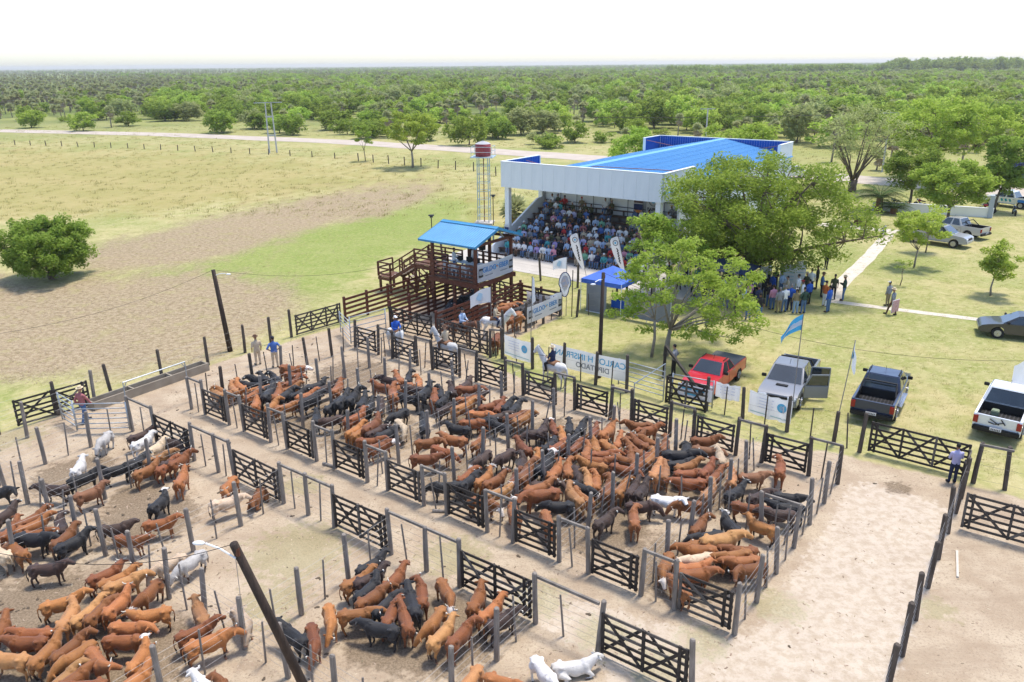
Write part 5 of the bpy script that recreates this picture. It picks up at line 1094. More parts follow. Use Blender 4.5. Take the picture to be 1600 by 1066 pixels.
vehicle('small',G(1151.6,593),G(1118,621),1,red_p,'red pickup with grey bed cover parked under the tree','pickup_truck',bed='cover',rack=True)
vehicle('pickup',G(1272,598),G(1241,647),1,gun,'grey pickup with hood scoop and both near doors open','pickup_truck',bed='bar',opendoors=True,hoodscoop=True)
vehicle('pickup',G(1393,661),G(1413,617),-1,navy_p,'dark navy pickup seen from behind with open bed','pickup_truck',bed='bar',rack=True)
wv=vehicle('pickup',G(1588,692),G(1609,640),-1,whitep,'white pickup with black tailgate graphic seen from behind','pickup_truck',bed='open',rack=False)
for k,(y,z,l,r) in enumerate(((.1,.93,.42,.5),(-.1,.90,.36,-.4),(-.22,.98,.3,.9),(.2,.85,.26,.2))): MB().box((-2.645,y,z),(.004,l,.045),R=Matrix.Rotation(r,3,'X')).build('decal',print_k,wv)
MB().box((-1.3,.25,.86),(.35,.3,.24)).build('cargo_box',mat('green_box',(.20,.24,.16)),wv,bevel=.03)
vehicle('sedan',G(1641,538),G(1554.6,528),1,greyc,'charcoal sedan parked at the right edge of the lawn','sedan_car')
vehicle('pickup',G(1429,379),G(1491,388),-1,silv,'silver pickup facing right behind the small trees','pickup_truck',bed='bar')
vehicle('pickup',G(1518,375),G(1452,364),1,paint('pearl',(.50,.49,.47)),'pearl white pickup with black bed facing left beyond the silver one','pickup_truck',bed='bar')
pv2=vehicle('pickup',G(1594.6,327),G(1546,321),1,whitep,'white pickup with teal and blue side stripes behind the perimeter wall','pickup_truck',bed='open')
for k in range(3): MB().box((.5-.42*k,.918,.82),(.2,.008,.3),R=Matrix.Rotation(.5,3,'Y')).build('stripe',mat('teal_stripe',(.01,.30,.36)),pv2)
MB().box((-1.7,.918,.85),(1.2,.008,.28)).build('stripe',mat('blue_stripe',(.03,.2,.6)),pv2); MB().box((.05,0,1.78),(.3,1.1,.12)).build('light_bar',whitelamp,pv2,bevel=.02)
vehicle('pickup',G(1225,280),G(1258,279),-1,whitep,'white pickup with red load behind the pavilion corner','pickup_truck',bed='cover')
# blue livestock lorry at the right edge
lt=empty('livestock_lorry',G(1570,288),AN+.15,'dark blue livestock lorry on the road at the right edge','lorry','parked vehicles')
bl=paint('lorry_blue',(.015,.04,.16)); LXn=9.0
MB().box((LXn/2,0,1.0),(LXn,2.4,.16)).build('deck',bl,lt)
for z in (1.35,1.75,2.15,2.55,2.95,3.35):
    for y in (-1.18,1.18): MB().box((LXn/2,y,z),(LXn,.05,.26)).build('slat',bl,lt)
for k in range(10):
    for y in (-1.22,1.22): MB().box((.1+k*(LXn-.2)/9,y,2.2),(.09,.05,2.5)).build('stake',black_m,lt)
for x in (1.2,2.4,6.5,7.7):
    for y in (-1.0,1.0): wheel(lt,x,y,.5)
for y in (-1.1,1.1): MB().tube([(0,y,3.6),(LXn,y,3.6)],.04,6).build('top_rail',steel_m,lt)
# motorbikes
def motorbike(p,rz,label,c):
    o=empty('motorbike',p,rz,label,'motorbike','motorbikes by the perimeter wall'); pm=paint(c,{'red':(.4,.012,.02),'black':(.015,.015,.016)}[c])
    for x in (-.62,.62):
        w_=MB(); w_.ring([((x,-.05,.31),(.27,0,0),(0,0,.27)),((x,-.05,.31),(.31,0,0),(0,0,.31)),((x,.05,.31),(.31,0,0),(0,0,.31)),((x,.05,.31),(.27,0,0),(0,0,.27))],n=16); w_.build('wheel',rubber_m,o)
    MB().tube([(-.62,0,.31),(-.1,0,.42),(.35,0,.75)],.06,6).build('frame',black_m,o); MB().ell((.18,0,.82),(.26,.13,.13)).build('tank',pm,o,smooth=True); MB().box((-.32,0,.80),(.62,.22,.09)).build('seat',black_m,o,bevel=.03)
    MB().ell((0,0,.45),(.22,.14,.18)).build('engine',steel_m,o,smooth=True); MB().tube([(.62,.08,.31),(.42,.08,.95)],.025,6).build('fork',steel_m,o); MB().tube([(.38,-.34,1.02),(.44,0,.98),(.38,.34,1.02)],.018,6).build('handlebar',black_m,o)
    MB().ell((.5,0,.88),(.08,.09,.09)).build('headlight',whitelamp,o,smooth=True); MB().tube([(-.1,-.13,.35),(-.75,-.15,.42)],.04,8).build('exhaust',chrome_m,o)
for px,py,rz,lab,c in ((1541,333,2.4,'red motorbike leaning by the perimeter wall pillar','red'),(1584,336,1.2,'black motorbike at the gateway on the far right','black'),(1379,370,.9,'black motorbike standing on the pale footpath','black'),(1418,330,1.6,'red motorbike with black seat in the palm shade','red'),(1398,325,2.0,'black motorbike nearest the date palm','black'),(1437,325,1.9,'red motorbike farthest along the shaded wall','red')): motorbike(G(px,py),rz,lab,c)
# ------------------------------------------------------------------ banners, flags, canopy, wall, water tower
def sheet(L,h,n=10,bow=.05,m=cloth_w,seed=0):
    mb=MB(); vs=[]
    for i in range(n+1):
        x=L*i/n; 
        for j in range(4): vs.append((x,bow*math.sin(i*1.7+seed)*math.sin(math.pi*(i/n))+.02*math.sin(j+i),h*j/3-.05*math.sin(math.pi*i/n)*(1 if j in(0,3) else 1)))
    f=[(i*4+j,(i+1)*4+j,(i+1)*4+j+1,i*4+j+1) for i in range(n) for j in range(3)]
    mb.add(vs,f); return mb.mesh('cloth',m,fix=False,smooth=True)
def banner(a,b,z0,h,label,prints,bow=.03,flip=False):
    d=b-a; o=empty('banner',Vector((a.x,a.y,z0)),math.atan2(d.y,d.x),label,'banner','cloth banners on the fences'); L=Vector((d.x,d.y,0)).length
    inst('cloth',sheet(L,h,12,bow,seed=random.random()*6),o)
    prints(o,L,h); return o
def txt(o,t,size,x,z,m,mirror=False,y=-.045,nm='lettering'):
    q=inst(nm,text_mesh(t,size,m),o,(x,y,z),(math.pi/2,0,0),(-1 if mirror else 1,1,1)); return q
def bar_(o,x,z,w_,h,m,y=-.04): MB().box((x,y,z),(w_,.004,h)).build('print',m,o)
def face(o,x,z,r): 
    inst('print',ringmesh(0,r,print_g,12),o,(x,-.045,z+r*.3)); bar_(o,x,z-r*.9,r*1.8,r*.7,print_k); bar_(o,x,z+r*.95,r*1.7,r*.5,print_k,-.05)
def slogan(o,L,h):
    txt(o,'GILDO',h*.40,L*.315,h*.60,print_b); txt(o,'EBER',h*.40,L*.72,h*.60,print_b); face(o,L*.08,h*.5,h*.2); face(o,L*.93,h*.5,h*.2)
    for k,(dx,m) in enumerate(((-.1,print_c),(.02,print_o),(.1,print_c))): bar_(o,L*.515+dx*h,h*(.6+.03*k),h*.16,h*.09,m)
    bar_(o,L*.3,h*.28,L*.2,h*.06,print_g); bar_(o,L*.72,h*.28,L*.2,h*.06,print_g)
banner(W(-24.02,7.75),W(-24.02,11.45),2.62,1.15,'white slogan banner with blue letters on the tower railing',slogan,.01)
ax=W(-20.42,8.0); bx_=W(-20.42,11.85)
banner(ax,bx_,.55,1.05,'white slogan banner with blue letters on the riders pen fence',slogan,.02)
def mirrored(o,L,h):
    txt(o,'CARLOS H INSFRAN',h*.40,L*.52,h*.66,print_c,True); txt(o,'DIPUTADO',h*.34,L*.56,h*.27,print_g,True)
banner(W(-15.6,3.35),W(-11.05,3.4),.5,1.15,'long white banner with mirrored blue name lettering beside the rider',mirrored,.02)
def emblem(side):
    def f(o,L,h):
        x=L*(.78 if side>0 else .25); inst('emblem',ringmesh(.10,.22,print_c),o,(x,-.05,h*.58)); inst('emblem',ringmesh(0,.10,mat('banner_grey_blue',(.30,.45,.6)),10),o,(x,-.05,h*.58))
        for k in range(4): bar_(o,L*.38,h*(.78-.13*k),L*(.42-.05*(k%2)),.03,mat('banner_lilac_line',(.55,.58,.72)))
        bar_(o,L*.5,h*.12,L*.9,.05,mat('banner_green_edge',(.45,.62,.62)))
    return f
banner(W(-18.75,3.45),W(-16.75,3.15),.35,1.15,'white banner with round blue emblem left of the rider',emblem(1),.03)
banner(W(-6.6,3.7),W(-5.45,3.75),.75,.75,'small white sagging banner beside the red pickup',lambda o,L,h:[bar_(o,L*.5,h*(.75-.2*k),L*.6,.035,mat('banner_lilac_line',(.55,.58,.72))) for k in range(3)],.10)
banner(W(-5.0,3.75),W(-3.0,3.55),.35,1.1,'white banner with oval blue emblem in front of the grey pickup',emblem(1),.10)
banner(W(-23.3,12.0),W(-21.0,11.95),.35,.9,'white sheet with blue circle on the back fence of the riders pen',emblem(-1),.02)
def flagcloth(L,h,m,n=9,droop=.35,taper=1.0):
    mb=MB(); vs=[]
    for i in range(n+1):
        f=i/n
        for j in range(6):
            g=j/5; vs.append((L*f*(.95),.10*math.sin(f*7+g*2)*f,(g-.5)*h*(1-(1-taper)*f)-droop*L*f*f))
    mb.add(vs,[(i*6+j,(i+1)*6+j,(i+1)*6+j+1,i*6+j+1) for i in range(n) for j in range(5)]); return mb
def flag(base,hp,L,h,ang,label,m,stripe=None,droop=.35,taper=1.0,r=.022,emb=None,lean_=(0,0)):
    o=empty('flag',base,0,label,'flag','flags on poles'); top=Vector((lean_[0],lean_[1],hp))
    MB().tube([(0,0,0),top],r,6).build('pole',mat('flag_pole',(.25,.22,.2),rough=.5),o)
    c=flagcloth(L,h,m,droop=droop,taper=taper).build('cloth',m,o,(top.x,top.y,hp-h/2),(0,0,ang),smooth=True,fix=False)
    if stripe is not None: flagcloth(L*.99,h*.33,stripe,droop=droop,taper=taper).build('stripe',stripe,c,(0,-.012,0),smooth=True,fix=False); flagcloth(L*.99,h*.33,stripe,droop=droop,taper=taper).build('stripe',stripe,c,(0,.012,0),smooth=True,fix=False)
    if emb is not None:
        for y in (-.02,.02): inst('emblem',ringmesh(.0,h*.26,emb,14),c,(L*.5,y+.10*math.sin(3.5+1)*.5,-droop*L*.25))
    return o
skyf=mat('sky_blue_cloth',(.05,.36,.66),(.08,.42,.70),3,.7)
flag(G(1236,652),4.9,1.3,.75,math.radians(205),'sky blue flag with white band on a tall pole by the grey pickup',skyf,cloth_w,.55,.55,lean_=(.12,.3))
flag(G(1306,668),4.0,.9,.7,math.radians(250),'white flag with blue ring on a thin pole by the navy pickup',cloth_w,None,.8,.7,emb=print_c,lean_=(.5,.4))
flag(G(768,520),2.9,1.4,.95,math.radians(200),'white flag drooping in front of the tower posts',cloth_w,None,.25,.8,emb=mat('pale_blue_print',(.45,.62,.75)))
flag(G(829,556),4.5,.40,1.7,math.radians(60),'narrow white flag on a thin pole beside the riders pen',cloth_w,None,.1,.6,emb=None,lean_=(.1,.4))
flag(W(-20.3,12.2),3.9,.95,.75,math.radians(185),'white rounded flag above the oval banner by the post',cloth_w,None,.15,.75,emb=mat('pale_blue_print',(.45,.62,.75)))
flag(W(-20.25,11.6),1.75,.9,.45,math.radians(200),'small white flag hanging over the right end of the slogan banner',cloth_w,None,.1,.8)
flag(G(1604,640),2.6,1.0,1.5,math.radians(170),'large white flag at the right edge over the white pickup',cloth_w,None,.3,.8)
def feather(base,h,wd,ang,lean_,label,emb=print_g,wide=False,m=cloth_w):
    o=empty('feather_flag',base,ang,label,'flag','feather flags'); top=Vector((lean_,0,h)); N=14; mb=MB(); vs=[]
    pole=[Vector((0,0,0)),Vector((lean_*.45,0,h*.5)),Vector((lean_*.85,0,h*.88)),Vector((lean_*1.0-wd*.25,0,h*1.0))]
    def wprof(f): return wd*(math.sin(math.pi*min(1,f*.55+.06))**.8)*(1 if f<.9 else max(.25,math.sqrt(max(0,(1-f)/.1)))) if not wide else wd*math.sqrt(max(.02,math.sin(math.pi*min(.985,max(.02,f)))))
    for i in range(N+1):
        f=i/N; z=h*(.22+.78*f); x=lean_*(z/h)
        for j in range(4): vs.append((x-wprof(f)*j/3,.05*math.sin(f*5+j*.8),z))
    mb.add(vs,[(i*4+j,(i+1)*4+j,(i+1)*4+j+1,i*4+j+1) for i in range(N) for j in range(3)]); c=mb.build('cloth',m,o,fix=False,smooth=True)
    MB().tube([(0,.02,0),(lean_*.5,.02,h*.5),(lean_,.02,h)],.02,6).build('pole',mat('flag_pole',(.25,.22,.2)),o)
    if not wide:
        inst('emblem',ringmesh(wd*.2,wd*.30,emb),o,(lean_*.86-wd*.42,-.06,h*.86)); inst('emblem',ringmesh(0,wd*.12,print_c,8),o,(lean_*.86-wd*.42,-.06,h*.86))
        for k in range(6): MB().box((lean_*(.70-.055*k)-wd*.36,-.055,h*(.72-.055*k)),(wd*.34,.004,h*.022),R=Matrix.Rotation(.9,3,'Y')).build('print',print_k,o)
    else:
        for y in (-.062,.062): inst('print',ringmesh(0,wd*.5,mat('photo_collage',(.62,.45,.38),(.30,.38,.55),7),14),o,(lean_*.6-wd*.48,y,h*.62)); inst('emblem',ringmesh(wd*.52,wd*.6,print_n),o,(lean_*.6-wd*.48,y,h*.62))
    return o
feather(G(917,438),3.5,.75,AN+.1,-.85,'white feather flag with shield left of the blue canopy top',)
feather(G(980,442),3.4,.75,AN+.1,-.85,'white feather flag with shield right of the blue canopy top')
ov=empty('oval_flag',W(-20.3,12.0),-.1,'white oval photo flag with navy rim on a dark post','flag','feather flags')
MB().tube([(.47,.03,0),(.5,.03,3.1)],.03,6).build('pole',black_m,ov)
mb=MB(); vs=[]; 
for k in range(24): t=6.2832*k/24; vs.append((.38*math.cos(t)*(1 if math.sin(t)>-.2 else .75),.04*math.sin(3*t),2.15+.82*math.sin(t)))
mb.add(vs,[tuple(range(24))]); mb.build('cloth',cloth_w,ov,fix=False); mb=MB(); mb.add([(v[0]*.72,v[1]-.02,2.25+(v[2]-2.15)*.62) for v in vs],[tuple(range(24))]); mb.build('print',mat('photo_collage',(.62,.45,.38),(.30,.38,.55),7),ov,fix=False)
mb=MB(); mb.tube([Vector(v) for v in vs]+[Vector(vs[0])],.03,5); mb.build('rim',print_n,ov)
# canopy
s0,t0=ST(G(908,437,2.1)); tn=empty('canopy_tent',W(s0,t0),AN,'blue pop-up canopy with grey side sheet beside the pavement','canopy')
blu=mat('royal_canopy',(.05,.13,.50),(.07,.17,.58),2,.6); gry=mat('grey_sheet',(.20,.21,.24),(.25,.26,.29),2,.7)
Wt,Dt=3.0,3.0; pk=Vector((Wt/2,Dt/2,2.95)); cs=[Vector((0,0,2.2)),Vector((Wt,0,2.2)),Vector((Wt,Dt,2.2)),Vector((0,Dt,2.2))]
for i in range(4):
    a,b=cs[i],cs[(i+1)%4]; mb=MB(); m1=(a+pk)/2-Vector((0,0,.06)); m2=(b+pk)/2-Vector((0,0,.06)); mb.add([a,b,m2,m1,pk],[(0,1,2,3),(3,2,4)]); mb.build('roof_panel',blu,tn,fix=False)
    mb=MB(); mb.add([a,b,b-Vector((0,0,.28)),a-Vector((0,0,.28))],[(0,1,2,3)]); mb.build('valance',blu,tn,fix=False)
for c in cs: MB().tube([(c.x,c.y,0),c],.025,6).build('leg',white_m,tn)
MB().box((Wt*.40,-.02,1.02),(Wt*.5,.02,1.85)).build('side_sheet',gry,tn); MB().box((Wt*.40,-.02,.06),(Wt*.52,.04,.05)).build('foot_bar',white_m,tn)
MB().box((Wt*.85,.6,.75),(Wt*.3,.5,.5)).build('counter',mat('blue_counter',(.01,.07,.35)),tn)
sc_=empty('grey_screen',W(s0+3.2,t0+.1),AN,'grey sheet screen right of the blue canopy behind the tree','screen')
MB().box((1.6,0,.95),(3.2,.03,1.6)).build('sheet',gry,sc_); 
for x in (0,1.6,3.2): MB().tube([(x,.04,0),(x,.04,1.85)],.025,6).build('post',white_m,sc_)
# info boards and dark awning under the big tree
for i,(px,py,w_,lab) in enumerate(((1228,458,1.1,'white information board beside the visitors under the tree'),(1248,452,.7,'narrow white roll-up board under the big tree'),(1190,462,.5,'narrow tilted white roll-up board among the visitors'))):
    o=empty('information_board',G(px,py),AN+.3,lab,'board'); MB().box((0,0,1.25),(w_,.05,1.7)).build('panel',cloth_w,o)
    for k in range(4): MB().box((0,-.03,1.75-.25*k),(w_*.7,.006,.05)).build('print',mat('pale_blue_print',(.45,.62,.75)),o)
    for x in (-w_*.4,w_*.4): MB().box((x,.03,.3),(.05,.05,.6)).build('leg',steel_m,o)
aw=empty('awning',W(-15.5,20.2),AN,'dark blue awning tent under the big tree','canopy'); dkb=mat('dark_awning',(.02,.035,.10),(.03,.05,.13),3,.7)
for i,(a,b) in enumerate((((0,0,2.3),(4,0,2.3)),((4,0,2.3),(4,3,2.3)),((4,3,2.3),(0,3,2.3)),((0,3,2.3),(0,0,2.3)))): mb=MB(); mb.add([a,b,(2,1.5,2.9)],[(0,1,2)]); mb.build('roof_panel',dkb,aw,fix=False); MB().tube([(a[0],a[1],0),a],.03,6).build('leg',steel_m,aw)
# person with sign boards on the lawn
person(G(1392,492),2.2,'walk','grey','brown','hat','person in grey shirt walking on the lawn with sign boards')
o=empty('sign_board',G(1397,493),.6,'red and white board carried across the lawn','board'); MB().box((0,0,.62),(.75,.03,.8)).build('panel',mat('red_check',(.45,.10,.10),(.6,.5,.48),12),o); MB().box((0,.02,.62),(.8,.02,.85)).build('frame',white_m,o)
person(G(1386,478),2.0,'stand','grey','khaki','white cap','person in white cap just behind the board carrier')
# perimeter wall with pillars
def wall(a,b,h,label,pill):
    d=b-a; o=empty('perimeter_wall',a,math.atan2(d.y,d.x),label,'wall','perimeter walls'); L=d.length
    MB().box((L/2,0,h/2),(L,.2,h)).build('wall',white_m,o); MB().box((L/2,0,h+.03),(L,.28,.06)).build('coping',white_m,o)
    for x in pill: MB().box((x,0,1.15),(.42,.42,2.3)).build('pillar',mat('grey_pillar',(.40,.45,.52)),o)
wall(W(-13.5,63.8),W(-2.2,65.9),.95,'low white perimeter wall beside the motorbikes',(11.2,))
wall(W(.8,66.5),W(16,69),.95,'low white perimeter wall right of the gateway',())
# water tower
wt=empty('water_tower',G(757,349),AN+.5,'red water tank on a slim lattice tower left of the pavilion','water tower')
lat=mat('pale_blue_steel',(.42,.52,.56),rough=.5,metal=.3); hw_=.58; ZP=6.7
cn=[(-hw_,-hw_),(hw_,-hw_),(hw_,hw_),(-hw_,hw_)]
for x,y in cn: MB().tube([(x,y,0),(x*.92,y*.92,ZP)],.045,6).build('leg',lat,wt)
for k in range(1,8):
    z=ZP*k/8
    for i in range(4): a,b=cn[i],cn[(i+1)%4]; MB().tube([(a[0]*.97,a[1]*.97,z),(b[0]*.97,b[1]*.97,z)],.028,5).build('brace',lat,wt)
MB().box((0,0,ZP+.04),(2.3,2.3,.08)).build('platform',lat,wt)
for i in range(4):
    a,b=[(c[0]*1.8,c[1]*1.8) for c in (cn[i],cn[(i+1)%4])]
    for z in (.55,1.05): MB().tube([(a[0],a[1],ZP+z),(b[0],b[1],ZP+z)],.022,5).build('rail',lat,wt)
    MB().tube([(a[0],a[1],ZP),(a[0],a[1],ZP+1.05)],.025,5).build('rail_post',lat,wt)
tk=MB(); tk.ring([((0,0,ZP+.08),(.76,0,0),(0,.76,0)),((0,0,ZP+.5),(.79,0,0),(0,.79,0)),((0,0,ZP+.95),(.78,0,0),(0,.78,0)),((0,0,ZP+1.3),(.78,0,0),(0,.78,0))],n=24); tkm=tk.build('tank',mat('red_tank',(.30,.045,.05),(.36,.07,.07),2,.5),wt,smooth=True)
tp=MB(); tp.ring([((0,0,ZP+1.3),(.79,0,0),(0,.79,0)),((0,0,ZP+1.48),(.42,0,0),(0,.42,0)),((0,0,ZP+1.5),(.2,0,0),(0,.2,0)),((0,0,ZP+1.56),(.2,0,0),(0,.2,0))],n=24); tp.build('lid',cloth_w,wt)
MB().tube([(0,.1,0),(0,.1,ZP)],.05,6).build('pipe',mat('rust_pipe',(.22,.10,.07)),wt); MB().box((0,0,.08),(1.9,1.9,.16)).build('foundation',concrete,wt)
# solar lamps
for px,py,lab in ((676,390,'slim garden lamp post left of the blue tower roof'),(771,352,'slim garden lamp post beside the water tower')):
    o=empty('lamp_post',G(px,py),0,lab,'lamp'); MB().tube([(0,0,0),(0,0,3.0)],.04,6).build('post',black_m,o); MB().box((0,0,3.05),(.5,.5,.06)).build('lamp_head',black_m,o,bevel=.02); MB().ell((0,0,2.92),(.16,.16,.12)).build('lamp_shade',glass_m,o,smooth=True)
# lattice pylon by the road
pyb=G(427,239); py_=empty('power_pylon',pyb,.5,'grey double-pole power line support beside the road','pylon')
for x in (-.7,.7): MB().tube([(x,0,0),(x*.75,0,9.2)],[.16,.11],8).build('pole',mat('pole_grey',(.40,.41,.42),(.5,.5,.51),2),py_)
for z in (3.2,6.6): MB().box((0,0,z),(1.5,.1,.3)).build('cross_plate',mat('pole_grey',(.40,.41,.42),(.5,.5,.51),2),py_)
MB().box((0,0,9.1),(5.2,.12,.14)).build('crossarm',steel_m,py_)
for x in (-2.4,0,2.4): MB().tube([(x,0,9.15),(x,0,9.5)],.06,6).build('insulator',mat('brown_ceramic',(.10,.035,.02)),py_)
for i,x in enumerate((-2.4,2.4)): cable(pyb+Vector((x,0,9.4)),W(-20,98,8.4)+Vector((x,0,0)),1.6,f'power line wire running along the road, {["near","far"][i]} side of pylon',.02)
for s,t,lab in ((-47,96,'thin grey line pole beyond the pavilion roof'),(-20,98,'thin grey line pole by the road at right')): o=empty('line_pole',W(s,t),0,lab,'pole'); MB().tube([(0,0,0),(0,0,8.5)],[.14,.1],8).build('pole',mat('pole_grey',(.40,.41,.42),(.5,.5,.51),2),o); MB().box((0,0,8.4),(2.4,.1,.12)).build('crossarm',steel_m,o)
# field fences
def thinfence(pts,label,step=3.2,h=.8):
    P=[]; 
    for a,b in zip(pts[:-1],pts[1:]):
        L=(b-a).length; n_=max(1,int(L/step)); P += [a.lerp(b,k/n_) for k in range(n_)]
    fence(P+[pts[-1]],label,POST_D,PICK_D,npick=0,nw=3,h=h,group='field fences',wtop=1.1)
thinfence([G(0,226),G(200,232),G(420,242),G(560,250)],'thin post fence in the dry grass along the field edge',4.2,.62)
thinfence([G(560,252),G(740,268),G(775,275)],'short thin post fence behind the water tower')
thinfence([W(-36.5,18.6),W(-20,18.4),W(-13,18.3)],'row of dark posts along the front of the pavement',2.9,1.0)
fence([G(1,1),G(1,1)],'x',h=1) if False else None
fence([W(-19.6,12.4),W(-18.7,14),W(-17.7,15.6),W(-17.2,18.2)],'dark posts leading from the riders pen to the canopy',POST_D,PICK_D,npick=1,nw=4,h=1.05)
# ------------------------------------------------------------------ trees near the buildings
def leaf_mesh(cent, rad, per, size, m, seed, up=.55, name='crown'):
    """small leaf quads spread through clumps; cent (n,3), rad (n,3)"""
    R=np.random.default_rng(seed); n_=len(cent); C=np.repeat(np.array(cent),per,0); Q=np.repeat(np.array(rad),per,0); N=len(C)
    d=R.normal(size=(N,3)); d/=np.linalg.norm(d,axis=1)[:,None]; r=R.random(N)**.42; p=C+d*Q*r[:,None]
    nr=R.normal(size=(N,3))*.75+d*.5; nr[:,2]=np.abs(nr[:,2])+up; nr/=np.linalg.norm(nr,axis=1)[:,None]
    a=np.cross(nr,R.normal(size=(N,3))); a/=np.linalg.norm(a,axis=1)[:,None]; b=np.cross(nr,a); s=size*(.6+.8*R.random(N))[:,None]
    v=np.stack([p-a*s,p+b*s*.42,p+a*s,p-b*s*.42],1).reshape(-1,3); f=np.arange(N*4).reshape(-1,4)
    me=bpy.data.meshes.new(name); me.vertices.add(len(v)); me.vertices.foreach_set('co',v.ravel()); me.loops.add(N*4); me.loops.foreach_set('vertex_index',f.ravel()); me.polygons.add(N)
    me.polygons.foreach_set('loop_start',np.arange(0,N*4,4)); me.update(calc_edges=True); me.materials.append(m); return me
LF={'olive':leafmat('leaf_olive',(.19,.265,.035),(.34,.42,.085),trans=.55),'bright':leafmat('leaf_bright',(.28,.42,.05),(.46,.58,.13),trans=.55),'lime':leafmat('leaf_lime',(.30,.40,.05),(.45,.53,.12),trans=.5),'mid':leafmat('leaf_mid',(.20,.29,.042),(.34,.43,.09),trans=.55),'pale':leafmat('leaf_pale',(.30,.35,.12),(.43,.47,.21),trans=.55),'deep':leafmat('leaf_deep',(.10,.165,.026),(.19,.27,.055),trans=.5)}
def tree_meshes(h, crown, nclump, per, leaf, leafm, seed, flat=.45, clump=.9, trunk_r=.2, fork=.28, nlimb=7, hollow=.45, trunks=1, bark=bark_m):
    """crown=(cx,cy,cz,rx,ry,rz) relative to the base; returns trunk mesh, crown mesh"""
    R=random.Random(seed); cx,cy,cz,rx,ry,rz=crown; C=[]
    t=0
    while len(C)<nclump and t<9999:
        t+=1; d=Vector((R.uniform(-1,1),R.uniform(-1,1),R.uniform(-1,1)))
        l=d.length
        if l>1 or l<hollow: continue
        k=1+.22*math.sin(3*math.atan2(d.y,d.x)+seed)
        p=Vector((cx+d.x*rx*k,cy+d.y*ry*k,cz+d.z*rz))
        if p.z<h*.14: continue
        C.append(p)
    mb=MB()
    fk=Vector((R.uniform(-.1,.1)*h*.3,R.uniform(-.1,.1)*h*.3,h*fork)); limbs=[]
    for k in range(trunks):
        o=Vector((R.uniform(-.3,.3),R.uniform(-.3,.3),0))*(k>0); f2=fk+Vector((R.uniform(-.5,.5),R.uniform(-.5,.5),0))*(k>0)
        mb.tube([o+Vector((0,0,-.1)),o.lerp(f2,.5)+Vector((R.uniform(-.1,.1),0,0)),f2],[trunk_r*1.25,trunk_r,trunk_r*.8],9,jit=.08); limbs.append((f2,trunk_r*.7))
    ends=R.sample(C,min(nlimb,len(C)))
    nodes=[]
    for e in ends:
        s,r=R.choice(limbs[:trunks]); m1=s.lerp(e,.4)+Vector((R.uniform(-.3,.3),R.uniform(-.3,.3),R.uniform(0,.5)))*h*.06; m2=s.lerp(e,.75)+Vector((R.uniform(-.3,.3),R.uniform(-.3,.3),.2))*h*.05
        mb.tube([s,m1,m2,e],[r*.75,r*.5,r*.3,r*.12],6,jit=.08); nodes += [(m1,r*.35),(m2,r*.22),(s.lerp(m1,.6),r*.4),(m2.lerp(e,.5),r*.15)]
    for c in C:
        if c in ends: continue
        s,r=min(nodes,key=lambda q:(q[0]-c).length); m1=s.lerp(c,.5)+Vector((R.uniform(-.2,.2),R.uniform(-.2,.2),.12))*clump*.5; mb.tube([s,m1,c],[r,r*.6,r*.2],4,cap=False)
    tm=mb.mesh('trunk',bark,smooth=True,fix=False)
    rad=[(clump*R.uniform(.7,1.3),clump*R.uniform(.7,1.3),clump*flat*R.uniform(.8,1.25)) for _ in C]
    return tm, leaf_mesh([tuple(c) for c in C],rad,per,leaf,LF[leafm],seed)
def tree(base, label, name='tree', rz=0, group=None, **k):
    tm,cm=tree_meshes(**k); o=empty(name,base,rz,label,'tree',group); inst('trunk',tm,o); inst('crown',cm,o); return o
GT='trees around the pavilion and lawn'
tree(G(1165,450),'large spreading olive-green tree shading the visitors right of the pavilion',h=10,crown=(.2,-.2,5.6,7.6,6.2,4.0),nclump=250,per=210,leaf=.125,leafm='olive',seed=3,flat=.62,clump=.95,trunk_r=.36,fork=.18,nlimb=16,trunks=3,hollow=.3,group=GT)
tree(G(1040,556),'light green open tree standing before the blue canopy and red pickup',h=7.4,crown=(1.2,.2,3.75,4.3,3.6,2.9),nclump=96,per=120,leaf=.105,leafm='bright',seed=11,flat=.5,clump=.55,trunk_r=.14,fork=.2,nlimb=12,trunks=1,hollow=.35,bark=barkl_m,group=GT)
tree(G(1018,558),'slender light green tree with thin trunk beside the open one',h=5.6,crown=(-.3,.4,3.8,1.5,1.5,1.7),nclump=15,per=100,leaf=.12,leafm='bright',seed=12,flat=.5,clump=.5,trunk_r=.08,fork=.4,nlimb=4,bark=barkl_m,group=GT)
tree(G(1100,470)+Vector((-3.6,-.5,0)),'fresh green tree rising in front of the right end of the stand',h=6.4,crown=(0,0,4.2,2.9,2.4,1.9),nclump=40,per=110,leaf=.125,leafm='bright',seed=15,flat=.5,clump=.58,trunk_r=.11,fork=.3,nlimb=8,bark=barkl_m,group=GT)
tree(G(80,436),'round dense green bush standing alone in the left field',name='bush',h=4.9,crown=(0,0,2.45,3.2,3.1,2.35),nclump=260,per=130,leaf=.12,leafm='mid',seed=5,flat=.9,clump=.5,trunk_r=.1,fork=.1,nlimb=16,trunks=5,hollow=.35)
tree(G(645,262),'single yellow-green tree beside the road left of the water tower',h=8.5,crown=(0,0,6.2,4.6,4.2,2.6),nclump=60,per=120,leaf=.2,leafm='lime',seed=6,flat=.4,clump=1.0,trunk_r=.17,fork=.3,nlimb=8,bark=barkl_m)
tree(G(571,252),'thin sapling left of the yellow-green roadside tree',h=6,crown=(0,0,4.0,1.5,1.5,1.9),nclump=14,per=90,leaf=.16,leafm='mid',seed=7,clump=.6,trunk_r=.07,fork=.3,nlimb=4)
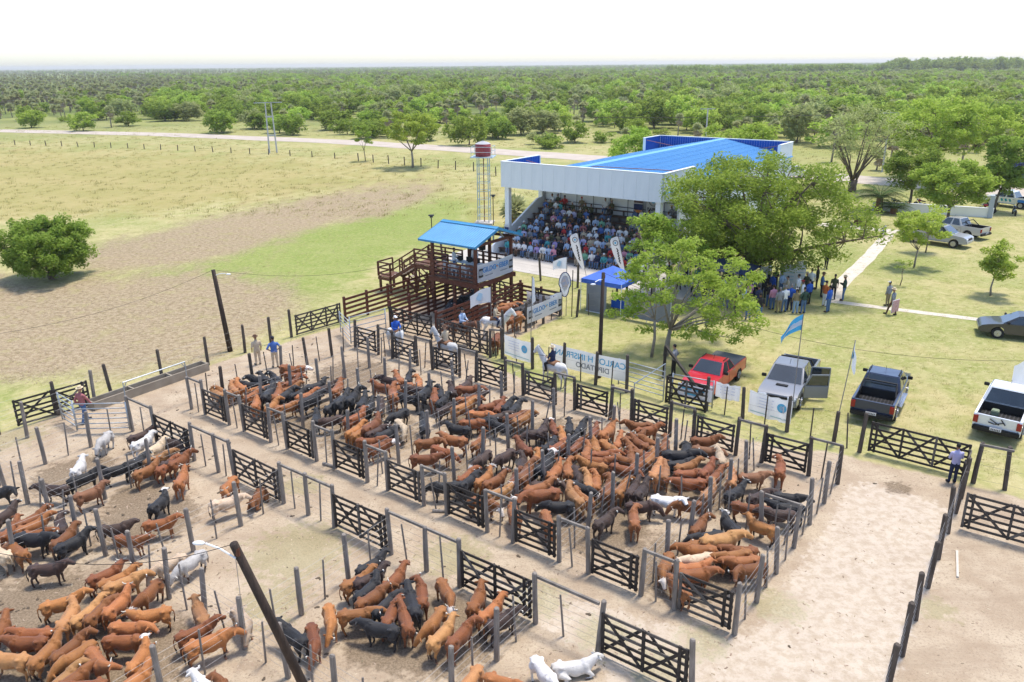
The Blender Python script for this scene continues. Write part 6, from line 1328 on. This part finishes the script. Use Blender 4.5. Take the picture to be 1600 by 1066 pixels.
tree(G(1330,300),'sparse half-bare tree with many thin limbs right of the pavilion',h=10.5,crown=(.5,0,7.2,5.2,4.6,3.4),nclump=105,per=48,leaf=.16,leafm='pale',seed=8,flat=.5,clump=1.1,trunk_r=.26,fork=.14,nlimb=16,trunks=4,group=GT)
tree(G(1468,278)+Vector((-3,-4,0)),'tall bright green flat-crowned tree near the right edge',h=12,crown=(0,0,7.4,8.2,7.0,3.4),nclump=170,per=120,leaf=.2,leafm='bright',seed=9,flat=.5,clump=1.1,trunk_r=.34,fork=.34,nlimb=12,trunks=2,hollow=.5,group=GT)
tree(G(1420,322),'dark green leafy tree behind the small bright tree',h=7.5,crown=(0,0,4.6,2.9,2.6,2.6),nclump=60,per=150,leaf=.17,leafm='mid',seed=10,flat=.6,clump=.85,trunk_r=.15,nlimb=7,group=GT)
tree(G(1480,352),'broad fresh green tree beside the two silver pickups',h=6.4,crown=(0,.3,4.2,3.6,3.2,2.3),nclump=90,per=160,leaf=.16,leafm='bright',seed=14,flat=.5,clump=.85,trunk_r=.15,nlimb=8,group=GT)
tree(G(1553,330),'upright green tree in front of the patrol pickup',h=8,crown=(0,0,5.0,2.3,2.2,3.1),nclump=64,per=170,leaf=.17,leafm='mid',seed=16,flat=.6,clump=.8,trunk_r=.13,nlimb=7,group=GT)
tree(G(1428,418),'young yellow-green tree on the lawn before the silver pickup',h=4.6,crown=(0,0,3.2,2.1,1.9,1.35),nclump=34,per=120,leaf=.12,leafm='lime',seed=17,flat=.5,clump=.55,trunk_r=.07,fork=.3,nlimb=6,bark=barkl_m,group=GT)
tree(G(1446,395),'small lime tree with thin trunk behind the young yellow-green one',h=4.2,crown=(0,0,2.9,1.3,1.3,1.2),nclump=18,per=100,leaf=.12,leafm='lime',seed=18,flat=.5,clump=.5,trunk_r=.05,fork=.35,nlimb=5,group=GT)
tree(G(1548,462),'small round lime tree on the right lawn',h=3.9,crown=(.1,0,2.55,1.55,1.45,1.25),nclump=34,per=110,leaf=.11,leafm='lime',seed=19,flat=.55,clump=.45,trunk_r=.06,fork=.3,nlimb=6,bark=barkl_m,group=GT)
tree(G(1406,446),'tiny leafless-looking sapling on the lawn',h=2.4,crown=(0,0,1.7,.5,.5,.6),nclump=6,per=30,leaf=.08,leafm='mid',seed=20,clump=.25,trunk_r=.03,fork=.4,nlimb=3,group=GT)
tree(W(-41,60),'bright green tree tip behind the left edge of the pavilion roof',h=8,crown=(0,0,5.6,3.2,3,2.4),nclump=50,per=120,leaf=.2,leafm='bright',seed=21,flat=.55,clump=.9,trunk_r=.15,nlimb=7,group=GT)
tree(W(-30,66),'bright green tree crown behind the back parapet of the pavilion',h=9,crown=(0,0,6.2,4.6,4,2.6),nclump=70,per=120,leaf=.2,leafm='lime',seed=22,flat=.55,clump=1.0,trunk_r=.16,nlimb=7,group=GT)
tree(G(1105,440),'olive-green low tree between stand and large tree',h=5.6,crown=(0,0,3.6,2.4,2.2,1.9),nclump=44,per=170,leaf=.14,leafm='olive',seed=24,flat=.55,clump=.75,trunk_r=.12,nlimb=6,group=GT)
# palms -------------------------------------------------------------
palm_g=leafmat('palm_leaf',(.33,.36,.15),(.50,.51,.28),trans=.45); palm_d=leafmat('palm_dry',(.42,.34,.22),(.56,.47,.35),trans=.45); palm_y=leafmat('palm_yellow',(.36,.26,.05),(.46,.33,.08),trans=.25)
def fan_palm(h, R_, seed, nleaf=26, skirt=14, tr=.12, yellow=False, bw=.085):
    R=random.Random(seed); mb=MB(); top=Vector((R.uniform(-.3,.3),R.uniform(-.3,.3),h)); mb.tube([(0,0,-.1),top*.5+Vector((.05,0,0)),top],[tr*1.2,tr,tr*.9],7); tm=mb.mesh('trunk',barkl_m,smooth=True,fix=False)
    def fan(mb,p,d,L,wd,mi,nb=7):
        d=d.normalized(); s=d.cross(Vector((0,0,1))); s=s.normalized() if s.length>.05 else Vector((1,0,0)); n_=s.cross(d)
        c=p+d*L*.35
        mb.tube([p,c],.02,3,mi,cap=False)
        for k in range(nb):
            a=(k/(nb-1)-.5)*2.5; v=(d*math.cos(a)+s*math.sin(a)); q=c+v*L*.62-Vector((0,0,L*.12*abs(a)))+n_*R.uniform(-.05,.05)*L; w_=v.cross(n_)*L*bw
            mb.add([c-w_*.4,c+w_*.4,c.lerp(q,.55)+w_,q,c.lerp(q,.55)-w_],[(0,1,2,3,4)],mi)
    mb=MB()
    for k in range(nleaf):
        az=R.uniform(0,6.28); el=R.uniform(-.25,1.45); fan(mb,top,Vector((math.cos(az)*math.cos(el),math.sin(az)*math.cos(el),math.sin(el))),R_*R.uniform(.85,1.1),.5,0)
    for k in range(skirt):
        az=R.uniform(0,6.28); el=R.uniform(-1.35,-.5); fan(mb,top-Vector((0,0,R.uniform(0,.5))),Vector((math.cos(az)*math.cos(el),math.sin(az)*math.cos(el),math.sin(el))),R_*R.uniform(.7,.95),.5,1,5)
    return tm, mb.mesh('crown',[palm_g,palm_y if yellow else palm_d],fix=False)
def put_palm(base,label,tm,cm,rz=0,sc=1,group=None,cat='palm'):
    o=empty('palm_tree',base,rz,label,cat,group); o.scale=(sc,sc,sc); inst('trunk',tm,o); inst('crown',cm,o); return o
put_palm(G(808,357),'fan palm with yellow lower leaves between column and water tower',*fan_palm(1.7,2.0,31,34,20,.28,True))
put_palm(G(1567,268),'lone palm with dry grey crown by the lorry at right',*fan_palm(5.2,1.3,32,12,16,.13))
def date_palm(base,label,h,L,n_,seed):
    R=random.Random(seed); o=empty('date_palm',base,0,label,'palm'); mb=MB(); mb.tube([(0,0,-.1),(0,0,h*.5),(0,0,h)],[.42,.38,.34],10,jit=.1); mb.build('trunk',mat('palm_trunk',(.12,.06,.035),(.24,.12,.07),8,.95),o); mb=MB()
    for k in range(n_):
        az=6.283*k/n_*2.618; el=.2+1.1*(k/n_); d=Vector((math.cos(az),math.sin(az),0)); P=[]
        for i in range(8): f=i/7; P.append(Vector((0,0,h))+d*L*f*math.cos(el*.8)+Vector((0,0,L*(math.sin(el)*f-.62*f*f))))
        mb.tube(P,[.03*(1-.1*i) for i in range(8)],3,cap=False); s=d.cross(Vector((0,0,1)))
        for i in range(1,24):
            f=i/24; a=f*7; j=int(min(6,a)); p=P[j].lerp(P[j+1],a-j); ll=L*.24*math.sin(math.pi*min(.95,.15+f*.8))
            for sg in (-1,1): q=p+(s*sg+d*.5)*ll-Vector((0,0,ll*.25)); w_=d*.035; mb.add([p-w_,p+w_,q],[(0,1,2)])
    mb.build('crown',leafmat('date_leaf',(.06,.11,.035),(.11,.17,.06),trans=.3),o,fix=False); return o
date_palm(G(1372,330),'date palm with long arching dark fronds by the shaded wall',1.5,3.6,34,41); date_palm(G(1396,334),'small low date palm right of the larger one',.6,2.4,22,42); date_palm(G(1340,350),'small grey-green date palm left beside the footpath',.5,2.2,18,43)
# ------------------------------------------------------------------ scrub, palms and woods beyond the road
far_t=[]; 
for i in range(6):
    lm=['mid','bright','mid','bright','pale','olive'][i]
    far_t.append(tree_meshes(h=5.5,crown=(0,0,2.5,3.0+.3*(i%3),2.9,2.3),nclump=46,per=44,leaf=.30,leafm=lm,seed=100+i,flat=.8,clump=.85,trunk_r=.12,fork=.14,nlimb=5,hollow=.35))
bush_t=[tree_meshes(h=2.2,crown=(0,0,1.0,1.7,1.6,.9),nclump=18,per=40,leaf=.2,leafm=['olive','mid','pale'][i],seed=120+i,flat=.7,clump=.6,trunk_r=.05,fork=.15,nlimb=4,hollow=.3) for i in range(3)]
palm_t=[fan_palm(h,1.55,200+i,20,14,.13,False,.15) for i,h in enumerate((3.2,4.2,5.0,2.2,3.8))]
def veg_ok(x,y):
    s,t=ST((x,y)); 
    lim=96 if s>-40 else 100
    # keep the road, its verge, the lawn and the yards free
    rt=np.interp(s,[-700,-420,-300,-232,-180,-127,-90,-60,-20,40,140,400],[-120,-10,36,62,79,89,90.5,91,88,84,80,76])
    return t>rt+7
def dens_at(x,y,px):
    """chance that a spot carries a woody plant: open scrub behind the road, closed wood further off"""
    edge=np.interp(px,[-200,0,230,240,580,700,1000,1150,1600,1800],[250,250,250,236,240,232,205,135,118,118])
    nz=.5+.5*math.sin(x*.021+1.3*math.sin(y*.017))*math.sin(y*.027+x*.008)
    if y>edge+30: return .42+.65*nz
    if y>edge: return .25+.6*nz
    return (.08+.40*nz*nz) if px<650 else (.15+.45*nz) if px<1050 else .2+.6*nz
R=random.Random(99); T=[]; P_=[]; B_=[]
y=120.0
while y<395:
    step=6.6; half=.74*y+12
    x=-half
    while x<half:
        xx=x+R.uniform(-3.4,3.4); yy=y+R.uniform(-3.4,3.4); x+=step
        if not veg_ok(xx,yy): continue
        px,py=PX((xx,yy,0))
        if R.random()>dens_at(xx,yy,px): continue
        if px<240 and yy>255: pal=.85
        elif px<600: pal=.30
        elif px>1150: pal=.45
        else: pal=.42
        nz=math.sin(xx*.035+2)*math.sin(yy*.03+xx*.01)
        pal=min(.95,max(.08,pal+.35*nz)); q=R.random()
        near=dens_at(xx,yy,px)<.33
        if q<pal: P_.append((xx,yy,px))
        elif near and q<pal+.55*(1-pal): B_.append((xx,yy,px))
        else: T.append((xx,yy,px))
    y+=step
def zone(px,yy):
    z='left of the pylon' if px<420 else 'between pylon and water tower' if px<750 else 'behind the pavilion roof' if px<1050 else 'above the large tree' if px<1350 else 'at upper right'
    dz='near the road' if yy<200 else 'in scrub' if yy<262 else 'at the wood edge' if yy<310 else 'deep in the wood'
    return z,dz
def place(lst, maxn, make, noun, group):
    lst.sort(key=lambda q:q[1]); ind,rest=lst[:maxn],lst[maxn:]; by={}
    for q in ind: by.setdefault(zone(q[2],q[1]),[]).append(q)
    for (z,dz),l in by.items():
        l.sort(key=lambda q:q[2])
        for i,q in enumerate(l): make(q,f'{noun} {dz} {z}, {ordw(i+1)} from left',group)
    return rest
def mk_tree(q,lab,g):
    k=R.randrange(6); tm,cm=far_t[k]; o=empty('far_tree',(q[0],q[1],0),R.uniform(0,6.28),lab,'tree',g); s=R.uniform(.75,1.35)*(1.15 if q[2]>1000 else 1); o.scale=(s*R.uniform(.9,1.3),s*R.uniform(.9,1.3),s*R.uniform(.85,1.1)); inst('trunk',tm,o); inst('crown',cm,o)
def mk_bush(q,lab,g):
    tm,cm=R.choice(bush_t); o=empty('scrub_bush',(q[0],q[1],0),R.uniform(0,6.28),lab,'bush',g); s=R.uniform(.7,1.5); o.scale=(s*1.2,s*1.2,s*R.uniform(.7,1.1)); inst('stem',tm,o); inst('foliage',cm,o)
def mk_palm(q,lab,g):
    tm,cm=R.choice(palm_t); put_palm((q[0],q[1],0),lab,tm,cm,R.uniform(0,6.28),R.uniform(.85,1.2),g)
restT=place(T,290,mk_tree,'rounded green tree','trees beyond the road'); restB=place(B_,150,mk_bush,'low scrub bush','scrub bushes beyond the road'); restP=place(P_,290,mk_palm,'grey-green fan palm','fan palms beyond the road')
# specific clumps seen near the road
for px,py,k,s,lab in ((265,168,1,1.5,'big round tree at the wood edge left of the pylon'),(130,205,3,1.0,'greyish scrub clump on the far road verge at left'),(50,200,3,1.0,'greyish scrub clump on the road verge at far left'),(330,165,0,1.25,'broad green tree right of the big round one'),(1205,190,2,1.5,'large dark green tree above the large tree crown'),(1490,175,3,1.3,'rounded tree far off at upper right'),(1270,192,2,1.0,'dense dark round tree beside the far palms')):
    tm,cm=far_t[k]; o=empty('far_tree',G(px,py),px*.1,lab,'tree','trees beyond the road'); o.scale=(s*1.15,s*1.15,s); inst('trunk',tm,o); inst('crown',cm,o)
# everything further off is one wood that nobody could count
def scatter(name, pts, src, kind_label, smin, smax, zs=1.0, seed=1):
    lib=bpy.data.collections.get('sources') or bpy.data.collections.new('sources')
    rr=np.random.default_rng(seed); P0=np.array(pts,dtype=np.float32)
    me=bpy.data.meshes.new(name); me.vertices.add(len(P0)); me.vertices.foreach_set('co',P0.ravel())
    for nm,val in (('sc',smin+(smax-smin)*rr.random(len(P0))),('rz',rr.random(len(P0))*6.28)):
        a=me.attributes.new(nm,'FLOAT','POINT'); a.data.foreach_set('value',val.astype(np.float32))
    o=inst(name,me); tag(o,kind_label,name.replace('_',' '),kind='stuff')
    ng=bpy.data.node_groups.new(name,'GeometryNodeTree'); ng.interface.new_socket('Geometry',in_out='INPUT',socket_type='NodeSocketGeometry'); ng.interface.new_socket('Geometry',in_out='OUTPUT',socket_type='NodeSocketGeometry')
    gi=ng.nodes.new('NodeGroupInput'); go=ng.nodes.new('NodeGroupOutput'); ip=ng.nodes.new('GeometryNodeInstanceOnPoints'); oi=ng.nodes.new('GeometryNodeObjectInfo')
    s_=bpy.data.objects.new(name+'_source',src); lib.objects.link(s_); oi.inputs['Object'].default_value=s_; oi.inputs['As Instance'].default_value=True
    na=ng.nodes.new('GeometryNodeInputNamedAttribute'); na.data_type='FLOAT'; na.inputs['Name'].default_value='sc'
    nb=ng.nodes.new('GeometryNodeInputNamedAttribute'); nb.data_type='FLOAT'; nb.inputs['Name'].default_value='rz'
    cx=ng.nodes.new('ShaderNodeCombineXYZ'); cz=ng.nodes.new('ShaderNodeCombineXYZ'); mz=ng.nodes.new('ShaderNodeMath'); mz.operation='MULTIPLY'; mz.inputs[1].default_value=zs
    ng.links.new(gi.outputs[0],ip.inputs['Points']); ng.links.new(oi.outputs['Geometry'],ip.inputs['Instance'])
    ng.links.new(na.outputs[0],cx.inputs[0]); ng.links.new(na.outputs[0],cx.inputs[1]); ng.links.new(na.outputs[0],mz.inputs[0]); ng.links.new(mz.outputs[0],cx.inputs[2]); ng.links.new(cx.outputs[0],ip.inputs['Scale'])
    ng.links.new(nb.outputs[0],cz.inputs[2]); ng.links.new(cz.outputs[0],ip.inputs['Rotation']); ng.links.new(ip.outputs[0],go.inputs[0])
    md=o.modifiers.new('scatter','NODES'); md.node_group=ng; return o
def join_meshes(nm, a, b):
    bm=bmesh.new(); bm.from_mesh(a); n0=len(bm.faces); bm.from_mesh(b); me=bpy.data.meshes.new(nm); bm.faces.ensure_lookup_table()
    na=max(1,len(a.materials))
    for i,f in enumerate(bm.faces):
        if i>=n0: f.material_index+=na
    bm.to_mesh(me); bm.free()
    for m in list(a.materials)+list(b.materials): me.materials.append(m)
    return me
far=[[] for _ in range(9)]
def hz(x,y): return 0.0
for q in restT: far[R.randrange(6)].append((q[0],q[1],0))
for q in restP: far[6+R.randrange(3)].append((q[0],q[1],0))
for q in restB: far[3].append((q[0],q[1],-.6))
y=395.0
while y<5200:
    step=8.5 if y<800 else 12+(y-800)*.010; half=.70*y+20; x=-half
    while x<half:
        xx=x+R.uniform(-.5,.5)*step; yy=y+R.uniform(-.5,.5)*step; x+=step
        nz=.5+.5*math.sin(xx*.009+1.3*math.sin(yy*.006))*math.sin(yy*.011+xx*.004)
        if R.random()>.28+.8*nz: continue
        px=800+FPX*xx/yy
        pal=(.92 if px<240+.1*yy else .5 if px<900 else .38)+.3*math.sin(xx*.013+yy*.009)
        k=6+R.randrange(3) if R.random()<pal else R.choice((0,0,1,2,3,3,4,5))
        far[k].append((xx,yy,hz(xx,yy)))
    y+=step*.95
srcs=[join_meshes('wood_tree',*far_t[i]) for i in range(6)]+[join_meshes('wood_palm',*palm_t[i]) for i in range(3)]
for i,l in enumerate(far):
    scatter('forest',l,srcs[i],['green crowns of the distant wood','bright crowns of the distant wood','dark crowns of the distant wood','leafy crowns of the distant wood','pale crowns of the distant wood','olive crowns of the distant wood','short palms massed in the distant wood','tall palms massed in the distant wood','tallest palms massed in the distant wood'][i],.8,1.5 if i<6 else 1.25,1.0,i)
# tall tree lines standing above the right horizon
l=[];l2=[]
for k in range(520):
    yy=R.uniform(1000,1350); pxx=R.uniform(1040,1720); xx=(pxx-800)/FPX*yy
    cl=.5+.5*math.sin(pxx*.021)*math.sin(pxx*.05+1)
    if R.random()>.35+.65*cl: continue
    (l2 if pxx>1360 and R.random()<.75 else l).append((xx,yy,0))
scatter('forest',l,srcs[2],'tree line standing out on the right horizon',1.4,2.7,1.0,77)
scatter('forest',l2,srcs[5],'tallest dark trees on the far right horizon',2.3,3.9,1.0,78)
# grass tufts and clods -------------------------------------------------
def tuft_mesh(n_,h,sp,c1,c2,nm):
    Rr=random.Random(n_+int(h*100)); mb=MB()
    for k in range(n_):
        a=Rr.uniform(0,6.28); r=Rr.uniform(0,sp); p=Vector((r*math.cos(a),r*math.sin(a),0)); d=Vector((math.cos(a),math.sin(a),0))*Rr.uniform(.1,.7)+Vector((0,0,1)); q=p+d*h*Rr.uniform(.5,1.1); s=Vector((-math.sin(a+.5),math.cos(a+.5),0))*h*.07
        mb.add([p-s,p+s,q],[(0,1,2)])
    return mb.mesh(nm,leafmat(nm+'_blade',c1,c2,trans=.3),fix=False)
TU=[tuft_mesh(16,.075,.20,(.25,.28,.07),(.36,.36,.12),'grass_green'),tuft_mesh(16,.075,.22,(.42,.36,.15),(.56,.49,.25),'grass_straw'),tuft_mesh(20,.17,.5,(.30,.28,.09),(.46,.41,.18),'grass_long')]
lawn=[[],[],[]]; 
for k in range(42000):
    u=R.random(); yy=24+70*u**1.3; xx=R.uniform(-.72,.72)*yy; s,t=ST((xx,yy))
    if t<3.7 and s>-32: continue
    if -36<s<-20 and 19.5<t<60: continue
    if -14>s>-39 and 19.6<t<26.4: continue
    if -31.5<s<-20.5 and 3<t<13: continue
    if s<-31.8:
        px,py=PX((xx,yy,0))
        if R.random()<.72: continue
        lawn[R.choice((0,1,1))].append((xx,yy,0))
    else: lawn[R.choice((0,0,1,1,1))].append((xx,yy,0))
for k in range(7000):
    yy=R.uniform(85,230); xx=R.uniform(-.72,.72)*yy
    if veg_ok(xx,yy) or ST((xx,yy))[1]<80: lawn[2].append((xx,yy,0))
for k in range(1500):      # thin weeds on the trodden soil
    s,t=random.choice([(-13.5,-15.2),(-1.2,-13),(-.6,-11.4),(.6,-8.6),(-9,-12.3),(-5.5,-12.6),(-17,-12.2),(-12,-17.5),(-31,-17),(4.5,-6),(-3,-12.8)]); p=W(s+random.gauss(0,1.1),t+random.gauss(0,.7)); lawn[random.choice((0,1))].append((p.x,p.y,-.06))
for i,(nm,lab) in enumerate((('grass','short green grass blades on the lawn and field'),('grass','dry straw-coloured grass on the lawn and field'),('grass','long rank grass in the far field and verge'))):
    scatter('grass',lawn[i],TU[i],lab,.55 if i<2 else .8,1.15 if i<2 else 2.0,1.0,50+i)
cm_=MB(); Rr=random.Random(4); cm_.ell((0,0,.03),(.09,.07,.05),6,4); cm_.ell((.07,.05,.025),(.06,.05,.035),6,4); CL=cm_.mesh('clod',mat('dung_clod',(.06,.045,.03),(.15,.115,.08),9,.95,bump=.4),fix=False)
cl_=[]
for k in range(9000):
    s=R.uniform(-31,3); t=R.uniform(-28,2); p=W(s,t)
    dn=.02+.6*math.exp(-((s+17)/4)**2-((t+22)/3)**2)+.25*(max(0,math.sin(s*.9)*math.sin(t*1.1))**3)+.25*math.exp(-((s+20)/2)**2-((t+17)/1.6)**2)
    if s>0: dn*=.15
    if R.random()<dn: cl_.append((p.x,p.y,-.01))
scatter('dung_and_clods',cl_,CL,'dark dung and soil clods strewn over the cattle yard',.2,.9,.6,60)
def clod(seed,c,c2,nm):
    mb=MB(); Rr=random.Random(seed)
    for k in range(3): mb.ell((Rr.uniform(-.06,.06),Rr.uniform(-.06,.06),.012),(Rr.uniform(.03,.06),Rr.uniform(.025,.045),Rr.uniform(.02,.035)),5,3)
    return mb.mesh(nm,leafmat(nm+'_earth',c,c2,trans=0,obvar=.18),fix=False)
so_=[[],[]]
for k in range(52000):
    s=R.uniform(-31.5,9); t=-30+32.6*R.random(); p=W(s,t)
    if p.y<12: continue
    nz=.5+.5*math.sin(s*1.7+2*math.sin(t*.8))*math.sin(t*1.9+s*.5)
    if R.random()<(.1+.9*nz*nz)*(.4 if s>.5 else 1): so_[k%2].append((p.x,p.y,-.008))
for k in range(26000):
    p=G(R.uniform(-60,470),R.uniform(425,600)) if R.random()<.75 else G(R.uniform(150,690),R.uniform(290,420)); s,t=ST(p)
    nz=.5+.5*math.sin(s*.5+2*math.sin(t*.3))*math.sin(t*.7+s*.2)
    if s<-32.2 and R.random()<.15+.85*nz: so_[k%2].append((p.x,p.y,-.005))
scatter('soil_clods',so_[0],clod(1,(.36,.28,.20),(.50,.41,.31),'pale_soil'),'pale crumbs of trodden soil over yard and field',.12,.6,.8,61)
scatter('soil_clods',so_[1],clod(2,(.22,.165,.11),(.36,.28,.20),'brown_soil'),'brown crumbs of trodden soil over yard and field',.15,.75,.8,62)
# ------------------------------------------------------------------ thin haze
gx0,gx1,gy0,gy1=float(gx.min())-20,float(gx.max())+20,float(gy.min())-20,float(gy.max())+20
hb_=MB().box(((gx0+gx1)/2,(gy0+gy1)/2,12.5),(gx1-gx0,gy1-gy0,27))
hm2=bpy.data.materials.new('haze_air'); hm2.use_nodes=True; n=hm2.node_tree; n.nodes.remove(n.nodes['Principled BSDF'])
pvn=n.nodes.new('ShaderNodeVolumePrincipled'); pvn.inputs['Color'].default_value=(1,.98,.95,1); pvn.inputs['Density'].default_value=.00017; pvn.inputs['Anisotropy'].default_value=.3
n.links.new(pvn.outputs[0],n.nodes['Material Output'].inputs['Volume'])
hz_=hb_.build('haze',hm2); tag(hz_,kind='stuff')
